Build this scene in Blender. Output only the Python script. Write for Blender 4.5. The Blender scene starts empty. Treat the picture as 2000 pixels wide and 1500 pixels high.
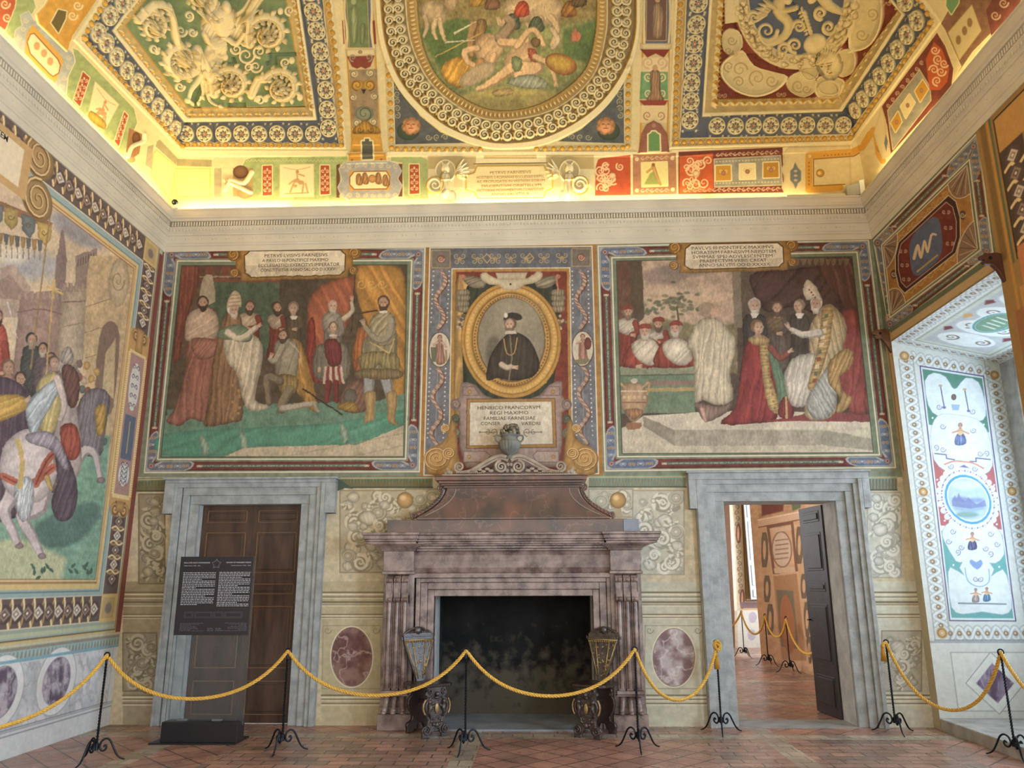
import bpy, math, random
import numpy as np
from math import sin, cos, pi, radians
from mathutils import Vector, Matrix
random.seed(7)
SC = bpy.context.scene
COL = SC.collection
# ------------------------------------------------------------------ camera
FL, YAW, PITCH, ROLL = 1514.27, -0.03642, 0.24760, -0.0032
D, XL, XR = 9.4285, -4.990, 4.323          # back wall depth, left and right wall
EYE = np.array([0.0, 0.0, 1.6])
def cam_axes():
    f = np.array([sin(YAW)*cos(PITCH), cos(YAW)*cos(PITCH), sin(PITCH)])
    r0 = np.array([cos(YAW), -sin(YAW), 0.0]); u0 = np.cross(r0, f)
    r = r0*cos(ROLL)+u0*sin(ROLL); u = np.cross(r, f)
    return r, u, f
CR, CU, CF = cam_axes()
cam_data = bpy.data.cameras.new('camera'); cam = bpy.data.objects.new('camera', cam_data)
COL.objects.link(cam); SC.camera = cam
cam_data.sensor_fit = 'HORIZONTAL'; cam_data.sensor_width = 36.0; cam_data.lens = FL*36.0/2000.0
cam_data.clip_start = 0.05; cam_data.clip_end = 200
cam.matrix_world = Matrix(((CR[0], CU[0], -CF[0], EYE[0]), (CR[1], CU[1], -CF[1], EYE[1]), (CR[2], CU[2], -CF[2], EYE[2]), (0, 0, 0, 1)))
# ------------------------------------------------------------------ world, lights, exposure
SC.view_settings.view_transform = 'Standard'; SC.view_settings.look = 'None'
SC.view_settings.gamma = 1.0; SC.view_settings.exposure = 0.36; SC.view_settings.use_curve_mapping = False
W = bpy.data.worlds.new('daylight'); SC.world = W; W.use_nodes = True
W.node_tree.nodes['Background'].inputs[0].default_value = (1.0, 0.975, 0.93, 1)
W.node_tree.nodes['Background'].inputs[1].default_value = 2.2
WARM = (1.0, 0.80, 0.42); COOL = (0.50, 0.74, 1.0)
def area(name, loc, dirv, sx, sy, power, color, spread=180):
    l = bpy.data.lights.new(name, 'AREA'); l.shape = 'RECTANGLE'; l.size = sx; l.size_y = sy
    l.energy = power; l.color = color; l.spread = radians(spread)
    o = bpy.data.objects.new(name, l); COL.objects.link(o); o.location = loc
    o.rotation_euler = Vector(dirv).to_track_quat('-Z', 'Y').to_euler()
    return o
# daylight at the windows of the right wall (one beyond the niche in view, two nearer the camera)
area('window_daylight', (5.62, 8.1, 2.6), (-1, 0.0, -0.12), 1.7, 2.9, 62, COOL)
area('window_daylight_near', (4.9, 3.4, 2.7), (-1, 0.45, -0.15), 1.8, 3.0, 340, COOL)
area('window_daylight_rear', (4.9, -1.2, 2.7), (-1, 0.7, -0.1), 1.8, 3.0, 220, (0.8, 0.9, 1.0))
area('window_daylight_beyond', (6.2, 18.6, 2.4), (-1, -0.2, -0.1), 1.8, 2.6, 130, (0.85, 0.93, 1.0))
area('fill_lamp_next_room', (1.1, 13.5, 2.6), (1, 0.1, -0.2), 1.8, 2.6, 95, (0.95, 0.97, 1.0))  # unseen fill lamp added to brighten the next room; no window there
# warm strip lamps lying on the cornice ledge
ZL = 6.435
for nm, x0, x1, p in (('a', -4.85, -3.3, 13), ('b', -3.2, -1.2, 9), ('c', -1.1, 0.55, 12), ('d', 0.65, 2.2, 8), ('e', 2.3, 3.6, 5)):
    area('cove_strip_back_'+nm, ((x0+x1)/2, D-0.075, ZL), (0, 0.0, 1), x1-x0, 0.03, p, WARM)
for nm, y0, y1, p in (('a', 7.3, 9.2, 13), ('b', 5.2, 7.2, 12), ('c', 1.0, 5.0, 22)):
    o = area('cove_strip_left_'+nm, (XL+0.075, (y0+y1)/2, ZL), (0, 0, 1), 0.03, y1-y0, p, WARM)
for nm, y0, y1, p in (('a', 7.5, 9.0, 7), ('b', 5.2, 7.2, 7), ('c', 1.0, 5.0, 16)):
    o = area('cove_strip_right_'+nm, (XR-0.075, (y0+y1)/2, ZL), (0, 0, 1), 0.03, y1-y0, p, WARM)
# ------------------------------------------------------------------ photo pixel -> point of a surface (numpy, arrays)
def ray(x, y):
    x = np.asarray(x, float)-1000.0; y = 750.0-np.asarray(y, float)
    return CF[:, None]*FL + CR[:, None]*x.ravel() + CU[:, None]*y.ravel()
def on_y(x, y, Y):
    d = ray(x, y); return EYE[:, None]+d*(Y/d[1])
def on_x(x, y, X):
    d = ray(x, y); return EYE[:, None]+d*(X/d[0])
def on_z(x, y, Z):
    d = ray(x, y); return EYE[:, None]+d*((Z-1.6)/d[2])
def pY(x, y, Y=D): return Vector(on_y([x], [y], Y)[:, 0])
def pX(x, y, X): return Vector(on_x([x], [y], X)[:, 0])
def pZ(x, y, Z=0.0): return Vector(on_z([x], [y], Z)[:, 0])
def to_px(P):
    P = np.asarray(P, float); d = P-EYE.reshape((3,)+(1,)*(P.ndim-1))
    a = np.tensordot(CR, d, 1); b = np.tensordot(CU, d, 1); c = np.tensordot(CF, d, 1)
    return 1000+FL*a/c, 750-FL*b/c
def lin(c):
    c = np.asarray(c, float)/255.0
    return np.where(c <= 0.04045, c/12.92, ((c+0.055)/1.055)**2.4)
# ------------------------------------------------------------------ vault curve (springs from the cornice, rises inward)
VA, VB, VZ0, VZS = 3.0, 2.44, 6.645, 6.40
_s = np.concatenate(([0.0], np.linspace(0, 1.0, 800)**2*2.9))
_z = np.concatenate(([VZS], VZ0+VB*np.sqrt(np.maximum(0, 1-(1-_s[1:]/VA)**2))))
_t = np.concatenate(([0.0], np.cumsum(np.hypot(np.diff(_s), np.diff(_z)))))
def vs(t): return np.interp(t, _t, _s)
def vz(t): return np.interp(t, _t, _z)
# ------------------------------------------------------------------ painted / relief surfaces
class Surf:
    """A dense sheet: every vertex has a colour (paint) and a height (relief)."""
    def __init__(s, kind, u0, u1, v0, v1, du, dv, base=(200, 190, 165)):
        s.kind = kind; s.nu = int(round((u1-u0)/du))+1; s.nv = int(round((v1-v0)/dv))+1
        s.u = np.linspace(u0, u1, s.nu); s.v = np.linspace(v0, v1, s.nv)
        U, V = np.meshgrid(s.u, s.v); s.U = U.astype(np.float32); s.V = V.astype(np.float32)
        s.P = s.point(U, V)
        a, b = to_px(s.P); s.X = a.astype(np.float32); s.Y = b.astype(np.float32)
        s.rgb = np.empty((s.nv, s.nu, 3), np.float32); s.rgb[:] = np.array(base, np.float32)
        s.h = np.zeros((s.nv, s.nu), np.float32)
    def point(s, U, V):
        k = s.kind
        if k[0] == 'y': return np.stack([U, np.full_like(U, k[1]), V])
        if k[0] == 'x': return np.stack([np.full_like(U, k[1]), U, V])
        if k[0] == 'soffit':      # u = depth Y, v = distance into the niche
            return np.stack([XR+V, U, k[1]-k[2]*V])
        S, Z = vs(V), vz(V)
        if k[0] == 'vb': return np.stack([U, D-S, Z])
        if k[0] == 'vl': return np.stack([XL+S, U, Z])
        return np.stack([XR-S, U, Z])
    def uv(s, x, y):
        """photo pixels -> u, v"""
        x = np.asarray(x, float); y = np.asarray(y, float); k = s.kind
        if k[0] == 'y': p = on_y(x, y, k[1]); return p[0], p[2]
        if k[0] == 'x': p = on_x(x, y, k[1]); return p[1], p[2]
        d = ray(x, y); 
        if k[0] == 'soffit':
            # z = k1 - k2*(X-XR):  1.6+d2 t = k1-k2*(d0 t-XR)
            t = (k[1]-1.6+k[2]*XR)/(d[2]+k[2]*d[0]); return d[1]*t, d[0]*t-XR
        tt = np.linspace(0, _t[-1], 500); S, Z = vs(tt), vz(tt); us = []; vv = []
        for i in range(d.shape[1]):
            if k[0] == 'vb': lam = (D-S)/d[1, i]
            elif k[0] == 'vl': lam = (XL+S)/d[0, i]
            else: lam = (XR-S)/d[0, i]
            e = 1.6+d[2, i]*lam-Z
            lam_ok = lam > 0
            idx = np.where(np.diff(np.sign(e)) != 0)[0]; idx = [j for j in idx if lam_ok[j]]
            j = idx[0] if idx else int(np.argmin(np.abs(e)+(~lam_ok)*1e3))
            us.append(d[0, i]*lam[j] if k[0] == 'vb' else d[1, i]*lam[j]); vv.append(tt[j])
        return np.array(us), np.array(vv)
    def box(s, xs, ys, m, sp):
        if sp == 'm': u0, u1, v0, v1 = min(xs)-m, max(xs)+m, min(ys)-m, max(ys)+m
        else:
            x0, x1, y0, y1 = min(xs)-m, max(xs)+m, min(ys)-m, max(ys)+m
            ex = [x0, (x0+x1)/2, x1, x1, x1, (x0+x1)/2, x0, x0]; ey = [y0, y0, y0, (y0+y1)/2, y1, y1, y1, (y0+y1)/2]
            a, b = s.uv(ex, ey); u0, u1, v0, v1 = a.min(), a.max(), b.min(), b.max()
            if not np.isfinite([u0, u1, v0, v1]).all(): return None
        i0, i1 = np.searchsorted(s.u, [u0, u1]); j0, j1 = np.searchsorted(s.v, [v0, v1])
        i0 = max(i0-2, 0); j0 = max(j0-2, 0); i1 = min(i1+2, s.nu); j1 = min(j1+2, s.nv)
        if i1-i0 < 2 or j1-j0 < 2: return None
        return (slice(j0, j1), slice(i0, i1))
    def put(s, b, al, col, h=None, hmode='add', mul=False):
        al = al.astype(np.float32)
        if callable(col): col = col(s.X[b], s.Y[b])
        if col is not None:
            c = np.asarray(col, np.float32)
            if c.ndim == 1: c = c.reshape(1, 1, 3)
            if mul: s.rgb[b] *= 1+(c-1)*al[..., None]
            else: s.rgb[b] += (c-s.rgb[b])*al[..., None]
        if h is not None:
            if hmode == 'add': s.h[b] += h*al
            elif hmode == 'set': s.h[b] += (h-s.h[b])*al
            else: s.h[b] = np.maximum(s.h[b], h*al)
def sd_seg(X, Y, a, b, w0=0.0, w1=0.0):
    dx, dy = b[0]-a[0], b[1]-a[1]; L = dx*dx+dy*dy+1e-12
    t = np.clip(((X-a[0])*dx+(Y-a[1])*dy)/L, 0, 1)
    return np.hypot(X-a[0]-t*dx, Y-a[1]-t*dy)-(w0+(w1-w0)*t)
def sd_poly(X, Y, pts):
    d = np.full(X.shape, 1e9, np.float32); ins = np.zeros(X.shape, bool); n = len(pts)
    for i in range(n):
        a, b = pts[i], pts[(i+1) % n]
        dx, dy = b[0]-a[0], b[1]-a[1]; L = dx*dx+dy*dy+1e-12
        t = np.clip(((X-a[0])*dx+(Y-a[1])*dy)/L, 0, 1)
        d = np.minimum(d, (X-a[0]-t*dx)**2+(Y-a[1]-t*dy)**2)
        if a[1] != b[1]:
            c = ((a[1] > Y) != (b[1] > Y)) & (X < dx*(Y-a[1])/(b[1]-a[1])+a[0]); ins ^= c
    d = np.sqrt(d); return np.where(ins, -d, d)
def smooth(pts, closed=True, n=4):
    p = np.array(pts, float); m = len(p); out = []
    rng = range(m) if closed else range(m-1)
    for i in rng:
        if closed: a, b, c, e = p[(i-1) % m], p[i], p[(i+1) % m], p[(i+2) % m]
        else: a, b, c, e = p[max(i-1, 0)], p[i], p[i+1], p[min(i+2, m-1)]
        for k in range(n):
            t = k/n; out.append(0.5*((2*b)+(-a+c)*t+(2*a-5*b+4*c-e)*t*t+(-a+3*b-3*c+e)*t**3))
    if not closed: out.append(p[-1])
    return [tuple(q) for q in out]
def _fade(t): return t*t*(3-2*t)
_NT = np.random.RandomState(3).rand(256, 256).astype(np.float32)
def vnoise(x, y):
    xi = np.floor(x).astype(int); yi = np.floor(y).astype(int); fx = _fade(x-xi); fy = _fade(y-yi)
    g = lambda i, j: _NT[(yi+j) & 255, (xi+i) & 255]
    return (g(0, 0)*(1-fx)+g(1, 0)*fx)*(1-fy)+(g(0, 1)*(1-fx)+g(1, 1)*fx)*fy
def fbm(x, y, o=3):
    r = 0; a = .5; n = 0
    for i in range(o): r = r+a*vnoise(x*2**i+17*i, y*2**i+9*i); n += a; a *= .5
    return r/n-0.5
SS = []          # surfaces that draw calls go to
SP = ['p']
def on(*s): SS[:] = list(s)
def poly(pts, col=None, soft=1.2, a=1.0, h=None, hm='add', sm=0, fold=None, rnd=None, dome=None, out=None, mul=False, vary=0):
    """filled shape. fold=(angle_deg, wavelength, amount): drapery; rnd=(width, amount): darker rim; dome=(width,height): relief"""
    if sm: pts = smooth(pts, True, sm)
    xs = [p[0] for p in pts]; ys = [p[1] for p in pts]
    for s in SS:
        b = s.box(xs, ys, soft*2+(out[1] if out else 0), SP[0])
        if b is None: continue
        X, Y = (s.X[b], s.Y[b]) if SP[0] == 'p' else (s.U[b], s.V[b])
        sd = sd_poly(X, Y, pts)
        if out is not None: s.put(b, np.clip(.5-(sd-out[1])/soft, 0, 1)*a, out[0])
        al = np.clip(.5-sd/soft, 0, 1)*a
        hh = h
        if dome is not None:
            k = np.clip(-sd/dome[0], 0, 1); hh = dome[1]*np.sqrt(k*(2-k))+(h or 0)
        s.put(b, al, col, hh, hm, mul)
        if fold is not None:
            an = radians(fold[0]); q = (X*cos(an)+Y*sin(an))
            r = (-X*sin(an)+Y*cos(an)); w = fold[1]
            n = fbm(q/w*0.7+xs[0]*.13, r/w*0.16+ys[0]*.07, 3)
            f = np.sin(2*pi*(q/w+n*2.2)); f = f+0.45*np.sin(2*pi*(q/w*1.9+n*4+.3))
            s.put(b, al, np.repeat((1+.62*fold[2]*f)[..., None], 3, 2), mul=True)
        if rnd is not None:
            k = 1-rnd[1]*np.exp(np.minimum(sd, 0)/rnd[0]); s.put(b, al, np.repeat(k[..., None], 3, 2), mul=True)
        if vary:
            n = 1+vary*fbm(X/9.+3, Y/9., 3); s.put(b, al, np.repeat(n[..., None], 3, 2), mul=True)
def line(pts, w, col=None, soft=1.0, a=1.0, h=None, hm='add', w1=None, sm=0, dome=None, mul=False, closed=False):
    """stroke of half-width w tapering to w1"""
    if sm: pts = smooth(pts, closed, sm)
    elif closed: pts = list(pts)+[pts[0]]
    if sm and closed: pts = pts+[pts[0]]
    w1 = w if w1 is None else w1; n = len(pts)-1
    xs = [p[0] for p in pts]; ys = [p[1] for p in pts]
    for s in SS:
        b = s.box(xs, ys, max(w, w1)+soft, SP[0])
        if b is None: continue
        X, Y = (s.X[b], s.Y[b]) if SP[0] == 'p' else (s.U[b], s.V[b])
        sd = np.full(X.shape, 1e9, np.float32)
        for i in range(n):
            wa = w+(w1-w)*i/n; wb = w+(w1-w)*(i+1)/n
            sd = np.minimum(sd, sd_seg(X, Y, pts[i], pts[i+1], wa, wb))
        hh = h
        if dome is not None:
            k = np.clip(-sd/max(w, w1), 0, 1); hh = dome*np.sqrt(k*(2-k))
        s.put(b, np.clip(.5-sd/soft, 0, 1)*a, col, hh, hm, mul)
def ell(cx, cy, rx, ry=None, col=None, rot=0, soft=1.0, a=1.0, h=None, hm='add', dome=None, rnd=None, mul=False, ring=None):
    ry = rx if ry is None else ry; R_ = max(rx, ry)
    for s in SS:
        b = s.box([cx-R_, cx+R_], [cy-R_, cy+R_], soft, SP[0])
        if b is None: continue
        X, Y = (s.X[b], s.Y[b]) if SP[0] == 'p' else (s.U[b], s.V[b])
        c, sn = cos(radians(rot)), sin(radians(rot)); x = (X-cx)*c+(Y-cy)*sn; y = -(X-cx)*sn+(Y-cy)*c
        k = np.hypot(x/rx, y/ry)+1e-6; g = np.hypot(x/rx**2, y/ry**2)+1e-6
        sd = k*(k-1)/g
        if ring is not None: sd = np.abs(sd)-ring
        al = np.clip(.5-sd/soft, 0, 1)*a; hh = h
        if dome is not None:
            if ring is not None: q = np.clip(-sd/ring, 0, 1); hh = dome*np.sqrt(q*(2-q))
            else: hh = dome*np.sqrt(np.clip(1-k*k, 0, 1))
        s.put(b, al, col, hh, hm, mul)
        if rnd is not None: s.put(b, al, np.repeat((1-rnd*np.clip(k, 0, 1)**3)[..., None], 3, 2), mul=True)
def scroll(cx, cy, r, ang=0, turns=1.6, d=1, w=1.5, col=(200, 180, 120), tail=None, dome=None, w1=.4, soft=1.0, asp=1.0, a=1.0):
    n = int(14*turns)+2; pts = []
    for i in range(n+1):
        t = i/n; rr = r*(1-t)**0.9+r*.06; th = radians(ang)+d*t*turns*2*pi
        pts.append((cx+rr*cos(th), cy+rr*sin(th)*asp))
    if tail: pts = [tail]+pts
    line(pts, w, col, w1=w*w1, dome=dome, hm='max' if dome else 'add', soft=soft, a=a)
def quad_map(q):
    """unit square -> photo quad (tl, tr, br, bl), projective"""
    (x0, y0), (x1, y1), (x2, y2), (x3, y3) = q
    dx1, dx2, dx3 = x1-x2, x3-x2, x0-x1+x2-x3; dy1, dy2, dy3 = y1-y2, y3-y2, y0-y1+y2-y3
    den = dx1*dy2-dx2*dy1; g = (dx3*dy2-dx2*dy3)/den; h = (dx1*dy3-dx3*dy1)/den
    a, b, c = x1-x0+g*x1, x3-x0+h*x3, x0; e, f, i = y1-y0+g*y1, y3-y0+h*y3, y0
    return lambda u, v: ((a*u+b*v+c)/(g*u+h*v+1), (e*u+f*v+i)/(g*u+h*v+1))
def band(q, col, **k): poly(q, col, **k)
def frame(o, i, col, **k):
    """ring between two quads"""
    for j in range(4): poly([o[j], o[(j+1) % 4], i[(j+1) % 4], i[j]], col, **k)
def outline(q, w, col, **k): line(list(q), w, col, closed=True, **k)
def inset(q, l, t=None, r=None, b=None):
    """quad inset in photo px"""
    t = l if t is None else t; r = l if r is None else r; b = l if b is None else b
    W_ = math.dist(q[0], q[1]); W2 = math.dist(q[3], q[2]); H_ = math.dist(q[0], q[3]); H2 = math.dist(q[1], q[2])
    m = quad_map(q)
    W_ = (W_+W2)/2; H_ = (H_+H2)/2
    return [m(l/W_, t/H_), m(1-r/W_, t/H_), m(1-r/W_, 1-b/H_), m(l/W_, 1-b/H_)]
# ------------------------------------------------------------------ materials
MATS = {}
def nmat(name, col, rough=.6, metal=0, noise=0, nscale=8, col2=None, bump=0, bscale=40, spec=.5, detail=6, veins=None, coat=0, stretch=None):
    if name in MATS: return MATS[name]
    m = bpy.data.materials.new(name); m.use_nodes = True; nt = m.node_tree; N = nt.nodes; L = nt.links
    bs = N['Principled BSDF']; bs.inputs['Roughness'].default_value = rough; bs.inputs['Metallic'].default_value = metal
    bs.inputs['Specular IOR Level'].default_value = spec; bs.inputs['Coat Weight'].default_value = coat
    c = tuple(lin(col))+(1,); bs.inputs['Base Color'].default_value = c
    tc = N.new('ShaderNodeTexCoord'); mp = N.new('ShaderNodeMapping'); L.new(tc.outputs['Object'], mp.inputs[0])
    if stretch: mp.inputs['Scale'].default_value = stretch
    last = None
    if col2 is not None or noise:
        n = N.new('ShaderNodeTexNoise'); n.inputs['Scale'].default_value = nscale; n.inputs['Detail'].default_value = detail
        L.new(mp.outputs[0], n.inputs['Vector'])
        r = N.new('ShaderNodeValToRGB'); r.color_ramp.elements[0].position = .35; r.color_ramp.elements[1].position = .65
        r.color_ramp.elements[0].color = c; r.color_ramp.elements[1].color = tuple(lin(col2 if col2 is not None else np.clip(np.array(col)*(1+noise), 0, 255)))+(1,)
        L.new(n.outputs[0], r.inputs[0]); last = r.outputs[0]
    if veins:
        v = N.new('ShaderNodeTexVoronoi'); v.feature = 'DISTANCE_TO_EDGE'; v.inputs['Scale'].default_value = veins[0]
        n2 = N.new('ShaderNodeTexNoise'); n2.inputs['Scale'].default_value = veins[0]*1.3; n2.inputs['Detail'].default_value = 5
        L.new(mp.outputs[0], n2.inputs['Vector'])
        mx = N.new('ShaderNodeMix'); mx.data_type = 'VECTOR'; mx.inputs['Factor'].default_value = .35
        L.new(mp.outputs[0], mx.inputs['A']); L.new(n2.outputs['Color'], mx.inputs['B']); L.new(mx.outputs['Result'], v.inputs['Vector'])
        r2 = N.new('ShaderNodeValToRGB'); r2.color_ramp.elements[0].position = 0; r2.color_ramp.elements[1].position = veins[1]
        r2.color_ramp.elements[0].color = (1, 1, 1, 1); r2.color_ramp.elements[1].color = (0, 0, 0, 1)
        L.new(v.outputs['Distance'], r2.inputs[0])
        m2 = N.new('ShaderNodeMix'); m2.data_type = 'RGBA'; ml = N.new('ShaderNodeMath'); ml.operation = 'MULTIPLY'; ml.inputs[1].default_value = veins[3]
        L.new(r2.outputs[0], ml.inputs[0]); L.new(ml.outputs[0], m2.inputs['Factor'])
        if last: L.new(last, m2.inputs['A'])
        else: m2.inputs['A'].default_value = c
        m2.inputs['B'].default_value = tuple(lin(veins[2]))+(1,); last = m2.outputs['Result']
    if last: L.new(last, bs.inputs['Base Color'])
    if bump:
        n3 = N.new('ShaderNodeTexNoise'); n3.inputs['Scale'].default_value = bscale; n3.inputs['Detail'].default_value = 5; L.new(mp.outputs[0], n3.inputs['Vector'])
        bp = N.new('ShaderNodeBump'); bp.inputs['Strength'].default_value = bump; bp.inputs['Distance'].default_value = .01
        L.new(n3.outputs[0], bp.inputs['Height']); L.new(bp.outputs[0], bs.inputs['Normal'])
    MATS[name] = m; return m
def paint_mat(name, rough=.75, nz=.10, nscale=14, bump=.15):
    """paint layer stored per vertex, broken up by fine procedural plaster grain"""
    if name in MATS: return MATS[name]
    m = bpy.data.materials.new(name); m.use_nodes = True; nt = m.node_tree; N = nt.nodes; L = nt.links
    bs = N['Principled BSDF']; bs.inputs['Roughness'].default_value = rough; bs.inputs['Specular IOR Level'].default_value = .3
    at = N.new('ShaderNodeAttribute'); at.attribute_name = 'paint'
    tc = N.new('ShaderNodeTexCoord'); n = N.new('ShaderNodeTexNoise'); n.inputs['Scale'].default_value = nscale; n.inputs['Detail'].default_value = 8
    n.inputs['Roughness'].default_value = .7
    L.new(tc.outputs['Object'], n.inputs['Vector'])
    mr = N.new('ShaderNodeMapRange'); mr.inputs['From Min'].default_value = .3; mr.inputs['From Max'].default_value = .7
    mr.inputs['To Min'].default_value = 1-nz; mr.inputs['To Max'].default_value = 1+nz; L.new(n.outputs[0], mr.inputs['Value'])
    mx = N.new('ShaderNodeMix'); mx.data_type = 'RGBA'; mx.blend_type = 'MULTIPLY'; mx.inputs['Factor'].default_value = 1
    L.new(at.outputs['Color'], mx.inputs['A']); L.new(mr.outputs[0], mx.inputs['B']); L.new(mx.outputs['Result'], bs.inputs['Base Color'])
    n3 = N.new('ShaderNodeTexNoise'); n3.inputs['Scale'].default_value = 60; n3.inputs['Detail'].default_value = 4; L.new(tc.outputs['Object'], n3.inputs['Vector'])
    bp = N.new('ShaderNodeBump'); bp.inputs['Strength'].default_value = bump; bp.inputs['Distance'].default_value = .008
    L.new(n3.outputs[0], bp.inputs['Height']); L.new(bp.outputs[0], bs.inputs['Normal'])
    MATS[name] = m; return m
# ------------------------------------------------------------------ objects
def tag(o, label=None, cat=None, group=None, kind=None):
    if label: o['label'] = label
    if cat: o['category'] = cat
    if group: o['group'] = group
    if kind: o['kind'] = kind
    return o
def empty(name, loc=(0, 0, 0), rz=0, parent=None):
    o = bpy.data.objects.new(name, None); COL.objects.link(o); o.location = loc; o.rotation_euler = (0, 0, rz); o.empty_display_size = .1
    if parent: o.parent = parent
    return o
def link_mesh(name, me, mat=None, parent=None):
    o = bpy.data.objects.new(name, me); COL.objects.link(o)
    if mat: me.materials.append(mat)
    if parent:
        o.parent = parent
        if WORLD[0]: o.matrix_parent_inverse = parent.matrix_basis.inverted()
    return o
WORLD = [False]          # True: shapes are given in room coordinates, not in their parent's
def np_mesh(name, co, faces, cols=None, smooth_=True):
    me = bpy.data.meshes.new(name); nf = len(faces)
    me.vertices.add(len(co)); me.vertices.foreach_set('co', co.astype(np.float32).ravel())
    me.loops.add(nf*4); me.loops.foreach_set('vertex_index', faces.astype(np.int32).ravel())
    me.polygons.add(nf); me.polygons.foreach_set('loop_start', np.arange(0, nf*4, 4, dtype=np.int32))
    me.update(calc_edges=True)
    if cols is not None:
        at = me.color_attributes.new('paint', 'FLOAT_COLOR', 'POINT')
        c4 = np.ones((len(co), 4), np.float32); c4[:, :3] = lin(np.clip(cols, 0, 255)); at.data.foreach_set('color', c4.ravel())
    me.polygons.foreach_set('use_smooth', np.full(nf, smooth_)); return me
def build_surf(s, regions, rest_name, mat, flip=False, drop=None, keep=None):
    """cut a painted sheet into objects. regions: [(name, polygon_px or polygon_uv, parent or None)]"""
    P = s.P
    if s.h.any():
        du = np.gradient(P, axis=2); dv = np.gradient(P, axis=1); n = np.cross(du, dv, axis=0); n /= np.linalg.norm(n, axis=0)+1e-12
        mid = n[:, s.nv//2, s.nu//2]; c = EYE-P[:, s.nv//2, s.nu//2]
        if (mid*c).sum() < 0: n = -n
        P = P+n*s.h
    nu = s.nu; j, i = np.meshgrid(np.arange(s.nv-1), np.arange(nu-1), indexing='ij'); v = (j*nu+i)
    F = np.stack([v, v+1, v+nu+1, v+nu], -1)
    if flip: F = F[..., ::-1]
    cx = (s.X[:-1, :-1]+s.X[1:, 1:])/2; cy = (s.Y[:-1, :-1]+s.Y[1:, 1:])/2
    cu = (s.U[:-1, :-1]+s.U[1:, 1:])/2; cv = (s.V[:-1, :-1]+s.V[1:, 1:])/2
    free = np.ones(cx.shape, bool)
    if drop is not None: free &= ~drop(cu, cv, cx, cy)
    if keep is not None: free &= keep(cu, cv, cx, cy)
    co = P.reshape(3, -1).T; colr = s.rgb.reshape(-1, 3); out = {}
    def make(name, mask, par):
        f = F[mask]
        if len(f) == 0: return None
        ids, inv = np.unique(f, return_inverse=True)
        me = np_mesh(name, co[ids], inv.reshape(f.shape), colr[ids]); return link_mesh(name, me, mat, par)
    for name, pts, par in regions:
        a = sd_poly(cx, cy, pts) < 0; a &= free; free &= ~a; o = make(name, a, par)
        if o: out.setdefault(name, []).append(o)
    o = make(rest_name, free, None); out['rest'] = o
    return out
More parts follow.
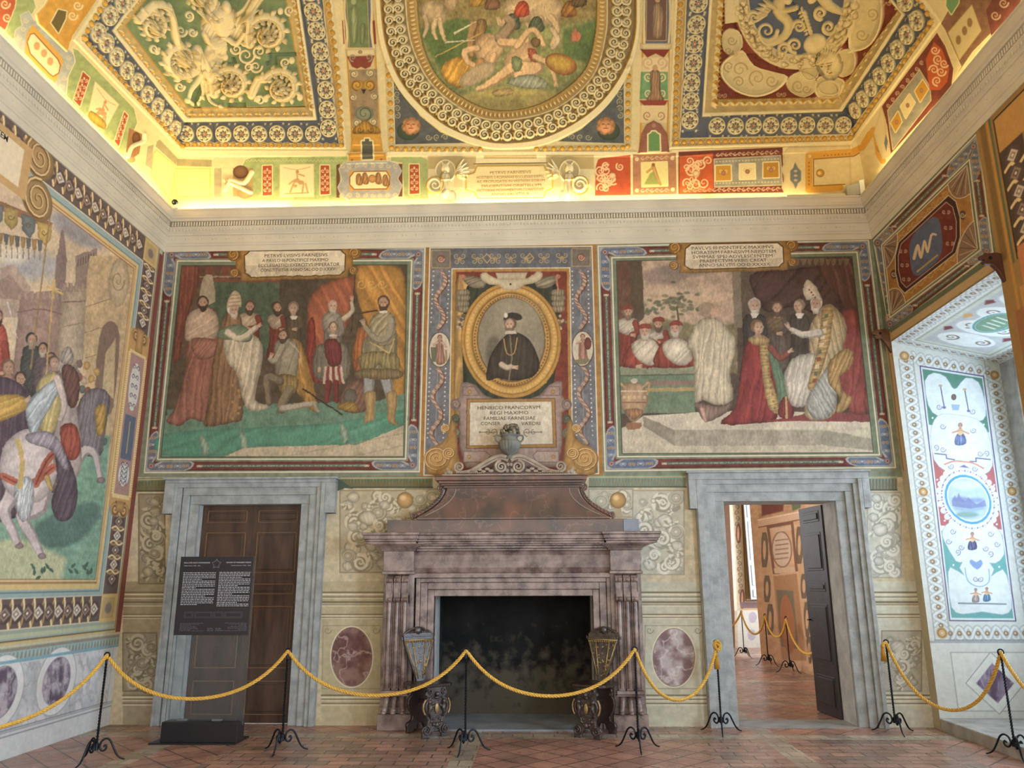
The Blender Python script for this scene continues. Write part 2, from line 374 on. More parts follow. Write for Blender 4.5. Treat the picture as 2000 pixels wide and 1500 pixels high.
class MB:
    """collects shapes, builds ONE mesh object"""
    def __init__(s): s.v = []; s.f = []
    def add(s, v, f, M=None):
        n = len(s.v)
        s.v += [tuple(M @ Vector(p)) if M is not None else tuple(p) for p in v]; s.f += [tuple(i+n for i in q) for q in f]
        return s
    def box(s, x0, x1, y0, y1, z0, z1, M=None):
        v = [(x, y, z) for z in (z0, z1) for y in (y0, y1) for x in (x0, x1)]
        return s.add(v, [(0, 2, 3, 1), (4, 5, 7, 6), (0, 1, 5, 4), (2, 6, 7, 3), (0, 4, 6, 2), (1, 3, 7, 5)], M)
    def prism(s, pts, y0, y1, M=None, axis='y'):
        """pts (x,z) outline extruded along y (or pts (x,y) along z)"""
        n = len(pts)
        mk = (lambda p, t: (p[0], t, p[1])) if axis == 'y' else ((lambda p, t: (p[0], p[1], t)) if axis == 'z' else (lambda p, t: (t, p[0], p[1])))
        v = [mk(p, y0) for p in pts]+[mk(p, y1) for p in pts]
        f = [tuple(range(n)), tuple(range(2*n-1, n-1, -1))]+[(i, i+n, (i+1) % n+n, (i+1) % n) for i in range(n)]
        return s.add(v, f, M)
    def tube(s, pts, r, n=8, closed=False, cap=True, r1=None, M=None, flat=None):
        P = [Vector(p) for p in pts]; m = len(P); rings = []; up = None; v = []; f = []
        for i in range(m):
            a = P[(i-1) % m] if (closed or i) else P[0]; b = P[(i+1) % m] if (closed or i < m-1) else P[-1]
            t = (b-a).normalized() if (b-a).length > 1e-9 else Vector((0, 0, 1))
            if up is None:
                up = Vector((0, 0, 1)) if abs(t.z) < .9 else Vector((1, 0, 0))
            u = (up-t*up.dot(t)).normalized(); w = t.cross(u); up = u
            rr = (r[i] if isinstance(r, (list, tuple)) else (r if r1 is None else r+(r1-r)*i/(m-1)))
            for k in range(n):
                th = 2*pi*k/n; v.append(P[i]+u*cos(th)*rr+w*sin(th)*rr*(flat or 1))
        R_ = m if closed else m-1
        for i in range(R_):
            for k in range(n):
                f.append((i*n+k, i*n+(k+1) % n, ((i+1) % m)*n+(k+1) % n, ((i+1) % m)*n+k))
        if cap and not closed: f += [tuple(range(n-1, -1, -1)), tuple((m-1)*n+k for k in range(n))]
        return s.add(v, f, M)
    def lathe(s, prof, n=24, c=(0, 0, 0), M=None, ax=1.0, flute=0, fn=0):
        v = []; f = []
        for (r, z) in prof:
            for k in range(n):
                th = 2*pi*k/n; q = r*(1+flute*cos(fn*th)) if flute else r
                v.append((c[0]+q*cos(th), c[1]+q*ax*sin(th), c[2]+z))
        for i in range(len(prof)-1):
            for k in range(n): f.append((i*n+k, i*n+(k+1) % n, (i+1)*n+(k+1) % n, (i+1)*n+k))
        f += [tuple(range(n-1, -1, -1)), tuple((len(prof)-1)*n+k for k in range(n))]
        return s.add(v, f, M)
    def ball(s, c, r, n=10, m=7, sz=(1, 1, 1), M=None):
        v = [(c[0], c[1], c[2]-r*sz[2])]; f = []
        for j in range(1, m):
            ph = pi*j/m-pi/2
            for k in range(n): th = 2*pi*k/n; v.append((c[0]+r*cos(ph)*cos(th)*sz[0], c[1]+r*cos(ph)*sin(th)*sz[1], c[2]+r*sin(ph)*sz[2]))
        v.append((c[0], c[1], c[2]+r*sz[2]))
        for k in range(n): f.append((0, 1+(k+1) % n, 1+k))
        for j in range(m-2):
            for k in range(n): f.append((1+j*n+k, 1+j*n+(k+1) % n, 1+(j+1)*n+(k+1) % n, 1+(j+1)*n+k))
        b = 1+(m-2)*n
        for k in range(n): f.append((b+k, b+(k+1) % n, len(v)-1))
        return s.add(v, f, M)
    def spiral(s, c, r, turns, w, y0, y1, d=1, ang=0, M=None, n=36, ax='y'):
        """raised volute band in the x-z plane"""
        pts = []
        for i in range(n+1):
            t = i/n; rr = r*(1-t)**.9+r*.08; th = ang+d*t*turns*2*pi; pts.append((c[0]+rr*cos(th), y0, c[-1]+rr*sin(th)))
        return s.tube(pts, w, 8, r1=w*.5, M=M)
    def build(s, name, mat, parent=None, bevel=0, smooth_=False, seg=2):
        me = bpy.data.meshes.new(name); me.from_pydata([tuple(p) for p in s.v], [], s.f); me.update()
        o = link_mesh(name, me, mat, parent)
        if smooth_: me.polygons.foreach_set('use_smooth', [True]*len(me.polygons)); 
        if smooth_ == 'auto':
            try: me.set_sharp_from_angle(angle=radians(40))
            except Exception: pass
        if bevel:
            b = o.modifiers.new('edge', 'BEVEL'); b.width = bevel; b.segments = seg; b.limit_method = 'ANGLE'; b.angle_limit = radians(35)
        return o
_dg = None
def text_mesh(name, body, size, loc, rot, mat, parent=None, align='CENTER', bold=0, sx=1.0, depth=.0015, space=1.0):
    cu = bpy.data.curves.new(name, 'FONT'); cu.body = body; cu.size = size; cu.align_x = align; cu.extrude = depth; cu.offset = bold
    cu.space_character = space; cu.resolution_u = 2
    o = bpy.data.objects.new(name, cu); COL.objects.link(o); dg = bpy.context.evaluated_depsgraph_get()
    me = bpy.data.meshes.new_from_object(o.evaluated_get(dg)); bpy.data.objects.remove(o); bpy.data.curves.remove(cu)
    me.name = name; me.materials.clear()
    o = link_mesh(name, me, mat, parent); o.location = loc; o.rotation_euler = rot; o.scale = (sx, 1, 1); return o
def copy_tree(o, parent=None):
    c = o.copy(); COL.objects.link(c); c.parent = parent
    for ch in list(o.children): copy_tree(ch, c)
    return c
# ================================================================== LARGE STRUCTURE
M_PAINT = paint_mat('fresco_paint'); M_STUCCO = paint_mat('painted_stucco', rough=.7, nz=.06, nscale=30, bump=.3)
M_STONE = nmat('grey_stone', (176, 176, 172), .75, noise=.18, nscale=5, bump=.5, bscale=30)
M_PLASTER = nmat('cream_plaster', (205, 192, 165), .85, noise=.04, nscale=3, bump=.2)
M_CORNICE = nmat('cornice_stucco', (212, 200, 176), .8, noise=.06, nscale=2.5, bump=.25, bscale=50)
M_DARK = nmat('dark_void', (20, 18, 16), .9)
def floor_mat():
    m = bpy.data.materials.new('terracotta_tiles'); m.use_nodes = True; nt = m.node_tree; N = nt.nodes; L = nt.links; bs = N['Principled BSDF']
    tc = N.new('ShaderNodeTexCoord')
    br = N.new('ShaderNodeTexBrick'); br.inputs['Scale'].default_value = 1; br.inputs['Brick Width'].default_value = .30; br.inputs['Row Height'].default_value = .15
    br.inputs['Mortar Size'].default_value = .008; br.inputs['Mortar Smooth'].default_value = .3; br.inputs['Bias'].default_value = 0
    br.inputs['Color1'].default_value = tuple(lin((186, 142, 122)))+(1,); br.inputs['Color2'].default_value = tuple(lin((136, 114, 102)))+(1,); br.inputs['Mortar'].default_value = tuple(lin((84, 74, 68)))+(1,)
    L.new(tc.outputs['Object'], br.inputs['Vector'])
    # larger fields laid in another direction, framed by pale bands
    mp2 = N.new('ShaderNodeMapping'); mp2.inputs['Rotation'].default_value = (0, 0, radians(45)); L.new(tc.outputs['Object'], mp2.inputs[0])
    b2 = N.new('ShaderNodeTexBrick'); b2.inputs['Scale'].default_value = 1; b2.inputs['Brick Width'].default_value = .26; b2.inputs['Row Height'].default_value = .26; b2.offset = 0
    b2.inputs['Mortar Size'].default_value = .008; b2.inputs['Color1'].default_value = tuple(lin((186, 136, 116)))+(1,); b2.inputs['Color2'].default_value = tuple(lin((160, 120, 106)))+(1,)
    b2.inputs['Mortar'].default_value = tuple(lin((84, 74, 68)))+(1,); L.new(mp2.outputs[0], b2.inputs['Vector'])
    bd = N.new('ShaderNodeTexBrick'); bd.inputs['Scale'].default_value = 1; bd.inputs['Brick Width'].default_value = 3.1; bd.inputs['Row Height'].default_value = 2.3; bd.offset = 0
    bd.inputs['Mortar Size'].default_value = .11; bd.inputs['Mortar Smooth'].default_value = 0; mp3 = N.new('ShaderNodeMapping'); mp3.inputs['Location'].default_value = (.75, .35, 0)
    L.new(tc.outputs['Object'], mp3.inputs[0]); L.new(mp3.outputs[0], bd.inputs['Vector'])
    ck = N.new('ShaderNodeTexChecker'); ck.inputs['Scale'].default_value = .43; L.new(mp3.outputs[0], ck.inputs['Vector'])
    m1 = N.new('ShaderNodeMix'); m1.data_type = 'RGBA'; L.new(ck.outputs['Fac'], m1.inputs['Factor']); L.new(br.outputs['Color'], m1.inputs['A']); L.new(b2.outputs['Color'], m1.inputs['B'])
    m3 = N.new('ShaderNodeMix'); m3.data_type = 'RGBA'; L.new(bd.outputs['Fac'], m3.inputs['Factor']); L.new(m1.outputs['Result'], m3.inputs['A'])
    b4 = N.new('ShaderNodeTexBrick'); b4.inputs['Scale'].default_value = 1; b4.inputs['Brick Width'].default_value = .22; b4.inputs['Row Height'].default_value = .22; b4.inputs['Mortar Size'].default_value = .005
    b4.inputs['Color1'].default_value = tuple(lin((186, 172, 150)))+(1,); b4.inputs['Color2'].default_value = tuple(lin((156, 140, 124)))+(1,); b4.inputs['Mortar'].default_value = tuple(lin((100, 90, 82)))+(1,)
    L.new(tc.outputs['Object'], b4.inputs['Vector']); L.new(b4.outputs['Color'], m3.inputs['B'])
    n = N.new('ShaderNodeTexNoise'); n.inputs['Scale'].default_value = 2.3; n.inputs['Detail'].default_value = 8; n.inputs['Roughness'].default_value = .65; L.new(tc.outputs['Object'], n.inputs['Vector'])
    mr = N.new('ShaderNodeMapRange'); mr.inputs['From Min'].default_value = .3; mr.inputs['From Max'].default_value = .7; mr.inputs['To Min'].default_value = .62; mr.inputs['To Max'].default_value = 1.25
    L.new(n.outputs[0], mr.inputs['Value'])
    mx = N.new('ShaderNodeMix'); mx.data_type = 'RGBA'; mx.blend_type = 'MULTIPLY'; mx.inputs['Factor'].default_value = 1; L.new(m3.outputs['Result'], mx.inputs['A']); L.new(mr.outputs[0], mx.inputs['B'])
    L.new(mx.outputs['Result'], bs.inputs['Base Color'])
    n2 = N.new('ShaderNodeTexNoise'); n2.inputs['Scale'].default_value = 5; n2.inputs['Detail'].default_value = 4; L.new(tc.outputs['Object'], n2.inputs['Vector'])
    r2 = N.new('ShaderNodeMapRange'); r2.inputs['To Min'].default_value = .12; r2.inputs['To Max'].default_value = .5; L.new(n2.outputs[0], r2.inputs['Value']); L.new(r2.outputs[0], bs.inputs['Roughness'])
    bp = N.new('ShaderNodeBump'); bp.inputs['Strength'].default_value = .35; bp.inputs['Distance'].default_value = .006
    ad = N.new('ShaderNodeMath'); ad.operation = 'SUBTRACT'; L.new(n2.outputs[0], ad.inputs[0]); L.new(br.outputs['Fac'], ad.inputs[1]); L.new(ad.outputs[0], bp.inputs['Height']); L.new(bp.outputs[0], bs.inputs['Normal'])
    return m
def struct(o, **k): o['kind'] = 'structure'; return o
M_FLOOR = floor_mat()
ZT = 6.41
DOOR_A = (-4.18, -2.911, 2.505); DOOR_B = (2.178, 3.495, 2.50); FIRE = (-1.25, 0.585, 1.42)
NY0, NY1, NZ0, NZ1 = 6.95, 9.27, 0.12, 4.42; NX = 5.58
struct(MB().box(XL-.3, 4.6, -3.5, D+.6, -.25, 0).box(1.0, 6.4, D+.6, 20.6, -.25, 0).build('floor', M_FLOOR))
# niche floor (a step up) with a worn stone edge
st = MB().box(XR+.0, 6.2, NY0, NY1, -.02, NZ0); st.build('niche_step', nmat('step_stone', (150, 146, 140), .8, noise=.2, nscale=6, bump=.6), bevel=.012)['kind'] = 'structure'
# painted sheets
S_BACK = Surf(('y', D), XL, XR, 0, 5.93, .0063, .0063, base=(196, 186, 160))
S_LEFT = Surf(('x', XL), 4.70, D, 0, 5.93, .0105, .0068, base=(150, 165, 150))
S_RIGHT = Surf(('x', XR), 5.1, D, 0, 5.93, .009, .0068, base=(150, 140, 110))
S_JAMB = Surf(('y', NY1), XR, NX, NZ0, 4.45, .0066, .0066, base=(215, 218, 214))
S_SOFF = Surf(('soffit', NZ1, .24), NY0, NY1, 0, NX-XR, .012, .012, base=(215, 215, 208))
TMAX = 3.0
S_VB = Surf(('vb',), XL, XR, 0, TMAX, .0072, .0070, base=(226, 210, 165))
S_VL = Surf(('vl',), 5.35, D, 0, TMAX, .0092, .0075, base=(226, 210, 165))
S_VR = Surf(('vr',), 5.35, D, 0, TMAX, .0092, .0075, base=(226, 210, 165))
S_R2A = Surf(('x', 4.62), 12.4, 17.5, 0, 4.5, .03, .013, base=(186, 140, 96))
S_R2B = Surf(('y', 19.9), 3.4, 5.6, 0, 4.5, .013, .013, base=(205, 205, 200))
# plain remainders of the walls and vault (out of the photo, they close the room)
ms = MB(); ms.box(XL-.3, XL, -3.5, 4.70, 0, ZT); ms.box(XL-.3, XL-.004, 4.70, D+.3, 0, ZT); ms.build('wall_left_near', M_PLASTER)['kind'] = 'structure'
mr_ = MB()
for (a, b) in ((-3.5, -2.2), (-0.2, 2.3), (4.5, 5.1)): mr_.box(XR, XR+.3, a, b, 0, ZT)
for (a, b) in ((-2.2, -.2), (2.3, 4.5)): mr_.box(XR, XR+.3, a, b, 0, 1.1).box(XR, XR+.3, a, b, 4.4, ZT)
mr_.box(XR+.004, XR+1.5, 5.1, NY0-.004, 0, ZT)
mr_.box(XR+.004, 6.2, NY0, NY1+.004, NZ1+.01, ZT).box(XR+.004, 6.2, NY1+.004, D+.3, 0, ZT)
mr_.build('wall_right_near', M_PLASTER)['kind'] = 'structure'
MB().box(XL-.3, XR+.3, -3.65, -3.5, 4.0, 9.0).build('wall_rear_light_stop', M_PLASTER)['kind'] = 'structure'  # unseen; added above the open rear to keep sky light off the vault
def vault_rest():
    m = MB(); tt = np.linspace(0, _t[-1], 26); S, Z = vs(tt), vz(tt)
    zt = Z[-1]; s1 = S[-1]; Y1 = 5.35
    for side in (0, 1):
        f = (lambda s: XL+s) if side == 0 else (lambda s: XR-s)
        for i in range(25): m.add([(f(S[i]), -3.5, Z[i]), (f(S[i]), Y1+.01, Z[i]), (f(S[i+1]), Y1+.01, Z[i+1]), (f(S[i+1]), -3.5, Z[i+1])], [(0, 1, 2, 3)])
        tt2 = np.linspace(TMAX, _t[-1], 10); S2, Z2 = vs(tt2), vz(tt2)
        for i in range(9):
            a, b = S2[i], S2[i+1]; m.add([(f(a), Y1, Z2[i]), (f(a), D-a, Z2[i]), (f(b), D-b, Z2[i+1]), (f(b), Y1, Z2[i+1])], [(0, 1, 2, 3)])
    for i in range(9):
        a, b = S2[i], S2[i+1]; m.add([(XL+a, D-a, Z2[i]), (XR-a, D-a, Z2[i]), (XR-b, D-b, Z2[i+1]), (XL+b, D-b, Z2[i+1])], [(0, 1, 2, 3)])
    m.add([(XL+s1, -3.5, zt), (XR-s1, -3.5, zt), (XR-s1, D-s1, zt), (XL+s1, D-s1, zt)], [(0, 1, 2, 3)])
    o = m.build('ceiling_crown', nmat('vault_plaster', (220, 208, 175), .8)); o['kind'] = 'structure'
vault_rest()
# backing so no daylight leaks between the sheets; thickness of the back wall
bk = MB(); Y0, Y1 = D+.006, D+.42
def seg(x0, x1, z0, z1, y1=Y1): bk.box(x0, x1, Y0, y1, z0, z1)
seg(XL-.3, DOOR_A[0]-.0, 0, ZT); seg(DOOR_A[1], FIRE[0], 0, ZT); seg(FIRE[1], DOOR_B[0], 0, ZT); seg(DOOR_B[1], XR+.3, 0, ZT)
seg(DOOR_A[0], DOOR_A[1], DOOR_A[2], ZT); seg(FIRE[0], FIRE[1], FIRE[2], ZT); seg(DOOR_B[0], DOOR_B[1], DOOR_B[2], ZT)
bk.build('wall_back_core', M_STONE)['kind'] = 'structure'
# firebox
fb = MB(); x0, x1, zt = FIRE; yb = 10.15
fb.box(x0-.3, x0, Y1, yb+.2, 0, zt+.3).box(x1, x1+.3, Y1, yb+.2, 0, zt+.3).box(x0, x1, yb, yb+.2, 0, zt+.3).box(x0, x1, Y1, yb, zt, zt+.3)
M_SOOT = nmat('sooty_plaster', (12, 11, 11), .95, nscale=5, col2=(30, 27, 24), bump=.6, bscale=14, detail=12)
_n = M_SOOT.node_tree; _N = _n.nodes; _r = [x for x in _N if x.type == 'VALTORGB'][0]; _b = _N['Principled BSDF']
_tc = _N.new('ShaderNodeTexCoord'); _sx = _N.new('ShaderNodeSeparateXYZ'); _n.links.new(_tc.outputs['Object'], _sx.inputs[0]); _nz = _N.new('ShaderNodeTexNoise'); _nz.inputs['Scale'].default_value = 8; _nz.inputs['Detail'].default_value = 9; _n.links.new(_tc.outputs['Object'], _nz.inputs['Vector'])
_a = _N.new('ShaderNodeMath'); _a.operation = 'MULTIPLY_ADD'; _a.inputs[1].default_value = 1.9; _n.links.new(_nz.outputs[0], _a.inputs[0]); _n.links.new(_sx.outputs['Z'], _a.inputs[2])
_m = _N.new('ShaderNodeMapRange'); _m.inputs['From Min'].default_value = 1.25; _m.inputs['From Max'].default_value = 1.75; _n.links.new(_a.outputs[0], _m.inputs['Value'])
_x = _N.new('ShaderNodeMix'); _x.data_type = 'RGBA'; _n.links.new(_m.outputs[0], _x.inputs['Factor']); _x.inputs['A'].default_value = tuple(lin((84, 76, 62)))+(1,); _n.links.new(_r.outputs[0], _x.inputs['B']); _n.links.new(_x.outputs['Result'], _b.inputs['Base Color'])   # soot stain on the upper firebox
fb.build('wall_firebox', M_SOOT)['kind'] = 'structure'
# next room
n2 = MB(); n2.box(.6, .9, Y1, 20.4, 0, 4.6).box(4.626, 4.8, Y1, 17.4, 0, 4.6).box(.6, 7, 19.91, 20.2, 0, 4.6).box(4.8, 7, 17.2, 17.4, 0, 4.6).box(6.9, 7.1, 17.2, 20.2, 0, 4.6)
n2.box(.6, 7.1, Y1, 20.2, 4.5, 4.7)
n2.build('wall_next_room', nmat('ochre_wall', (190, 168, 140), .8, noise=.1))['kind'] = 'structure'
# cornice: one profile swept round three walls
PROF = [(0, 5.855), (.012, 5.855), (.016, 5.925), (.028, 5.935), (.03, 5.955), (.038, 5.965), (.04, 5.98), (.045, 6.065), (.058, 6.07), (.06, 6.09), (.068, 6.10), (.072, 6.13), (.09, 6.165), (.094, 6.178), (.066, 6.18),
        (.066, 6.246), (.112, 6.25), (.118, 6.275), (.134, 6.29), (.134, 6.31), (.138, 6.32), (.138, 6.385), (.146, 6.39), (.146, 6.412), (0, 6.412)]
cm = MB()
n = len(PROF); v = []
for (s, z) in PROF: v.append((XL+s, -3.5, z))
for (s, z) in PROF: v.append((XL+s, D-s, z))
for (s, z) in PROF: v.append((XR-s, D-s, z))
for (s, z) in PROF: v.append((XR-s, -3.5, z))
f = []
for k in range(3):
    for i in range(n-1): f.append((k*n+i, (k+1)*n+i, (k+1)*n+i+1, k*n+i+1))
cm.add(v, f)
x = XL+.12
while x < XR-.12: cm.box(x, x+.021, D-.100, D-.064, 6.182, 6.243); x += .036
y = 5.0
while y < D-.12:
    cm.box(XL+.064, XL+.10, y, y+.021, 6.182, 6.243).box(XR-.10, XR-.064, y, y+.021, 6.182, 6.243); y += .036
x = XL+.12; k = 0
while x < XR-.1:                     # small rosettes and leaves of the frieze
    cm.ball((x, D-.044, 6.022), .016, 8, 5, (1, .5, 1)); cm.ball((x+.045, D-.044, 6.022), .012, 6, 4, (1.6, .4, .5)); x += .182; k += 1
y = 5.0
while y < D-.1:
    cm.ball((XL+.044, y, 6.022), .016, 8, 5, (.5, 1, 1)); cm.ball((XR-.044, y, 6.022), .016, 8, 5, (.5, 1, 1)); y += .182
x = XL+.1
while x < XR-.1: cm.ball((x, D-.08, 6.135), .016, 6, 4, (.7, .5, 1.4)); x += .045
y = 5.5
while y < D-.1: cm.ball((XL+.08, y, 6.135), .016, 6, 4, (.5, .7, 1.4)); cm.ball((XR-.08, y, 6.135), .016, 6, 4, (.5, .7, 1.4)); y += .045
o = cm.build('trim_1', M_CORNICE); o['kind'] = 'structure'
tag(o, 'cream moulded stucco cornice with dentils running round the top of the walls', 'cornice')
# ================================================================== PAINTED ORNAMENT HELPERS
SP[0] = 'p'
def head(x, y, r, skin=(205, 165, 135), hair=(88, 66, 50), beard=None, f=0, bald=False, hat=None, old=False):
    """a painted head; f = -1..1 turns it left / right"""
    if old: hair = (176, 168, 155)
    if not bald: ell(x-f*r*.2, y-r*.22, r*.95, r*1.02, hair, soft=1.6)
    poly([(x-r*.34, y+r*.5), (x+r*.34, y+r*.5), (x+r*.5, y+r*1.5), (x-r*.5, y+r*1.5)], np.array(skin)*.82, soft=1.5)
    ell(x+f*r*.16, y+r*.05, r*.72, r*.98, skin, soft=1.4, rnd=.22)
    if bald: ell(x+f*r*.1, y-r*.25, r*.8, r*.8, skin, soft=1.4, rnd=.15)
    if beard is not None:
        poly([(x-r*.68+f*r*.16, y+r*.2), (x+r*.68+f*r*.16, y+r*.2), (x+r*.5+f*r*.2, y+r*1.15), (x+f*r*.25, y+r*1.45), (x-r*.5+f*r*.2, y+r*1.1)], beard, soft=1.6, sm=2, rnd=(r*.3, .25))
        ell(x+f*r*.2, y+r*.28, r*.5, r*.3, skin, soft=1.5)
    d = np.array(skin)*.42
    for k in (-1, 1):
        if abs(f-k*-1) < .25: continue
        ell(x+f*r*.3+k*r*.27, y-r*.05, r*.11, r*.07, d, soft=.8); line([(x+f*r*.3+k*r*.14, y-r*.22), (x+f*r*.3+k*r*.42, y-r*.22)], r*.035, d*1.2, soft=.8, a=.8)
    line([(x+f*r*.34, y-r*.05), (x+f*r*.48, y+r*.3), (x+f*r*.3, y+r*.34)], r*.05, np.array(skin)*.7, soft=.9, a=.8)
    line([(x+f*r*.3-r*.18, y+r*.54), (x+f*r*.3+r*.18, y+r*.54)], r*.05, (130, 66, 56), soft=.8, a=.8)
    if hat is not None:
        poly([(x-r*1.05, y-r*.45), (x-r*.8, y-r*1.15), (x, y-r*1.35), (x+r*.85, y-r*1.15), (x+r*1.1, y-r*.5), (x, y-r*.62)], hat, sm=2, soft=1.5, rnd=(r*.4, .3))
def robe(pts, col, ang=8, wl=12, amt=.16, rim=(5, .4), sm=3, soft=1.4):
    poly(pts, col, soft=soft, sm=sm, fold=(ang, wl, amt), rnd=rim)
def limb(pts, w, col, w1=None, sm=3, fold=None):
    w1 = w if w1 is None else w1
    line(pts, w, np.array(col)*.72, w1=w1, sm=sm, soft=1.5); line([(p[0]-w*.15, p[1]-w*.15) for p in pts], w*.72, col, w1=w1*.72, sm=sm, soft=2.2)
def hand(x, y, r, skin=(205, 168, 138), ang=0):
    c, s = cos(radians(ang)), sin(radians(ang))
    ell(x, y, r, r*.75, skin, rot=ang, soft=1.2, rnd=.2)
    for k in range(4): line([(x+c*r*.6-s*(k-1.5)*r*.4, y+s*r*.6+c*(k-1.5)*r*.4), (x+c*r*1.7-s*(k-1.5)*r*.5, y+s*r*1.7+c*(k-1.5)*r*.5)], r*.2, skin, w1=r*.13, soft=.8)
def side_map(O, I, j):
    return quad_map([O[j], O[(j+1) % 4], I[(j+1) % 4], I[j]])
def curl_pair(x, y, r, col, ang=0, w=.9):
    scroll(x-r*.9, y, r*.7, ang, 1.3, 1, w, col, soft=.9); scroll(x+r*.9, y, r*.7, 180-ang, 1.3, -1, w, col, soft=.9)
def leaf(x, y, L_, w, ang, col, soft=1, dome=None):
    c, s = cos(radians(ang)), sin(radians(ang))
    pts = [(0, 0), (.3, -.5), (.6, -.45), (1, 0), (.6, .45), (.3, .5)]
    poly([(x+c*a*L_-s*b*w, y+s*a*L_+c*b*w) for a, b in pts], col, soft=soft, sm=2, dome=dome)
def arab(m, n, col, w=.8, seed=0, amp=.3, gold=None):
    """running scroll along a side map (u along, v across)"""
    rr = random.Random(seed); pts = []
    for i in range(n*8+1):
        u = .02+.96*i/(n*8); pts.append(m(u, .5+amp*.6*sin(i/8*2*pi)))
    line(pts, w*.7, col, soft=.9)
    for i in range(n*2):
        u = .02+.96*(i+.5)/(n*2); sg = 1 if i % 2 else -1; p = m(u, .5-sg*amp*.25); q = m(u+.25/n, .5); L_ = math.dist(p, q)
        scroll(p[0], p[1], L_*.75, 90*sg+rr.uniform(-20, 20), 1.2, sg, w*.8, col, soft=.9)
        if gold: ell(p[0], p[1], w*1.1, w*1.1, gold, soft=.9)
def fresco_border(O, I, red=(118, 54, 46), blue=(104, 112, 130), green=(124, 136, 112), white=(214, 206, 180), cu=.15, cv=.17, rod=(104, 116, 98)):
    poly(O, green, vary=.3); outline(O, 1.3, white, soft=1)
    for j in range(4):
        m = side_map(O, I, j); L_ = math.dist(O[j], O[(j+1) % 4]); c = cu if j % 2 == 0 else cv
        poly([m(0, .12), m(1, .12), m(1, .80), m(0, .80)], red, soft=1.2, vary=.35)
        line([m(.02, .16), m(.98, .16)], .6, np.array(red)*.55, soft=1)
        n = max(20, int(L_/5)); rp = [m(c+.03+(1-2*c-.06)*i/n, .46) for i in range(n+1)]
        line(rp, 3.4, np.array(rod)*.75, soft=1.3); line(rp, 1.6, np.array(rod)*1.25, soft=1.6)
        for i in range(n+1):
            ell(rp[i][0]+random.uniform(-1, 1), rp[i][1]+random.uniform(-1, 1), 1.0, 1.0, np.array(rod)*random.choice((.6, 1.4)), soft=1.2, a=.7)
        for e, d in ((c+.03, -1), (1-c-.03, 1)):
            p = m(e, .46); curl_pair(p[0], p[1], 3.2, (196, 176, 150)); ell(p[0], p[1], 1.6, 1.6, (210, 190, 160))
    for j in range(4):
        m = side_map(O, I, j); c = cu if j % 2 == 0 else cv
        for a, b in ((0, c), (1, 1-c)):
            k = 1 if b > a else -1
            tip = [m(b-k*.012, .10), m(b+k*.004, .24), m(b+k*.008, .45), m(b+k*.004, .68), m(b-k*.012, .82)]
            poly([m(a, .08)]+tip+[m(a+k*.02, .82), m(a, .5)], (160, 160, 160), soft=1.2); 
            tip = [m(b-k*.018, .15), m(b-k*.004, .28), m(b-k*.0, .45), m(b-k*.004, .64), m(b-k*.018, .77)]
            poly([m(a+k*.01, .15)]+tip+[m(a+k*.03, .77)], blue, soft=1.2, vary=.35)
            for q in range(4):
                p = m(a+(b-a)*(.26+.2*q), .46); g = (196, 150, 84) if q % 2 else (168, 168, 172)
                ell(p[0], p[1], 2.6, 2.2, g, soft=1.4); curl_pair(p[0], p[1], 4.2, g, 40+q*30, .6)
                if q % 2: ell(p[0], p[1], 1.1, 1.1, (120, 60, 40), soft=.8)
    for j in range(4):
        p = quad_map([O[0], O[1], O[2], O[3]]); cx = O[j][0]*.72+I[j][0]*.28; cy = O[j][1]*.72+I[j][1]*.28
        q = ((O[j][0]+I[j][0])/2, (O[j][1]+I[j][1])/2); ell(q[0], q[1], 7.5, 7.5, blue, soft=2); ell(q[0], q[1], 4, 4, (190, 128, 96), soft=1.4); ell(q[0], q[1], 1.6, 1.6, (90, 50, 50), soft=1)
    outline(I, 1.2, white, soft=1)
def plaque(q, gold=(176, 122, 46), cream=(214, 202, 172)):
    """cream inscription panel with clipped corners in an ochre strapwork frame, q = quad of the cream field"""
    m = quad_map(q)
    o = [(-.05, -.14), (1.05, -.14), (1.05, .18), (1.09, .3), (1.09, .7), (1.05, .82), (1.05, 1.16), (-.05, 1.16), (-.05, .82), (-.09, .7), (-.09, .3), (-.05, .18)]
    for s, u in ((-1, -.105), (1, 1.105)):
        for v, r in ((.12, 13), (.84, 9)):
            p = m(u, v); ell(p[0], p[1], r, r, np.array(gold)*.9, soft=1.3, rnd=.35); scroll(p[0], p[1], r*.75, 90, 1.7, s, 1.3, np.array(gold)*.5, soft=.9); scroll(p[0]-.8, p[1]-.8, r*.75, 90, 1.7, s, .8, np.array(gold)*1.35, soft=.9)
    poly([m(u, v) for u, v in o], np.array(gold)*.95, soft=1.2, vary=.3, rnd=(3, .35))
    e = .05; f = .17
    c = [(e, 0), (1-e, 0), (1-e*.55, f*.55), (1, f), (1, 1-f), (1-e*.55, 1-f*.55), (1-e, 1), (e, 1), (e*.55, 1-f*.55), (0, 1-f), (0, f), (e*.55, f*.55)]
    P = [m(u, v) for u, v in c]
    poly(P, cream, soft=1.1, out=(np.array(gold)*.45, 2.2), vary=.18)
    return P
# ================================================================== BACK WALL PAINTING
on(S_BACK)
WH = (214, 206, 180)
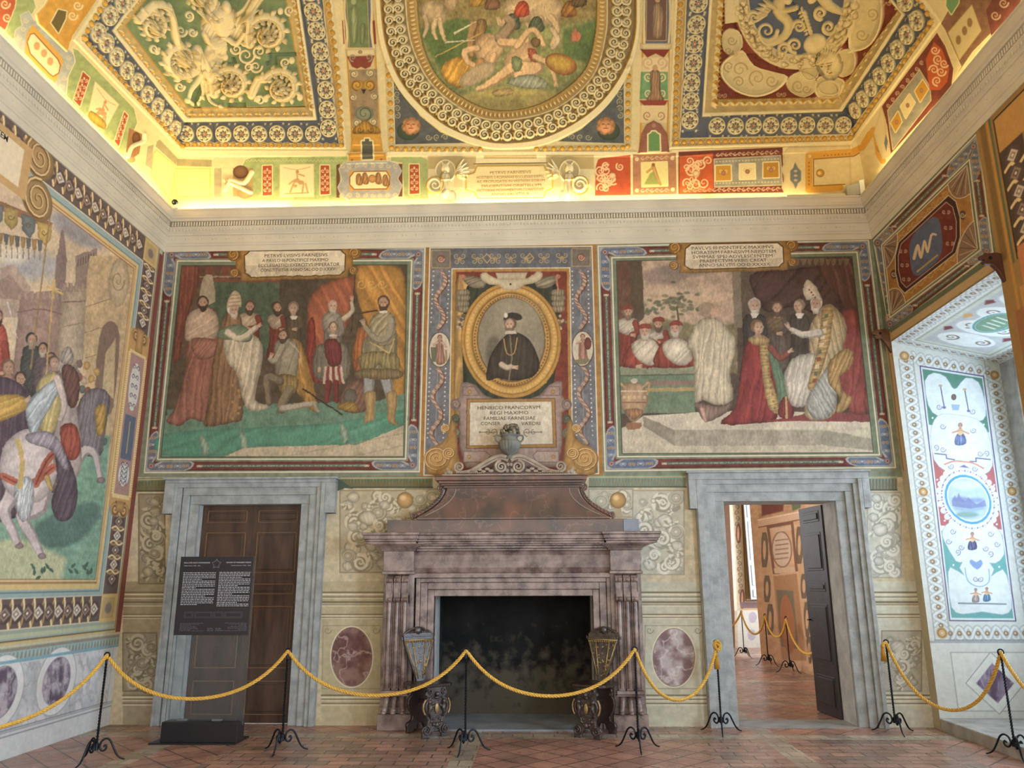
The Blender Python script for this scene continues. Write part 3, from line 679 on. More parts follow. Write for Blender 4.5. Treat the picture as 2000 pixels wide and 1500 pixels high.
# ---- ground: dado in grisaille
poly([(150, 925), (1900, 925), (1900, 1430), (150, 1430)], (192, 180, 146), vary=.22)
poly([(150, 470), (1900, 455), (1900, 932), (150, 932)], (122, 134, 110), vary=.25)
A_O = [(323, 485), (830, 484), (819, 921), (282, 923)]; A_I = [(347, 510), (804, 509), (792, 896), (308, 897)]; A_P = [(355, 519), (795, 517), (788, 892), (314, 893)]
B_O = [(1168, 481), (1696, 469.5), (1749, 913), (1182, 919.5)]; B_I = [(1195, 503.5), (1673.5, 492.7), (1717.6, 888), (1207, 892)]; B_P = [(1204, 510), (1664, 501), (1706, 884), (1215, 886)]
fresco_border(A_O, A_I)
fresco_border(B_O, B_I, blue=(96, 112, 142))
for P_ in (A_I, B_I): poly(P_, (112, 126, 100), vary=.2); outline(P_, 1.1, WH, soft=1)
# ---- fresco A: court scene of draped figures on a teal-carpeted dais (generic)
def clipfix(P_, I_, O_=None):
    """repaint the margin that figures may have crossed"""
    for j in range(4):
        poly([I_[j], I_[(j+1) % 4], P_[(j+1) % 4], P_[j]], (112, 126, 100), soft=1.0, vary=.2)
    outline(I_, 1.1, WH, soft=1); outline(P_, .7, (50, 60, 50), soft=1)
poly(A_P, (74, 62, 48), vary=.5)
poly([(352, 517), (612, 517), (600, 690), (345, 700)], (88, 66, 50), soft=3, vary=.4)
poly([(405, 548), (545, 545), (548, 690), (402, 690)], (58, 84, 64), soft=3, fold=(4, 30, .08), vary=.3)
for i in range(13): poly([(388+i*15, 520), (402+i*15, 520), (399+i*15, 541), (395+i*15, 545), (391+i*15, 541)], (92+i % 2*28, 50, 40), soft=1.2); 
line([(386, 541), (586, 539)], 1.2, (196, 176, 130), soft=1.2, a=.6)
line([(388, 548), (560, 549)], 3, (118, 58, 44))
robe([(352, 519), (388, 519), (386, 560), (372, 600), (360, 640), (350, 700), (338, 700), (345, 600)], (134, 60, 46), 4, 11, .2)
poly([(392, 560), (399, 540), (408, 536), (417, 545), (420, 590), (392, 592)], (170, 156, 130), soft=2, sm=2)
poly([(545, 545), (620, 545), (610, 690), (548, 690)], (62, 54, 44), soft=3, vary=.3)
# banners
robe([(606, 580), (640, 552), (690, 540), (690, 600), (676, 640), (650, 690), (612, 700), (600, 640)], (176, 84, 54), -25, 22, .16)
robe([(598, 650), (612, 620), (620, 690), (640, 740), (606, 740)], (150, 44, 36), 0, 9, .2)
robe([(696, 520), (760, 517), (790, 540), (794, 640), (790, 760), (790, 800), (760, 790), (768, 700), (720, 640), (700, 590)], (196, 130, 40), -30, 26, .2)
robe([(700, 640), (724, 650), (716, 720), (700, 740), (688, 700)], (186, 96, 40), 10, 10, .2)
for x0 in (706, 726, 746): scroll(x0, 555, 9, 20, 1.4, 1, 1.1, (214, 168, 86), soft=1.2)
# floor: teal dais, pale pavement
poly([(318, 812), (420, 800), (700, 795), (790, 768), (792, 892), (314, 893)], (92, 140, 118), soft=2, vary=.3)
poly([(326, 800), (500, 790), (780, 782), (790, 800), (560, 830), (330, 850)], (86, 138, 116), soft=3, vary=.3)
robe([(318, 848), (470, 836), (660, 825), (780, 800), (788, 832), (690, 868), (500, 872), (430, 890), (316, 888)], (66, 150, 126), 70, 30, .09, rim=(4, .15))
for (x, y) in ((395, 865), (472, 858), (668, 842)): robe([(x-6, y-12), (x+3, y-14), (x+14, y+12), (x+4, y+26), (x-2, y+10)], (150, 196, 172), 20, 8, .12)
poly([(440, 891), (480, 874), (700, 868), (790, 830), (790, 892)], (196, 182, 152), soft=1.6, vary=.2)
line([(560, 891), (790, 846)], 1, (160, 146, 120), a=.6); line([(690, 891), (790, 870)], 1, (160, 146, 120), a=.6)
def stand(x, y0, y1, w, col, col2=None, skin=(200, 160, 130), hair=(80, 60, 46), beard=None, f=0, r=11, cape=None, hat=None, train=0, bald=False, old=False, wl=11):
    """standing robed figure: x centre, head centre y0, hem y1, half width w"""
    h = y1-y0
    if cape is not None: robe([(x-w*.7, y0+r*1.6), (x+w*.7, y0+r*1.6), (x+w*1.05, y0+h*.5), (x+w*1.15, y1), (x-w*1.15-train, y1), (x-w*1.05, y0+h*.5)], cape, 3, wl, .2)
    robe([(x-w*.42, y0+r*1.2), (x+w*.42, y0+r*1.2), (x+w*.78, y0+h*.22), (x+w*.72, y0+h*.55), (x+w, y1-2), (x+w*.3, y1+3), (x-w*.6, y1), (x-w-train, y1+2), (x-w*.72, y0+h*.55), (x-w*.8, y0+h*.22)], col, 3, wl, .17)
    if col2 is not None: robe([(x-w*.5, y0+r*1.1), (x+w*.5, y0+r*1.1), (x+w*.85, y0+h*.2), (x+w*.6, y0+h*.36), (x, y0+h*.42), (x-w*.65, y0+h*.36), (x-w*.88, y0+h*.2)], col2, 50, wl*.9, .12)
    limb([(x+w*.6, y0+h*.2), (x+w*.72, y0+h*.36), (x+w*.1+f*w*.5, y0+h*.42)], r*.55, col, r*.45); hand(x+w*.08+f*w*.62, y0+h*.42, r*.36, skin, 180 if f < 0 else 0)
    head(x, y0, r, skin, hair, beard, f, bald, hat, old)
# back row
for a in ((488, 600, 700, 26, (120, 40, 32), (196, 172, 140), (196, 140, 116), (70, 52, 40), (70, 52, 40), -.2), (541, 602, 700, 20, (124, 44, 36), (190, 168, 136), (186, 140, 112), (60, 44, 34), (60, 44, 34), .5),
          (573, 602, 700, 20, (86, 70, 52), None, (196, 160, 130), (120, 100, 80), None, 0)): stand(*a[:5], a[5], a[6], a[7], a[8], a[9])
poly([(566, 617), (582, 617), (578, 624), (570, 624)], (220, 214, 200), soft=1)
stand(650, 598, 740, 24, (130, 124, 114), (150, 144, 132), (206, 170, 140), (190, 180, 160), (200, 190, 170), 0, bald=True)
line([(694, 520), (691, 600), (686, 650)], 1.1, (60, 40, 30), soft=1)
limb([(672, 622), (688, 608), (687, 592)], 5, (196, 186, 160), 3.5); hand(687, 586, 4.4, ang=-90)
# left: tall robed attendant in rose and white
robe([(378, 622), (398, 600), (424, 612), (424, 680), (414, 740), (408, 812), (398, 824), (372, 818), (352, 832), (330, 826), (326, 818), (344, 792), (362, 720), (366, 670)], (158, 92, 78), 8, 13, .2)
robe([(370, 612), (396, 600), (420, 610), (428, 640), (418, 664), (392, 672), (364, 664), (362, 636)], (206, 176, 150), 55, 16, .1)
robe([(372, 664), (400, 660), (430, 668), (418, 696), (386, 700)], (170, 104, 88), 40, 10, .16)
hand(428, 676, 5, ang=20); head(396, 592, 12, (196, 152, 122), (56, 42, 34), (60, 44, 34), .1)
# enthroned elder in white and green with a tall pale cap
robe([(430, 640), (446, 606), (462, 600), (474, 640), (472, 720), (474, 812), (458, 824), (420, 832), (398, 830), (404, 800), (414, 720)], (140, 100, 66), 6, 12, .22)
robe([(440, 660), (480, 648), (512, 672), (510, 720), (498, 780), (522, 790), (520, 800), (488, 802), (474, 780), (462, 730), (440, 700)], (206, 194, 168), 10, 13, .16)
robe([(424, 660), (434, 640), (470, 634), (492, 652), (484, 668), (452, 664)], (110, 140, 110), 60, 10, .12)
limb([(446, 650), (470, 662), (500, 640)], 8, (214, 202, 178), 5); hand(504, 637, 4.5, ang=-25)
for i in range(9): ell(463+sin(i*2.2)*9, 730+i*11, 2.6, 3, (186, 146, 80), soft=1.4, a=.8)
head(456, 606, 12, (206, 160, 134), (214, 206, 190), (222, 214, 200), .5)
poly([(443, 602), (446, 584), (454, 570), (462, 568), (470, 578), (471, 600), (458, 596)], (224, 208, 172), soft=1.4, sm=2, rnd=(5, .3))
for i in range(4): line([(446+i*.6, 598-i*7), (470-i*.8, 596-i*7)], .9, (176, 120, 70), soft=1)
# kneeling man in grey armour and ochre cloak
robe([(560, 664), (586, 668), (604, 720), (622, 800), (600, 796), (584, 770), (566, 750), (556, 700)], (186, 130, 46), -8, 11, .2)
robe([(536, 672), (556, 660), (578, 668), (584, 700), (576, 744), (560, 748), (540, 738), (538, 700)], (148, 140, 120), 20, 15, .16)
limb([(552, 676), (538, 704), (528, 702)], 7, (160, 152, 134), 5); hand(529, 697, 4.6, ang=-70)
robe([(544, 732), (580, 736), (580, 762), (562, 772), (546, 764)], (150, 122, 60), 0, 8, .2)
limb([(566, 760), (552, 786), (550, 800)], 9, (132, 118, 86), 8); limb([(552, 798), (590, 792), (616, 788)], 7, (176, 168, 152), 5); limb([(614, 788), (622, 804)], 4, (170, 160, 140), 3)
limb([(546, 744), (522, 738), (526, 788)], 9, (120, 104, 82), 5)
line([(592, 760), (668, 810)], 1.6, (44, 38, 34)); head(554, 656, 11, (196, 150, 122), (70, 56, 44), (72, 58, 46), -.7)
line([(566, 668), (586, 690), (590, 716)], 1.2, (214, 206, 180), a=.5)
# youth in crimson doublet
robe([(616, 682), (632, 670), (664, 668), (680, 682), (684, 730), (668, 744), (636, 742), (618, 740), (610, 720)], (118, 116, 100), 4, 10, .16)
robe([(636, 664), (660, 664), (668, 690), (664, 712), (644, 714), (634, 690)], (128, 44, 48), 0, 7, .14)
for i in range(7): line([(636+i*5, 718), (634+i*6, 748)], 2.6, (140, 50, 54) if i % 2 else (206, 180, 160), soft=1.2)
limb([(642, 748), (638, 784)], 6, (130, 40, 42), 4); limb([(656, 748), (658, 784)], 6, (130, 40, 42), 4)
head(651, 640, 9.5, (218, 178, 148), (104, 78, 54)); hand(624, 720, 4, ang=90)
ell(651, 655, 8, 2.2, (220, 214, 204), soft=1)
# lion-coloured hound and helmet at the feet
robe([(664, 800), (672, 760), (700, 740), (716, 760), (716, 798), (700, 806)], (136, 92, 76), 30, 9, .16); ell(684, 774, 13, 15, (104, 102, 96), soft=2, rnd=.4); robe([(660, 790), (690, 784), (700, 804), (664, 800)], (176, 134, 50), 60, 7, .2)
# standing man in armour and breeches
limb([(722, 728), (720, 772)], 13, (150, 158, 166), 8); limb([(752, 728), (760, 770)], 13, (150, 158, 166), 8)
for (x, y, d) in ((722, 768, -1), (764, 768, 1)):
    robe([(x-9, y), (x+11, y-2), (x+9, y+36), (x+8, y+52), (x+(-22 if d < 0 else 16), y+62), (x-12 if d < 0 else x-6, y+56), (x-7, y+30)], (206, 164, 92), 4, 9, .1)
robe([(708, 672), (730, 640), (770, 638), (776, 680), (772, 720), (764, 730), (716, 728), (704, 716)], (142, 134, 102), 6, 12, .2)
robe([(706, 690), (774, 690), (778, 726), (750, 722), (740, 712), (728, 722), (704, 720)], (150, 136, 80), 2, 9, .24)
robe([(702, 722), (780, 722), (778, 740), (702, 738)], (136, 116, 74), 0, 6, .18)
robe([(722, 626), (750, 606), (772, 622), (770, 664), (752, 676), (726, 668)], (164, 152, 110), 40, 10, .22)
limb([(764, 626), (760, 656), (738, 664), (714, 640)], 8, (160, 152, 128), 5); hand(710, 632, 5, ang=-110)
line([(724, 668), (760, 690), (770, 664)], 1.4, (210, 176, 90)); head(749, 592, 12.5, (200, 152, 120), (74, 56, 42), (72, 54, 42), -.15); ell(749, 609, 8, 3, (216, 210, 196), soft=1)
line([(702, 612), (738, 606)], 1.6, (70, 48, 32))
clipfix(A_P, A_I)
PA = plaque([(478, 491), (674, 489), (672, 536), (480, 541)])
# ---- fresco B: audience scene with landscape (generic)
poly(B_P, (72, 58, 50), vary=.4)
poly([(1240, 508), (1434, 505), (1438, 640), (1440, 720), (1250, 700)], (186, 160, 134), soft=2, vary=.35)
for (x, y, rx, ry, c) in ((1296, 540, 46, 16, (132, 112, 106)), (1340, 526, 60, 13, (118, 108, 108)), (1400, 548, 30, 12, (164, 140, 124)), (1300, 570, 50, 8, (206, 178, 146)), (1380, 584, 40, 9, (210, 176, 142)), (1410, 610, 26, 10, (186, 152, 128))): ell(x, y, rx, ry, c, soft=12, a=.75)
for k in range(46):
    x = 1300+random.gauss(18, 22); y = 590+random.gauss(0, 11); ell(x, y, random.uniform(3, 7), random.uniform(2, 4), random.choice(((94, 100, 70), (110, 112, 82), (78, 86, 64))), soft=2.2, a=.85)
for k in range(24): ell(1262+random.gauss(0, 14), 606+random.gauss(0, 5), 4, 3, (84, 96, 78), soft=2, a=.8)
line([(1322, 600), (1326, 630)], 2, (86, 74, 54)); poly([(1240, 640), (1300, 622), (1380, 640), (1440, 632), (1440, 730), (1240, 720)], (110, 104, 72), soft=5, vary=.4)
poly([(1204, 510), (1243, 509), (1246, 640), (1208, 640)], (96, 60, 42), soft=2, vary=.3); poly([(1228, 510), (1254, 509), (1258, 620), (1236, 640)], (74, 62, 44), soft=2)
poly([(1428, 506), (1446, 505), (1450, 640), (1434, 640)], (120, 110, 92), soft=2); poly([(1446, 505), (1480, 505), (1490, 640), (1450, 640)], (80, 68, 56), soft=2, vary=.3)
robe([(1466, 536), (1530, 528), (1664, 522), (1676, 620), (1640, 640), (1560, 600), (1500, 610), (1476, 580)], (70, 44, 42), 40, 26, .22)
robe([(1600, 512), (1664, 506), (1676, 640), (1690, 700), (1650, 600), (1620, 560)], (92, 56, 46), -20, 16, .26)
for i in range(10): poly([(1540+i*12, 505), (1551+i*12, 505), (1548+i*12, 516), (1545+i*12, 519), (1542+i*12, 516)], (118, 100, 76), soft=1.2, a=.8)
# parapet with urn
poly([(1210, 716), (1356, 714), (1358, 730), (1212, 733)], (132, 144, 116), soft=1.3, vary=.2); poly([(1211, 733), (1357, 730), (1358, 806), (1214, 808)], (96, 130, 100), soft=1.3, vary=.25)
poly([(1262, 744), (1357, 742), (1357, 752), (1262, 754)], (134, 108, 96), soft=1.3); line([(1262, 762), (1357, 760)], 3.5, (176, 146, 86)); line([(1212, 734), (1357, 731)], 1.2, (80, 90, 70))
# grey steps
poly([(1214, 836), (1258, 812), (1356, 806), (1706, 812), (1708, 886), (1216, 888)], (196, 188, 164), soft=1.5, vary=.2)
poly([(1256, 812), (1318, 840), (1700, 836), (1700, 812), (1480, 800)], (206, 198, 176), soft=1.5, vary=.15)
poly([(1318, 840), (1612, 840), (1594, 870), (1318, 871)], (164, 158, 138), soft=1.4, vary=.2); poly([(1256, 813), (1318, 840), (1318, 871), (1256, 832)], (140, 134, 116), soft=1.4, vary=.2)
poly([(1612, 840), (1704, 858), (1706, 880), (1594, 868)], (150, 146, 128), soft=1.6)
poly([(1594, 802), (1702, 810), (1702, 824), (1520, 822)], (132, 50, 52), soft=1.5)
# urn
poly([(1224, 826), (1252, 826), (1250, 838), (1226, 838)], (150, 96, 64), sm=2); robe([(1214, 758), (1222, 748), (1250, 748), (1262, 760), (1266, 786), (1256, 806), (1244, 822), (1232, 822), (1220, 806), (1211, 786)], (186, 150, 108), 3, 22, .08)
line([(1214, 764), (1264, 764)], 1.5, (214, 190, 150)); line([(1213, 786), (1264, 786)], 1.2, (140, 88, 60)); robe([(1220, 800), (1256, 800), (1244, 818), (1232, 818)], (176, 118, 78), 0, 6, .2)
for i in range(5): ell(1219+i*10, 776, 3.4, 3.4, (206, 178, 132), soft=1.2); 
for s in (-1, 1): line([(1238+s*18, 756), (1238+s*30, 748), (1238+s*26, 770)], 2, (190, 150, 96), sm=3)
ell(1238, 744, 7, 5, (200, 190, 170))
# group in scarlet with white capes behind the parapet
for (x, y, f, b, sc) in ((1226, 610, .4, (130, 110, 90), 1.0), (1286, 634, -.1, (92, 74, 60), .9)):
    stand(x, y, 716, 26*sc, (142, 48, 40), (196, 186, 166), (196, 146, 116), (110, 90, 70), b, f, hat=(160, 54, 44), r=11)
for (x, y, f) in ((1260, 648, -.2), (1320, 642, -.5)):
    robe([(x-40, 716), (x-34, 680), (x-14, 664), (x+16, 662), (x+36, 684), (x+42, 714)], (158, 54, 42), 6, 12, .2)
    robe([(x-26, 672), (x-10, 662), (x+14, 662), (x+28, 680), (x+30, 706), (x+6, 714), (x-20, 696)], (218, 208, 184), 40, 14, .12)
    head(x, y, 12, (206, 154, 126), (150, 140, 124), (206, 198, 182), f, hat=(168, 56, 46))
hand(1246, 716, 5, ang=0)
# figure in white seen from behind
robe([(1356, 640), (1372, 622), (1400, 622), (1420, 640), (1436, 664), (1434, 694), (1426, 730), (1432, 778), (1404, 792), (1372, 782), (1358, 786), (1356, 730), (1352, 690), (1340, 676)], (206, 194, 164), 3, 11, .16)
robe([(1360, 786), (1404, 794), (1430, 784), (1418, 806), (1380, 824), (1362, 800)], (150, 118, 108), 5, 9, .14)
ell(1382, 606, 15, 15, (184, 150, 124), soft=1.4, rnd=.2); ell(1377, 602, 13, 12, (160, 140, 118), soft=2); ell(1395, 611, 7, 9, (206, 160, 132), soft=2); limb([(1372, 800), (1378, 822)], 5, (206, 158, 136), 3)
# dark clad courtiers
stand(1474, 598, 740, 30, (52, 52, 54), None, (206, 166, 140), (190, 184, 170), (216, 208, 194), .1, r=13, old=True)
stand(1518, 602, 720, 26, (86, 74, 70), (110, 86, 58), (196, 150, 122), (86, 64, 48), (96, 72, 54), .0, r=12)
stand(1560, 598, 720, 22, (64, 58, 54), None, (206, 164, 136), (120, 108, 94), None, -.7, r=11.5)
for x in (1474, 1562): poly([(x-9, 612), (x+9, 612), (x+3, 622), (x-4, 622)], (220, 214, 200), soft=1)
# kneeling youth in a crimson mantle with gold band
robe([(1462, 664), (1486, 656), (1502, 668), (1514, 700), (1516, 750), (1518, 816), (1480, 826), (1408, 828), (1436, 796), (1446, 740), (1452, 690)], (150, 44, 46), 10, 18, .2)
robe([(1498, 676), (1512, 680), (1530, 730), (1546, 800), (1526, 802), (1512, 740)], (96, 140, 110), -10, 9, .16)
robe([(1484, 662), (1500, 664), (1504, 730), (1524, 800), (1504, 802), (1490, 740)], (206, 172, 98), 80, 8, .16)
for i in range(10): ell(1495+i*2, 680+i*13, 2.4, 2.6, (130, 92, 56), soft=1.2, a=.8)
robe([(1462, 662), (1482, 654), (1502, 662), (1498, 672), (1474, 674)], (200, 166, 98), 0, 6, .18)
limb([(1506, 680), (1524, 700), (1540, 690)], 7, (140, 66, 60), 5); hand(1542, 686, 4.5, ang=-30)
head(1480, 640, 13, (210, 166, 138), (122, 84, 56), None, .7)
robe([(1520, 810), (1524, 786), (1534, 774), (1546, 782), (1550, 812), (1536, 820)], (150, 48, 50), 0, 9, .18); line([(1500, 822), (1590, 818)], 2.4, (140, 46, 48)); line([(1535, 776), (1537, 816)], 2, (206, 170, 100))
# enthroned elder in cream cope
robe([(1640, 620), (1670, 604), (1682, 640), (1690, 740), (1700, 800), (1660, 806), (1640, 740)], (150, 56, 52), 5, 16, .2)
robe([(1582, 640), (1610, 596), (1636, 604), (1654, 640), (1644, 690), (1630, 740), (1634, 800), (1606, 820), (1572, 812), (1576, 750), (1582, 700)], (196, 172, 122), -12, 12, .2)
robe([(1548, 700), (1590, 690), (1600, 720), (1586, 760), (1574, 792), (1546, 792), (1534, 760), (1532, 730)], (206, 200, 186), 12, 10, .16)
robe([(1576, 780), (1600, 740), (1620, 710), (1634, 700), (1636, 740), (1630, 800), (1600, 820), (1580, 806)], (176, 182, 180), -30, 10, .18)
robe([(1606, 604), (1626, 600), (1622, 660), (1606, 720), (1588, 760), (1578, 752), (1592, 700), (1602, 650)], (204, 164, 90), 80, 9, .2)
for i in range(10): poly([(1611-i*2.6, 614+i*14), (1619-i*2.6, 613+i*14), (1618-i*2.6, 621+i*14), (1610-i*2.6, 622+i*14)], random.choice(((90, 108, 84), (150, 66, 50), (224, 206, 160))), soft=1.2)
limb([(1600, 650), (1570, 654), (1546, 644)], 9, (206, 200, 186), 5); hand(1540, 638, 5, ang=-120)
head(1594, 594, 13, (208, 164, 138), (214, 206, 190), (226, 220, 208), -.35)
poly([(1574, 586), (1568, 566), (1572, 552), (1578, 546), (1590, 556), (1600, 572), (1606, 588), (1590, 584)], (228, 216, 190), soft=1.4, sm=2, rnd=(5, .3))
for i in range(4): ell(1580+i*4, 566+i*5, 1.8, 1.8, (140, 60, 50), soft=1)
# carved gilt throne support
robe([(1622, 704), (1650, 680), (1668, 690), (1660, 720), (1640, 736), (1650, 768), (1664, 776), (1656, 796), (1640, 806), (1632, 800), (1640, 776), (1620, 752), (1616, 726)], (190, 146, 76), 20, 12, .22)
clipfix(B_P, B_I)
PB = plaque([(1340, 478), (1528, 475), (1530, 520), (1338, 526)])
# ---- central panel with portrait
C_O = [(840, 484), (1156, 481), (1169, 925), (828, 928)]
poly([(833, 478), (1164, 474), (1178, 930), (820, 932)], (168, 114, 44), vary=.25)
poly(C_O, (104, 110, 124), vary=.35); outline(C_O, 1.2, WH)
C_I = [(883, 525), (1113, 523), (1119, 930), (876, 930)]
mt = quad_map([(880, 487), (1114, 485), (1113, 521), (883, 523)])
poly([mt(0, 0), mt(1, 0), mt(1, 1), mt(0, 1)], (90, 98, 114), vary=.3)
for u in (.07, .22, .37, .5, .63, .78, .93):
    p = mt(u, .5); g = (176, 160, 116); curl_pair(p[0], p[1]-5, 7, g, 60, .9); curl_pair(p[0], p[1]+6, 7, g, -60, .9); ell(p[0], p[1], 3.2, 3.2, (190, 140, 80)); 
for u in (.3, .66): p = mt(u, .5); line([(p[0]-8, p[1]), (p[0], p[1]-9), (p[0]+8, p[1]), (p[0], p[1]+9)], 1, (190, 160, 90), closed=True)
for (x, y) in ((861, 506), (1135, 503)):
    poly([(x-18, y-17), (x+18, y-17), (x+18, y+17), (x-18, y+17)], (110, 104, 98), vary=.2); outline([(x-18, y-17), (x+18, y-17), (x+18, y+17), (x-18, y+17)], 1, (170, 140, 80)); ell(x, y, 8, 8, (150, 92, 74), rnd=.3); scroll(x, y, 6, 0, 1.5, 1, 1, (200, 160, 130))
for (xa, xb, ya, yb) in ((862, 857, 530, 640), (855, 850, 720, 870), (1133, 1135, 530, 640), (1137, 1142, 715, 865)):
    n = 60; pts = []
    for i in range(n+1):
        t = i/n; pts.append((xa+(xb-xa)*t+9*sin(t*(yb-ya)/11.5), ya+(yb-ya)*t))
    line([(p[0]+1.6, p[1]+1.6) for p in pts], 4.0, (96, 64, 58), soft=1.6); line(pts, 3.2, (176, 138, 116), soft=1.5)
    for i in range(0, n, 2):
        t = i/n; line([(pts[i][0]-3, pts[i][1]-2), (pts[i][0]+3, pts[i][1]+2)], .6, (210, 186, 160) if i % 4 else (120, 56, 50), soft=.9)
    line([(xa, ya), (xb, yb)], .5, (150, 150, 150), soft=.8)
    k = int((yb-ya)/9)
    for i in range(k):
        for s in (-15.5, 15.5): ell(xa+(xb-xa)*i/k+s, ya+9*i, 1.5, 1.5, (214, 210, 196), soft=.9)
for (x, y, s) in ((859, 683, 1), (1138, 681, -1)):
    ell(x, y, 21, 34, (206, 194, 170), soft=1.2); ell(x, y, 21, 34, (70, 60, 50), ring=.8, soft=1)
    robe([(x-6, y-16), (x+5, y-18), (x+8, y+6), (x+10, y+26), (x-6, y+28), (x-8, y+6)], (190, 134, 110), 4, 7, .2); head(x, y-23, 5, (206, 160, 130), (110, 60, 40)); limb([(x+4, y-14), (x+12, y-6)], 2.2, (206, 166, 140)); limb([(x-4, y-14), (x-11, y-10)], 2.2, (206, 166, 140))
    if s > 0: poly([(x-18, y-5), (x-7, y-5), (x-8, y+24), (x-16, y+24)], (96, 110, 84)); line([(x+12, y+2), (x+13, y+22)], 2, (160, 128, 90))
    else: ell(x+10, y-10, 7, 12, (120, 60, 50), rnd=.3); poly([(x-16, y+22), (x+14, y+20), (x+6, y+30), (x-8, y+30)], (120, 116, 80), sm=2)
poly(C_I, (176, 124, 46), vary=.25); outline(C_I, 1.1, WH)
poly([(890, 531), (1107, 530), (1112, 930), (886, 930)], (124, 46, 32), vary=.3)
robe([(890, 560), (912, 545), (930, 570), (910, 640), (905, 760), (888, 830)], (196, 150, 70), 0, 14, .18)
robe([(912, 560), (950, 545), (1050, 545), (1088, 560), (1092, 640), (1080, 760), (1070, 790), (920, 790), (905, 740), (905, 620)], (48, 56, 42), 6, 24, .2)
for s, x in ((1, 904), (-1, 1090)):
    robe([(x-s*2, 540), (x+s*24, 540), (x+s*44, 548), (x+s*40, 562), (x+s*14, 560)], (150, 138, 112), 70, 7, .2)
    for i in range(4): robe([(x-10-i % 2*2, 566+i*11), (x+10+i % 2*2, 566+i*11), (x+12-i, 576+i*11), (x-12+i, 576+i*11)], (168, 150, 120), 0, 5, .25)
    for i in range(22): ell(x+random.gauss(0, 5), 616+random.uniform(0, 26), 3, 3, random.choice(((190, 176, 146), (140, 112, 84), (98, 82, 60))), soft=1.4, rnd=.3)
    line([(x-4, 540), (x, 566)], 1.6, (190, 120, 90)); ell(x, 540, 5, 4, (190, 110, 86), soft=1.4)
# purple strapwork round the tablet
SW = (158, 132, 124)
poly([(900, 748), (912, 746), (930, 752), (946, 772), (1000, 790), (1054, 772), (1072, 752), (1088, 744), (1098, 745), (1098, 772), (1106, 784), (1106, 800), (1098, 806), (1098, 870), (1092, 902), (1090, 912), (910, 914), (906, 902), (898, 872), (897, 806), (888, 800), (888, 784), (898, 774)], SW, soft=1.3, rnd=(4, .35), vary=.25)
for s, x in ((1, 904), (-1, 1093)):
    outline([(x, 755), (x+s*22, 755), (x+s*34, 772), (x, 772)], .8, (110, 84, 84)); ell(x+s*13, 765, 4, 4, (190, 140, 60), rnd=.4)
    poly([(x+s*2, 882), (x+s*44, 882), (x+s*52, 890), (x+s*44, 902), (x+s*2, 902)], (172, 146, 136), out=((100, 76, 78), 1.2)); ell(x+s*12, 892, 4, 4, (196, 142, 60), rnd=.4)
    for (dy, r, c) in ((790, 11, SW), (818, 9, (96, 104, 82)), (846, 10, (124, 130, 104)), (862, 8, (124, 66, 56))):
        ell(x-s*14, dy, r*.9, r, c, soft=1.3, rnd=.4); scroll(x-s*14, dy, r*.7, 0, 1.2, s, .9, np.array(c)*.55)
    # ochre volutes
    robe([(x-s*24, 820), (x-s*14, 830), (x-s*10, 880), (x-s*8, 925), (x-s*70, 925), (x-s*66, 880), (x-s*44, 866), (x-s*30, 850)], (190, 138, 60), 30, 20, .1)
    for (dx, dy, r) in ((-50, 896, 26), (-26, 886, 13), (-33, 837, 9)):
        cx_ = x+s*dx; ell(cx_, dy, r, r*.92, (196, 144, 66), soft=1.3, rnd=.25)
        scroll(cx_, dy, r*.9, 90, 2.6, s, 1.7, (126, 80, 34), asp=.92); scroll(cx_-1, dy-1, r*.9, 90, 2.6, s, 1.0, (228, 186, 112), asp=.92)
poly([(936, 914), (1062, 912), (1090, 926), (908, 928)], (84, 66, 70), soft=2)
poly([(913, 780), (1083, 779), (1086, 873), (912, 875)], (168, 118, 50), out=((90, 66, 60), 1.5)); PC = [(918, 786), (1077, 784), (1080, 867), (917, 870)]
poly(PC, (206, 198, 176), out=((96, 70, 40), 1), vary=.2)
for s, cx_ in ((-1, 970), (1, 1024)):
    line([(cx_, 844), (cx_+s*32, 844)], .7, (110, 96, 80)); scroll(cx_+s*6, 844, 8, 90, 1.3, s, .8, (110, 96, 80)); scroll(cx_+s*18, 844, 5, -90, 1.3, -s, .7, (110, 96, 80)); ell(cx_+s*33, 844, 1.8, 1.8, (110, 96, 80))
# oval frame (concentric gilt mouldings painted on the wall)
cx_, cy_ = 998.5, 665
for (rx, ry, c) in ((98, 113, (112, 74, 26)), (97, 112, (188, 134, 46)), (92, 106, (150, 100, 32)), (90, 104, (206, 154, 62)), (80, 95, (176, 124, 42)), (77, 92, (120, 80, 28)), (75, 90, (190, 140, 56)), (67, 83, (110, 74, 30)), (65, 81, (120, 112, 94))): ell(cx_, cy_-(98-rx)*.06, rx, ry, c, soft=1.3, rot=-3)
for i in range(84):
    th = 2*pi*i/84
    for (rx, ry, r, c) in ((85.5, 100, 2.6, (222, 176, 90)), (71.5, 87, 1.7, (96, 64, 26))): ell(cx_+rx*cos(th), cy_+ry*sin(th), r, r, c, soft=1.2, a=.8)
ell(998, 662, 64, 80, (136, 128, 108), soft=1.5); ell(965, 690, 16, 34, (92, 86, 74), soft=8, a=.8); ell(1010, 620, 46, 34, (160, 150, 126), soft=26, a=.6)
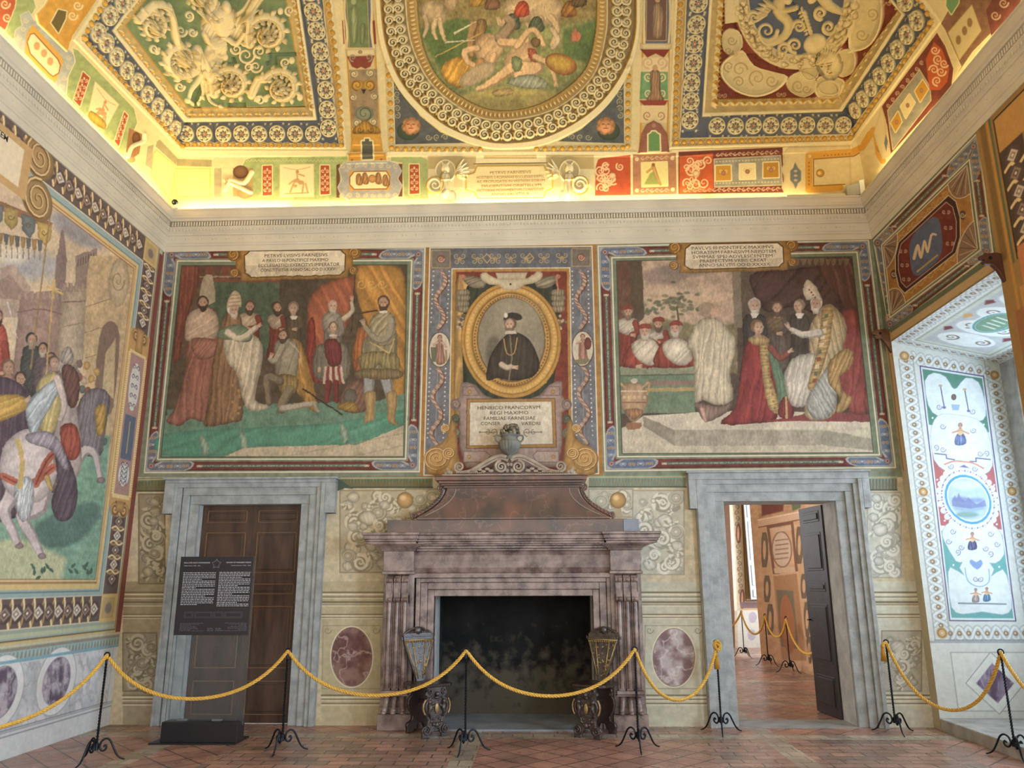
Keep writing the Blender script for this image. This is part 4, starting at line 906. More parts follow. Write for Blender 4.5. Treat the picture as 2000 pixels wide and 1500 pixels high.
# bust of a bearded man in a dark cloak and cap (generic)
robe([(950, 742), (956, 700), (972, 672), (992, 652), (1012, 650), (1034, 664), (1048, 690), (1054, 716), (1040, 736), (1016, 742), (996, 743), (972, 738)], (62, 54, 46), 4, 11, .16)
line([(996, 656), (1000, 700), (994, 742)], 1.6, (120, 104, 76)); line([(984, 662), (990, 690), (1004, 690), (1010, 660)], 1.2, (170, 132, 70), sm=3)
limb([(980, 712), (990, 718), (998, 716)], 6, (196, 176, 150), 5); hand(1004, 717, 4.6, ang=6); head(996, 634, 12.5, (206, 168, 138), (96, 78, 60), (140, 112, 84), -.35)
poly([(984, 626), (986, 616), (1000, 610), (1016, 614), (1020, 622), (1010, 626), (996, 620)], (46, 44, 42), sm=2, soft=1.3); ell(988, 616, 4, 5, (214, 208, 190), soft=1.5); poly([(988, 646), (1006, 646), (1010, 652), (986, 652)], (200, 190, 170), soft=1)
# cream cartouche on top of the oval
poly([(938, 536), (950, 532), (970, 544), (1030, 543), (1048, 530), (1060, 534), (1056, 546), (1040, 554), (1024, 556), (1012, 566), (998, 567), (984, 566), (974, 557), (958, 556), (942, 548)], (208, 194, 156), soft=1.3, sm=2, rnd=(3, .25)); ell(997, 555, 2, 2, (50, 40, 30)); line([(975, 545), (1024, 544)], .7, (150, 136, 104))
poly([(968, 533), (1030, 532), (1026, 545), (972, 546)], (200, 186, 150), rnd=(3, .2))
# ---- dado: fringe bands, trophies, mouldings, ovals
def fringe(x0, x1, y0, y1, c=(150, 126, 66), b=(96, 124, 104)):
    poly([(x0, y0), (x1, y0-1), (x1, y1), (x0, y1)], b, vary=.2); line([(x0, y0+3), (x1, y0+2)], 1.2, (190, 166, 110)); line([(x0, y1-1), (x1, y1-1)], 1.2, np.array(b)*.6)
    x = x0+3
    while x < x1-2: poly([(x-1.6, y0+6), (x+1.6, y0+6), (x+2.2, y1-2), (x-2.2, y1-2)], c, soft=1, rnd=(1.5, .4)); x += 6.3
fringe(660, 845, 931, 953); fringe(1150, 1340, 929, 952, (170, 160, 120), (110, 150, 140)); fringe(263, 326, 934, 960); fringe(1690, 1752, 930, 958, (150, 140, 110), (120, 150, 140))
for pp in ([(664, 936), (690, 955), (664, 952)], [(660, 934), (672, 955), (655, 960)]): poly(pp, (70, 90, 76))
GR = (196, 188, 158)
def groove(x0, x1, y, w=1.2, c=(124, 114, 84)): line([(x0, y), (x1, y)], w, c, soft=1.1); line([(x0, y+2.4*w), (x1, y+2.4*w)], w*.8, (214, 206, 178), soft=1.1)
for (a, b, tone) in ((240, 330, (156, 144, 112)), (628, 760, (178, 168, 132)), (1240, 1385, (184, 184, 160)), (1680, 1840, (190, 192, 176))):  # bays turn paler and cooler to the right: window light in the paint
    poly([(a, 1136), (b, 1134), (b, 1425), (a, 1425)], tone, vary=.15)
    for (y, w) in ((1157, 1.6), (1166, 1), (1176, 2.0), (1181, 1), (1200, 1.2), (1206, .8), (1358, 1.6), (1366, 1), (1374, 1.2)): groove(a, b, y, w)
def trophy(x0, x1, y0, y1, seed, base=(176, 166, 134), lite=(204, 195, 166), dk=(140, 130, 100), n=16):
    rr = random.Random(seed); poly([(x0, y0), (x1, y0), (x1, y1), (x0, y1)], base, soft=1.2, vary=.15); outline([(x0, y0), (x1, y0), (x1, y1), (x0, y1)], 1.1, dk)
    for i in range(n):
        x = rr.uniform(x0+10, x1-10); y = rr.uniform(y0+10, y1-10); r = rr.uniform(8, 17); t = rr.randrange(4)
        r = min(r, x-x0-1, x1-x-1, y-y0-1, y1-y-1)
        if r < 4: continue
        if t == 0: ell(x+1.5, y+1.5, r, r*.9, dk, soft=2.5); ell(x, y, r, r*.9, lite, rnd=.22); ell(x, y, r*.7, r*.62, base, rnd=.1); ell(x, y, r*.3, r*.28, lite, rnd=.3); ell(x, y, r*.72, r*.64, dk, ring=.7)
        elif t == 1: scroll(x+1, y+1, r, rr.uniform(0, 360), 1.7, rr.choice((-1, 1)), 4.2, dk, soft=2); scroll(x, y, r, rr.uniform(0, 360), 1.7, rr.choice((-1, 1)), 3.2, lite, soft=1.6)
        elif t == 2:
            an = rr.uniform(0, 180)
            for k in range(5): leaf(x, y, r*1.15, r*.5, an+k*36-72, dk if k % 2 else lite, 1.6)
            ell(x, y, r*.3, r*.3, lite, rnd=.4)
        else: robe([(x-r, y-r*.3), (x-r*.2, y-r*.9), (x+r*.8, y-r*.6), (x+r, y+r*.4), (x, y+r*.9), (x-r*.7, y+r*.5)], lite, rr.uniform(0, 180), 9, .07, rim=(4, .35))
trophy(664, 792, 958, 1118, 5, n=70); trophy(792, 872, 955, 1012, 9, n=20); trophy(1150, 1236, 955, 1010, 11, (186, 182, 160), (212, 210, 190), (150, 146, 126), 18); trophy(1236, 1336, 958, 1122, 12, (186, 184, 164), (214, 212, 196), (152, 150, 132), 60)  # trophies at right, here and below, painted cooler for the window light
trophy(271, 322, 965, 1140, 21, (146, 134, 104), (176, 164, 132), (112, 102, 76), 48); trophy(240, 306, 1236, 1350, 22, (146, 136, 108), (174, 164, 136), (112, 104, 80), 40)
trophy(1694, 1760, 962, 1128, 23, (186, 188, 174), (208, 210, 200), (154, 156, 144), 44); trophy(1722, 1800, 1232, 1350, 24, (168, 164, 148), (196, 194, 180), (136, 130, 112), 40)
for (x, y) in ((791, 977), (1207, 977)): ell(x, y, 16, 16, (196, 152, 84), rnd=.35); ell(x-4, y-5, 6, 5, (236, 206, 150), soft=5, a=.7); poly([(x-6, y+16), (x+6, y+16), (x+9, y+32), (x-9, y+32)], (176, 160, 120), soft=1.3)
def mcol(c1, c2, sc, vein):
    def f(X, Y):
        n = fbm(X/sc, Y/sc, 4)+.5; k = np.clip((n-.35)*3.4, 0, 1)[..., None]; v = np.clip(1-np.abs(fbm(X/(sc*1.3)+9, Y/(sc*1.3)+4, 4))*26, 0, 1)[..., None]*.75
        c = np.array(c1)*(1-k)+np.array(c2)*k; return c*(1-v)+np.array(vein)*v
    return f
for (x, y, rx, ry, c1, c2, vn) in ((687, 1283, 39, 57, (104, 66, 66), (140, 104, 96), (190, 170, 160)), (1316, 1284, 40, 56, (126, 96, 100), (176, 166, 168), (206, 200, 200))):
    a, b = x-56, x+56; outline([(a, 1222), (b, 1222), (b+2, 1345), (a-2, 1345)], .8, (150, 140, 110)); ell(x, y, rx+3.5, ry+3.5, (214, 206, 180), soft=1.2); ell(x, y, rx+1.2, ry+1.2, (120, 104, 84), soft=1.2)
    ell(x, y, rx, ry, mcol(c1, c2, 22, vn), soft=1.2)
    for (u, v) in ((a, 1222), (b, 1222)): scroll(u+(9 if u < x else -9), v+9, 7, 0, 1.2, 1, 1.2, (150, 140, 110))
for (x, y, w_) in ((270, 1240, 40), (735, 1240, 0), (1378, 1240, 0)): pass
R_BACK = []
# ================================================================== LEFT WALL PAINTING
def rect(x0_, x1_, y0_, y1_, col, **k): poly([(x0_, y0_), (x1_, y0_), (x1_, y1_), (x0_, y1_)], col, **k)
def mute(s, pts, k=.82, tone=(150, 132, 106)):
    b = s.box([p[0] for p in pts], [p[1] for p in pts], 2, 'p')
    al = np.clip(.5-sd_poly(s.X[b], s.Y[b], pts), 0, 1)[..., None]
    s.rgb[b] += al*(1-k)*(np.array(tone, np.float32)-s.rgb[b])
def painterly(s, pts, amp=.11, warp=.8, sc=11.):
    """hand-painted look: edges wander, pigment is uneven"""
    b = s.box([p[0] for p in pts], [p[1] for p in pts], 2, 'p'); X, Y = s.X[b], s.Y[b]; h_, w_ = X.shape; ins = sd_poly(X, Y, pts) < -2.5
    j, i = np.meshgrid(np.arange(h_), np.arange(w_), indexing='ij')
    dx = warp*2*fbm(X/sc, Y/sc, 3)*(1.8); dy = warp*2*fbm(X/sc+40, Y/sc+11, 3)*1.8
    src = s.rgb[b][np.clip(j+np.rint(dy).astype(int), 0, h_-1), np.clip(i+np.rint(dx).astype(int), 0, w_-1)]
    g = 1+amp*2*fbm(X/2.6, Y/5.5, 3)+amp*1.6*fbm(X/26+5, Y/26, 3); c = s.rgb[b]; s.rgb[b] = np.where(ins[..., None], src*g[..., None], c)
mute(S_BACK, A_P, .76, (126, 106, 78)); mute(S_BACK, B_P, .78, (142, 124, 102)); mute(S_BACK, C_O, .86, (140, 122, 92))
painterly(S_BACK, A_P); painterly(S_BACK, B_P); painterly(S_BACK, C_O, .08, .5)
on(S_LEFT)
def C(dy): return D-dy
# the big scene: procession with rider, walled town behind (generic)
PL = [(-30, 380), (60, 380), (265, 520), (250, 620), (186, 1134), (-30, 1137)]
SP[0] = 'm'; rect(C(4.75), C(.6), 1.6, 5.4, (196, 172, 138), soft=.01, vary=.25); rect(C(4.75), C(3.2), 1.6, 3.0, (112, 166, 142), soft=.15, vary=.3); rect(C(4.75), C(3.3), 2.9, 4.3, (166, 132, 120), soft=.1, vary=.2)
for i in range(9): ell(C(3.5+i*.15), 3.0+(i % 3)*.12, .12, .34, ((120, 84, 72), (82, 66, 84), (150, 56, 46))[i % 3], soft=.03, rnd=.4); ell(C(3.5+i*.15), 3.42+(i % 3)*.12, .06, .08, (200, 150, 120), soft=.02)
SP[0] = 'p'
ell(60, 520, 60, 26, (150, 156, 172), soft=22, a=.8); ell(150, 450, 60, 22, (136, 140, 160), rot=30, soft=16, a=.8); ell(20, 500, 40, 18, (216, 206, 186), soft=14, a=.7)
# canopy with pennants
poly([(-30, 380), (104, 436), (96, 446), (-30, 400)], (140, 90, 60), soft=1.2)
for i, (x, y) in enumerate(((-8, 412), (21, 420), (55, 435), (86, 450))):
    poly([(x-13, y-18), (x+15, y-10), (x+13, y+18), (x+2, y+30), (x-12, y+14)], ((110, 118, 120), (176, 146, 72), (98, 112, 116), (196, 160, 70))[i], soft=1.2, rnd=(3, .3), sm=1); scroll(x, y+4, 6, 0, 1.2, 1, .9, (90, 70, 50))
for i in range(9): x = -10+i*11; poly([(x-5, 452+i*2), (x+5, 454+i*2), (x+3, 474+i*2), (x-3, 474+i*2)], ((96, 104, 110), (170, 130, 70))[i % 2], sm=1, rnd=(2, .3)); line([(x, 474+i*2), (x, 500+i)], 1.2, (130, 120, 110))
# church, spire, walls, round towers
poly([(-20, 530), (26, 516), (60, 560), (58, 620), (-20, 620)], (170, 146, 128), soft=1.4, vary=.2); poly([(-20, 560), (20, 536), (56, 580), (40, 586), (-20, 580)], (146, 120, 108), soft=1.6)
poly([(106, 560), (110, 500), (117, 470), (123, 440), (127, 472), (130, 506), (128, 570)], (132, 108, 104), soft=1.4); poly([(147, 500), (190, 484), (186, 560), (148, 560)], (140, 118, 108), soft=1.3)
for i in range(7): line([(153+i*5, 506-i*2), (152+i*5, 520-i*2)], 1, (90, 74, 70))
poly([(40, 574), (120, 566), (118, 740), (24, 740)], (166, 132, 120), soft=1.5, rnd=(14, .22), vary=.15); poly([(122, 562), (170, 556), (168, 700), (108, 740)], (188, 166, 138), soft=1.5, rnd=(12, .25), vary=.15)
for (a, b, y) in ((34, 120, 578), (122, 170, 562)):
    x = a
    while x < b: poly([(x, y-9), (x+8, y-9), (x+8, y+8), (x, y+8)], (172, 142, 128), soft=1, rnd=(2, .2)); x += 12
line([(34, 610), (80, 604), (120, 614)], 1.6, (120, 92, 86), sm=3); line([(122, 590), (168, 588)], 1.6, (130, 104, 92)); line([(114, 640), (166, 630)], 1.4, (150, 126, 104))
# big ochre wall with shield and arch
poly([(170, 540), (176, 500), (262, 500), (255, 620), (214, 900), (160, 760)], (196, 166, 118), soft=1.5, vary=.25)
for y0 in (600, 650, 700, 750): line([(166, y0), (215, y0-16)], .9, (150, 120, 84))
ell(232, 552, 20, 48, (204, 180, 136), rnd=.25, rot=4); scroll(230, 548, 13, 0, 1.6, 1, 1.6, (160, 132, 90), asp=1.6)
poly([(186, 760), (194, 660), (208, 630), (224, 630), (234, 660), (226, 760), (214, 810)], (126, 98, 84), soft=1.5, sm=2); poly([(200, 760), (206, 690), (226, 660), (222, 780)], (190, 166, 120), soft=2)
# ground
poly([(-30, 880), (60, 860), (215, 850), (190, 1140), (-30, 1140)], (112, 166, 142), soft=4, vary=.3); poly([(-30, 1060), (40, 1050), (130, 1090), (120, 1140), (-30, 1140)], (186, 196, 150), soft=10); 
poly([(60, 1040), (110, 1000), (180, 980), (195, 1010), (150, 1060), (90, 1070)], (78, 118, 110), soft=8, sm=2)
for i in range(14):
    x = random.choice((22, 70, 94, 150, 170))+random.gauss(0, 8); leaf(x, 1128-random.random()*20, 14, 6, -90+random.gauss(0, 40), (60, 96, 78))
# crowd
for (x, y, r, c, hc, f, b) in ((62, 664, 12, (52, 56, 54), (40, 40, 38), .2, (170, 150, 130)), (84, 682, 11, (74, 62, 66), (50, 44, 46), -.2, (190, 180, 160)), (-6, 620, 14, (150, 56, 46), (80, 50, 40), .3, (60, 44, 36)), (16, 718, 14, (120, 84, 72), (110, 82, 58), .3, None),
                          (40, 740, 12, (66, 52, 66), (60, 46, 40), 0, None), (100, 700, 10, (110, 90, 94), (70, 56, 50), -.3, None)):
    stand(x, y, y+260, 26, c, (np.array(c)*1.3), (196, 146, 118), hc, b, f, r=r)
robe([(-20, 760), (30, 744), (56, 780), (60, 860), (52, 990), (-20, 1000)], (82, 66, 84), 4, 11, .2); robe([(-20, 780), (14, 770), (50, 776), (58, 792), (30, 812), (-20, 826)], (206, 158, 60), 70, 14, .14); hand(52, 782, 6, ang=-30)
for i in range(26):
    x = 168+random.gauss(0, 22); y = 770+random.gauss(0, 40)
    if x < 235-(y-700)*.1: ell(x, y, 6, 8, random.choice(((120, 96, 96), (196, 148, 70), (150, 80, 60), (206, 170, 140), (96, 110, 110))), soft=2, rnd=.3)
for (x, y) in ((120, 724), (140, 742), (128, 706)): robe([(x-10, y), (x-4, y-24), (x+8, y-28), (x+16, y-10), (x+10, y+6)], (176, 164, 156), 20, 7, .22)
robe([(150, 800), (176, 760), (214, 770), (206, 840), (196, 890), (160, 880)], (120, 112, 124), 10, 10, .2); robe([(186, 800), (206, 790), (204, 840), (190, 850)], (204, 156, 62), 10, 8, .16)
line([(60, 720), (98, 420)], 1.6, (150, 116, 70)); line([(88, 760), (104, 560)], 1.4, (196, 156, 80)); line([(92, 560), (122, 574)], 2.2, (214, 176, 90)); line([(106, 546), (104, 580)], 2.2, (214, 176, 90))
line([(14, 588), (34, 660)], 1.4, (196, 196, 200), w1=.5)
# grey horse seen from behind with rider
for (pts, w, w1) in (([(32, 930), (22, 970), (8, 1000), (26, 1040), (36, 1064)], 17, 7), ([(84, 940), (78, 990), (44, 1010), (64, 1050), (80, 1084)], 19, 7), ([(150, 900), (168, 880), (186, 888), (196, 934)], 11, 5)): limb(pts, w, (206, 190, 194), w1)
for (x, y) in ((38, 1066), (82, 1086), (197, 938)): ell(x, y, 8, 6, (150, 128, 136), soft=1.5, rnd=.3)
robe([(0, 900), (14, 862), (50, 838), (90, 846), (112, 880), (110, 930), (92, 968), (60, 984), (24, 970), (4, 940)], (222, 208, 210), 60, 44, .05, rim=(14, .3))
robe([(112, 760), (142, 742), (150, 800), (160, 880), (152, 930), (120, 940), (104, 900), (110, 820)], (196, 176, 178), 10, 30, .08, rim=(9, .35)); robe([(120, 720), (140, 714), (156, 740), (150, 790), (132, 790)], (110, 70, 66), 20, 8, .2)
robe([(118, 834), (148, 830), (158, 880), (140, 900), (122, 880)], (176, 70, 56), 10, 9, .2)
for q in ([(6, 930), (40, 945), (70, 940), (104, 912)], [(70, 946), (92, 900), (112, 880)]): line(q, 7, (186, 90, 66), sm=3, soft=1.5); line(q, 1.6, (140, 50, 40), sm=3)
robe([(28, 950), (50, 930), (66, 946), (62, 1000), (44, 1020), (30, 990)], (196, 204, 214), 10, 6, .22)
line([(34, 860), (44, 900), (38, 950)], 5, (206, 176, 96), sm=3); robe([(108, 880), (136, 900), (152, 960), (140, 1010), (112, 1016), (100, 980), (112, 940)], (92, 76, 96), 20, 12, .2)
robe([(70, 760), (86, 734), (112, 730), (120, 780), (112, 830), (96, 850), (76, 836), (78, 790)], (208, 186, 110), 10, 16, .14)
robe([(60, 850), (50, 800), (68, 770), (104, 742), (124, 746), (104, 786), (84, 820), (72, 850)], (186, 202, 214), 35, 12, .18); robe([(50, 850), (90, 842), (116, 860), (134, 910), (124, 916), (100, 880), (60, 866)], (170, 158, 178), 30, 9, .18)
limb([(112, 740), (126, 790), (118, 820)], 8, (216, 196, 190), 5); head(106, 708, 11, (206, 160, 134), (90, 66, 52), None, .5); limb([(92, 934), (100, 956)], 6, (196, 160, 80), 4)
mute(S_LEFT, PL, .84, (168, 154, 130)); painterly(S_LEFT, PL, .11, .6)
SP[0] = 'm'; SM = .011
# red-brown edge strip, then nested mouldings (metres from the corner)
def ring(d, top, bot, w, col, **k):
    """strip of width w whose outer edge is d from the corner, top/bottom at the given heights"""
    rect(C(d+w), C(d), bot, top, col, soft=SM, **k); rect(C(4.75), C(d), top-w, top, col, soft=SM, **k); rect(C(4.75), C(d), bot, bot+w, col, soft=SM, **k)
rect(C(.14), C(0), 1.02, 5.93, (126, 66, 56), soft=SM, vary=.2)
ring(.03, 5.93, 1.02, .10, (176, 186, 150)); rect(C(.11), C(0), 1.02, 5.8, (128, 64, 54), soft=SM, vary=.2)
ring(.115, 5.90, 1.03, .03, (206, 176, 110)); ring(.145, 5.875, 1.06, .02, (150, 170, 170)); ring(.12, 5.89, 1.05, .012, (90, 80, 60))
ring(.16, 5.86, 1.16, .33, (104, 88, 84)); ring(.155, 5.865, 1.155, .012, (216, 206, 180)); ring(.475, 5.53, 1.44, .014, (216, 206, 180))
ring(.49, 5.515, 1.45, .09, (146, 172, 172)); ring(.55, 5.45, 1.49, .012, (96, 128, 130)); ring(.575, 5.43, 1.52, .06, (212, 184, 116)); ring(.625, 5.39, 1.575, .05, (166, 112, 66), a=.75); ring(.64, 5.37, 1.6, .012, (226, 206, 150))
def cell(u, v, n, vert=True, yellow=False):
    r = .088 if vert else .088
    ell(u, v, .115 if vert else .105, .088 if vert else .09, (92, 74, 70), soft=.012); poly([(u-.085, v), (u, v+.066), (u+.085, v), (u, v-.066)], (150, 132, 118) if n % 2 else (206, 196, 178), soft=.012); poly([(u-.05, v), (u, v+.04), (u+.05, v), (u, v-.04)], (110, 84, 76) if n % 2 else (150, 132, 120), soft=.012); ell(u, v, .018, .014, (226, 216, 190), soft=.01)
rib = (228, 204, 146)
k = 0; z = 5.42
while z > 1.5:
    if not (2.4 < z < 4.62):
        cell(C(.32), z, k)
        for s in (-1, 1): line([(C(.32)-s*.13, z+.0825), (C(.32)-s*.05, z+.105), (C(.32)+s*.05, z+.06), (C(.32)+s*.13, z+.0825)], .011, rib if s > 0 else (176, 140, 84), soft=.01, sm=3)
    z -= .165; k += 1
for zc in (5.695, 1.30):
    u = .62; k = 0
    while u < 4.6:
        cell(C(u), zc, k, False)
        for s in (-1, 1): line([(C(u+.0825), zc-s*.13), (C(u+.105), zc-s*.05), (C(u+.06), zc+s*.05), (C(u+.0825), zc+s*.13)], .014, rib if s > 0 else (176, 140, 84), soft=.01, sm=3)
        u += .165; k += 1
    rect(C(.49), C(.16), zc-.15, zc+.16, (206, 176, 100), soft=SM); rect(C(.45), C(.2), zc-.11, zc+.12, (176, 150, 96), soft=SM, vary=.3); ell(C(.325), zc, .07, .06, (130, 120, 110), soft=.02)
# vertical cartouche on the frame
rect(C(.58), C(.10), 2.45, 4.62, (196, 150, 84), soft=SM); rect(C(.53), C(.14), 2.55, 4.36, (222, 196, 130), soft=SM); rect(C(.50), C(.17), 2.6, 4.32, (166, 128, 120), soft=SM, vary=.2)
for z0, z1, c in ((3.62, 4.22, (206, 204, 200)), (2.7, 2.98, (206, 206, 206))):
    zm = (z0+z1)/2; ell(C(.335), zm, .12, (z1-z0)/2, c, soft=.012); 
    for i in range(5): zz = z0+(z1-z0)*(i+.5)/5; scroll(C(.335)-.05, zz, .035, 0, 1.2, 1, .007, (90, 86, 96), soft=.008); scroll(C(.335)+.05, zz, .035, 180, 1.2, -1, .007, (90, 86, 96), soft=.008)
rect(C(.46), C(.21), 3.02, 3.56, (88, 98, 124), soft=SM, vary=.3); line([(C(.335), 3.1), (C(.335), 3.48)], .01, (196, 160, 90), soft=.01)
for zc, s in ((4.56, 1), (2.42, -1)):
    for t in (-1, 1): ell(C(.335)+t*.1, zc, .10, .085, (206, 164, 100), soft=.012, rnd=.3); scroll(C(.335)+t*.1, zc, .08, 90, 1.6, t, .016, (130, 86, 44), soft=.01)
    rect(C(.42), C(.25), zc-.18*max(0, s)-.02, zc+.1, (206, 160, 92), soft=SM, rnd=(.05, .3))
for i in range(60): ell(C(.125), 2.6+i*.029, .012, .01, (236, 214, 160), soft=.008); ell(C(.545), 2.6+i*.029, .012, .01, (236, 214, 160), soft=.008)
# big scroll cartouche at the top (mostly outside the photo)
for (u, z, r) in ((2.62, 5.72, .24), (2.55, 5.30, .24)):
    ell(C(u), z, r, r*.9, (176, 140, 86), soft=.014, rnd=.3); scroll(C(u), z, r*.85, 90, 2.4, 1, .022, (110, 78, 40), soft=.012); scroll(C(u)+.01, z+.01, r*.85, 90, 2.4, 1, .012, (222, 190, 130), soft=.012)
rect(C(3.5), C(2.72), 5.2, 5.75, (196, 156, 96), soft=SM); rect(C(3.5), C(2.84), 5.28, 5.68, (220, 206, 172), soft=SM)
# teal fringe ledge, dado of painted marble with violet ovals
rect(C(4.75), C(.0), .855, 1.02, (140, 186, 190), soft=SM); rect(C(4.75), C(.0), .855, .875, (90, 140, 160), soft=SM); rect(C(4.75), C(.0), 1.0, 1.02, (206, 186, 140), soft=SM)
u = 0
while u < 4.7:
    line([(C(u), .99), (C(u+.03), .965), (C(u+.06), .99)], .005, (150, 120, 96), soft=.008); line([(C(u), .965), (C(u+.03), .99), (C(u+.06), .965)], .005, (150, 120, 96), soft=.008)
    poly([(C(u+.02), .95), (C(u+.04), .95), (C(u+.05), .885), (C(u+.01), .885)], (150, 134, 116), soft=.01); u += .06
rect(C(4.75), C(0), 0, .855, (196, 202, 206), soft=SM, vary=0)
def mcolm(c1, c2, sc, vein):
    def f(X, Y):
        n = fbm(X/(sc*.45), Y/sc, 4)+.5; k = np.clip((n-.35)*3.4, 0, 1)[..., None]; v = np.clip(1-np.abs(fbm(X/(sc*.6)+9, Y/(sc*1.3)+4, 4))*20, 0, 1)[..., None]*.6
        c = np.array(c1)*(1-k)+np.array(c2)*k; return c*(1-v)+np.array(vein)*v
    return f
rect(C(4.75), C(.12), .25, .84, mcolm((176, 184, 192), (204, 206, 212), 26, (150, 152, 166)), soft=SM)
for u in (1.14, 2.0, 2.86, 3.72, 4.58):
    ell(C(u), .61, .33, .33, (212, 216, 218), soft=.012); ell(C(u), .61, .33, .33, (150, 160, 170), ring=.005, soft=.01); ell(C(u), .61, .235, .235, (140, 140, 156), soft=.012); ell(C(u), .61, .225, .228, mcolm((98, 84, 106), (176, 168, 184), 22, (206, 200, 210)), soft=.012)
rect(C(4.75), C(0), .855, .885, (120, 170, 190), soft=SM)
for z, w in ((.26, .006), (.24, .004), (.205, .006)): line([(C(4.75), z), (C(0), z)], w, (134, 140, 150), soft=.01)
rect(C(.10), C(.0), .26, .85, (200, 206, 208), soft=SM); line([(C(.11), .26), (C(.11), .85)], .004, (150, 154, 160), soft=.008)
SP[0] = 'p'
# ================================================================== RIGHT WALL PAINTING
on(S_RIGHT)
poly([(1690, 100), (2100, -100), (2100, 1500), (1690, 1500)], (134, 116, 76), vary=.3)
O_ = [(1706, 470), (1909, 260), (1939, 492), (1738, 646)]; I_ = [(1722, 479), (1893, 312), (1915, 488), (1738, 620)]
SP[0] = 'm'; rect(C(2.55), C(-.1), 4.55, 5.93, (92, 106, 86), soft=SM, vary=.3); SP[0] = 'p'
fresco_border(O_, I_, cu=.2, cv=.3)
m = quad_map(I_); m2 = quad_map(inset(I_, 6, 6, 6, 6))
poly([m(0, 0), m(1, 0), m(1, 1), m(0, 1)], (98, 112, 88)); outline(I_, 1.1, WH)
m = m2; Q = [m(0, 0), m(1, 0), m(1, 1), m(0, 1)]; poly(Q, (160, 112, 50), vary=.3); outline(Q, .9, WH)
arab(quad_map([m(.12, .03), m(.88, .03), m(.88, .16), m(.12, .16)]), 6, (196, 150, 84)); arab(quad_map([m(.12, .84), m(.88, .84), m(.88, .97), m(.12, .97)]), 6, (196, 150, 84))
for (u, v) in ((0, 0), (1, 0), (1, 1), (0, 1)):
    su = 1 if u == 0 else -1; sv = 1 if v == 0 else -1; arc = [m(u, v)]+[m(u+su*.19*cos(t*pi/12), v+sv*.33*sin(t*pi/12)) for t in range(7)]
    poly(arc, (134, 106, 84), soft=1.1, out=(WH, 1.3))
    for t in range(1, 6): line([m(u, v), m(u+su*.17*cos(t*pi/12), v+sv*.30*sin(t*pi/12))], .7, (186, 160, 130) if t % 2 else (84, 62, 50), soft=1)
for (u, v) in ((.09, .5), (.91, .5)): p = m(u, v); ell(p[0], p[1], 6, 9, (84, 62, 54)); scroll(p[0], p[1], 5, 0, 1.4, 1, 1.1, (190, 166, 136)); 
oc = [(.2, .14), (.8, .14), (.86, .28), (.88, .5), (.86, .72), (.8, .86), (.2, .86), (.14, .72), (.12, .5), (.14, .28)]
poly([m(u, v) for u, v in oc], (66, 34, 32), out=(WH, 1.4)); poly([m(.5+(u-.5)*.9, .5+(v-.5)*.86) for u, v in oc], (112, 44, 36), out=(WH, 1.1), vary=.3)
for u in (.24, .76): 
    for v in (.3, .5, .7): p = m(u, v); curl_pair(p[0], p[1], 5, (190, 160, 140), 60, .9)
poly([m(.5+.19*cos(t*pi/12), .5+.33*sin(t*pi/12)) if 0 else m(.5+.19*abs(cos(t*pi/12))**.6*(1 if cos(t*pi/12) > 0 else -1), .5+.30*abs(sin(t*pi/12))**.6*(1 if sin(t*pi/12) > 0 else -1)) for t in range(24)], (86, 98, 130), vary=.2)
line([m(.38, .72), m(.62, .72)], 1.6, (176, 150, 80)); line([m(.36, .52), m(.42, .4), m(.44, .58), m(.5, .42), m(.52, .58), m(.58, .42), m(.63, .46)], 3, (206, 184, 150), sm=3, w1=2)
SP[0] = 'm'
# cream and green edges round the niche, corner strip
rect(C(2.50), C(0), 4.44, 4.58, (186, 158, 112), soft=SM); rect(C(2.50), C(0), 4.53, 4.59, (96, 108, 84), soft=SM)
rect(C(.17), C(-.1), .0, 4.56, (184, 160, 118), soft=SM); line([(C(.05), 0), (C(.05), 4.5)], .008, (120, 96, 64), soft=.01); line([(C(.10), 0), (C(.10), 4.5)], .006, (206, 190, 150), soft=.01)
rect(C(.17), C(-.1), .0, 2.85, (176, 168, 140), soft=SM)
rect(C(4.35), C(2.47), 0, 5.93, (150, 116, 62), soft=SM, vary=.3); line([(C(2.58), 4.5), (C(2.58), 5.93)], .045, (128, 98, 52), soft=.03); line([(C(2.66), 0), (C(2.66), 5.85)], .02, (196, 140, 60), soft=.02); line([(C(2.70), 4.4), (C(2.70), 5.85)], .016, (90, 108, 80), soft=.02)
rect(C(4.35), C(2.76), 5.45, 5.8, (196, 148, 74), soft=SM); rect(C(3.12), C(2.76), 4.45, 5.45, (84, 66, 56), soft=SM); line([(C(2.76), 4.4), (C(2.76), 5.8), (C(4.35), 5.8)], .009, (60, 46, 40), soft=.01)
for i in range(5): cell(C(2.94), 5.33-i*.18, i); line([(C(2.8), 5.24-i*.18), (C(2.9), 5.27-i*.18), (C(2.98), 5.2-i*.18), (C(3.1), 5.24-i*.18)], .017, rib, soft=.01, sm=3)
rect(C(4.35), C(3.13), 4.2, 5.45, (176, 130, 66), soft=SM); line([(C(3.2), 4.2), (C(3.2), 5.4)], .02, (90, 110, 90), soft=.02); rect(C(4.35), C(3.28), 4.2, 5.35, (130, 52, 42), soft=SM)
rect(C(4.35), C(2.78), 4.15, 4.5, (190, 116, 72), soft=SM, vary=.3); rect(C(4.35), C(2.72), 3.96, 4.14, (196, 140, 70), soft=SM)
rect(C(4.35), C(2.60), .9, 3.95, (150, 96, 62), soft=SM, vary=.3); rect(C(4.35), C(2.82), 1.0, 3.9, (150, 116, 110), soft=SM, vary=.3); line([(C(2.76), .9), (C(2.76), 3.95)], .03, (206, 126, 66), soft=.02)
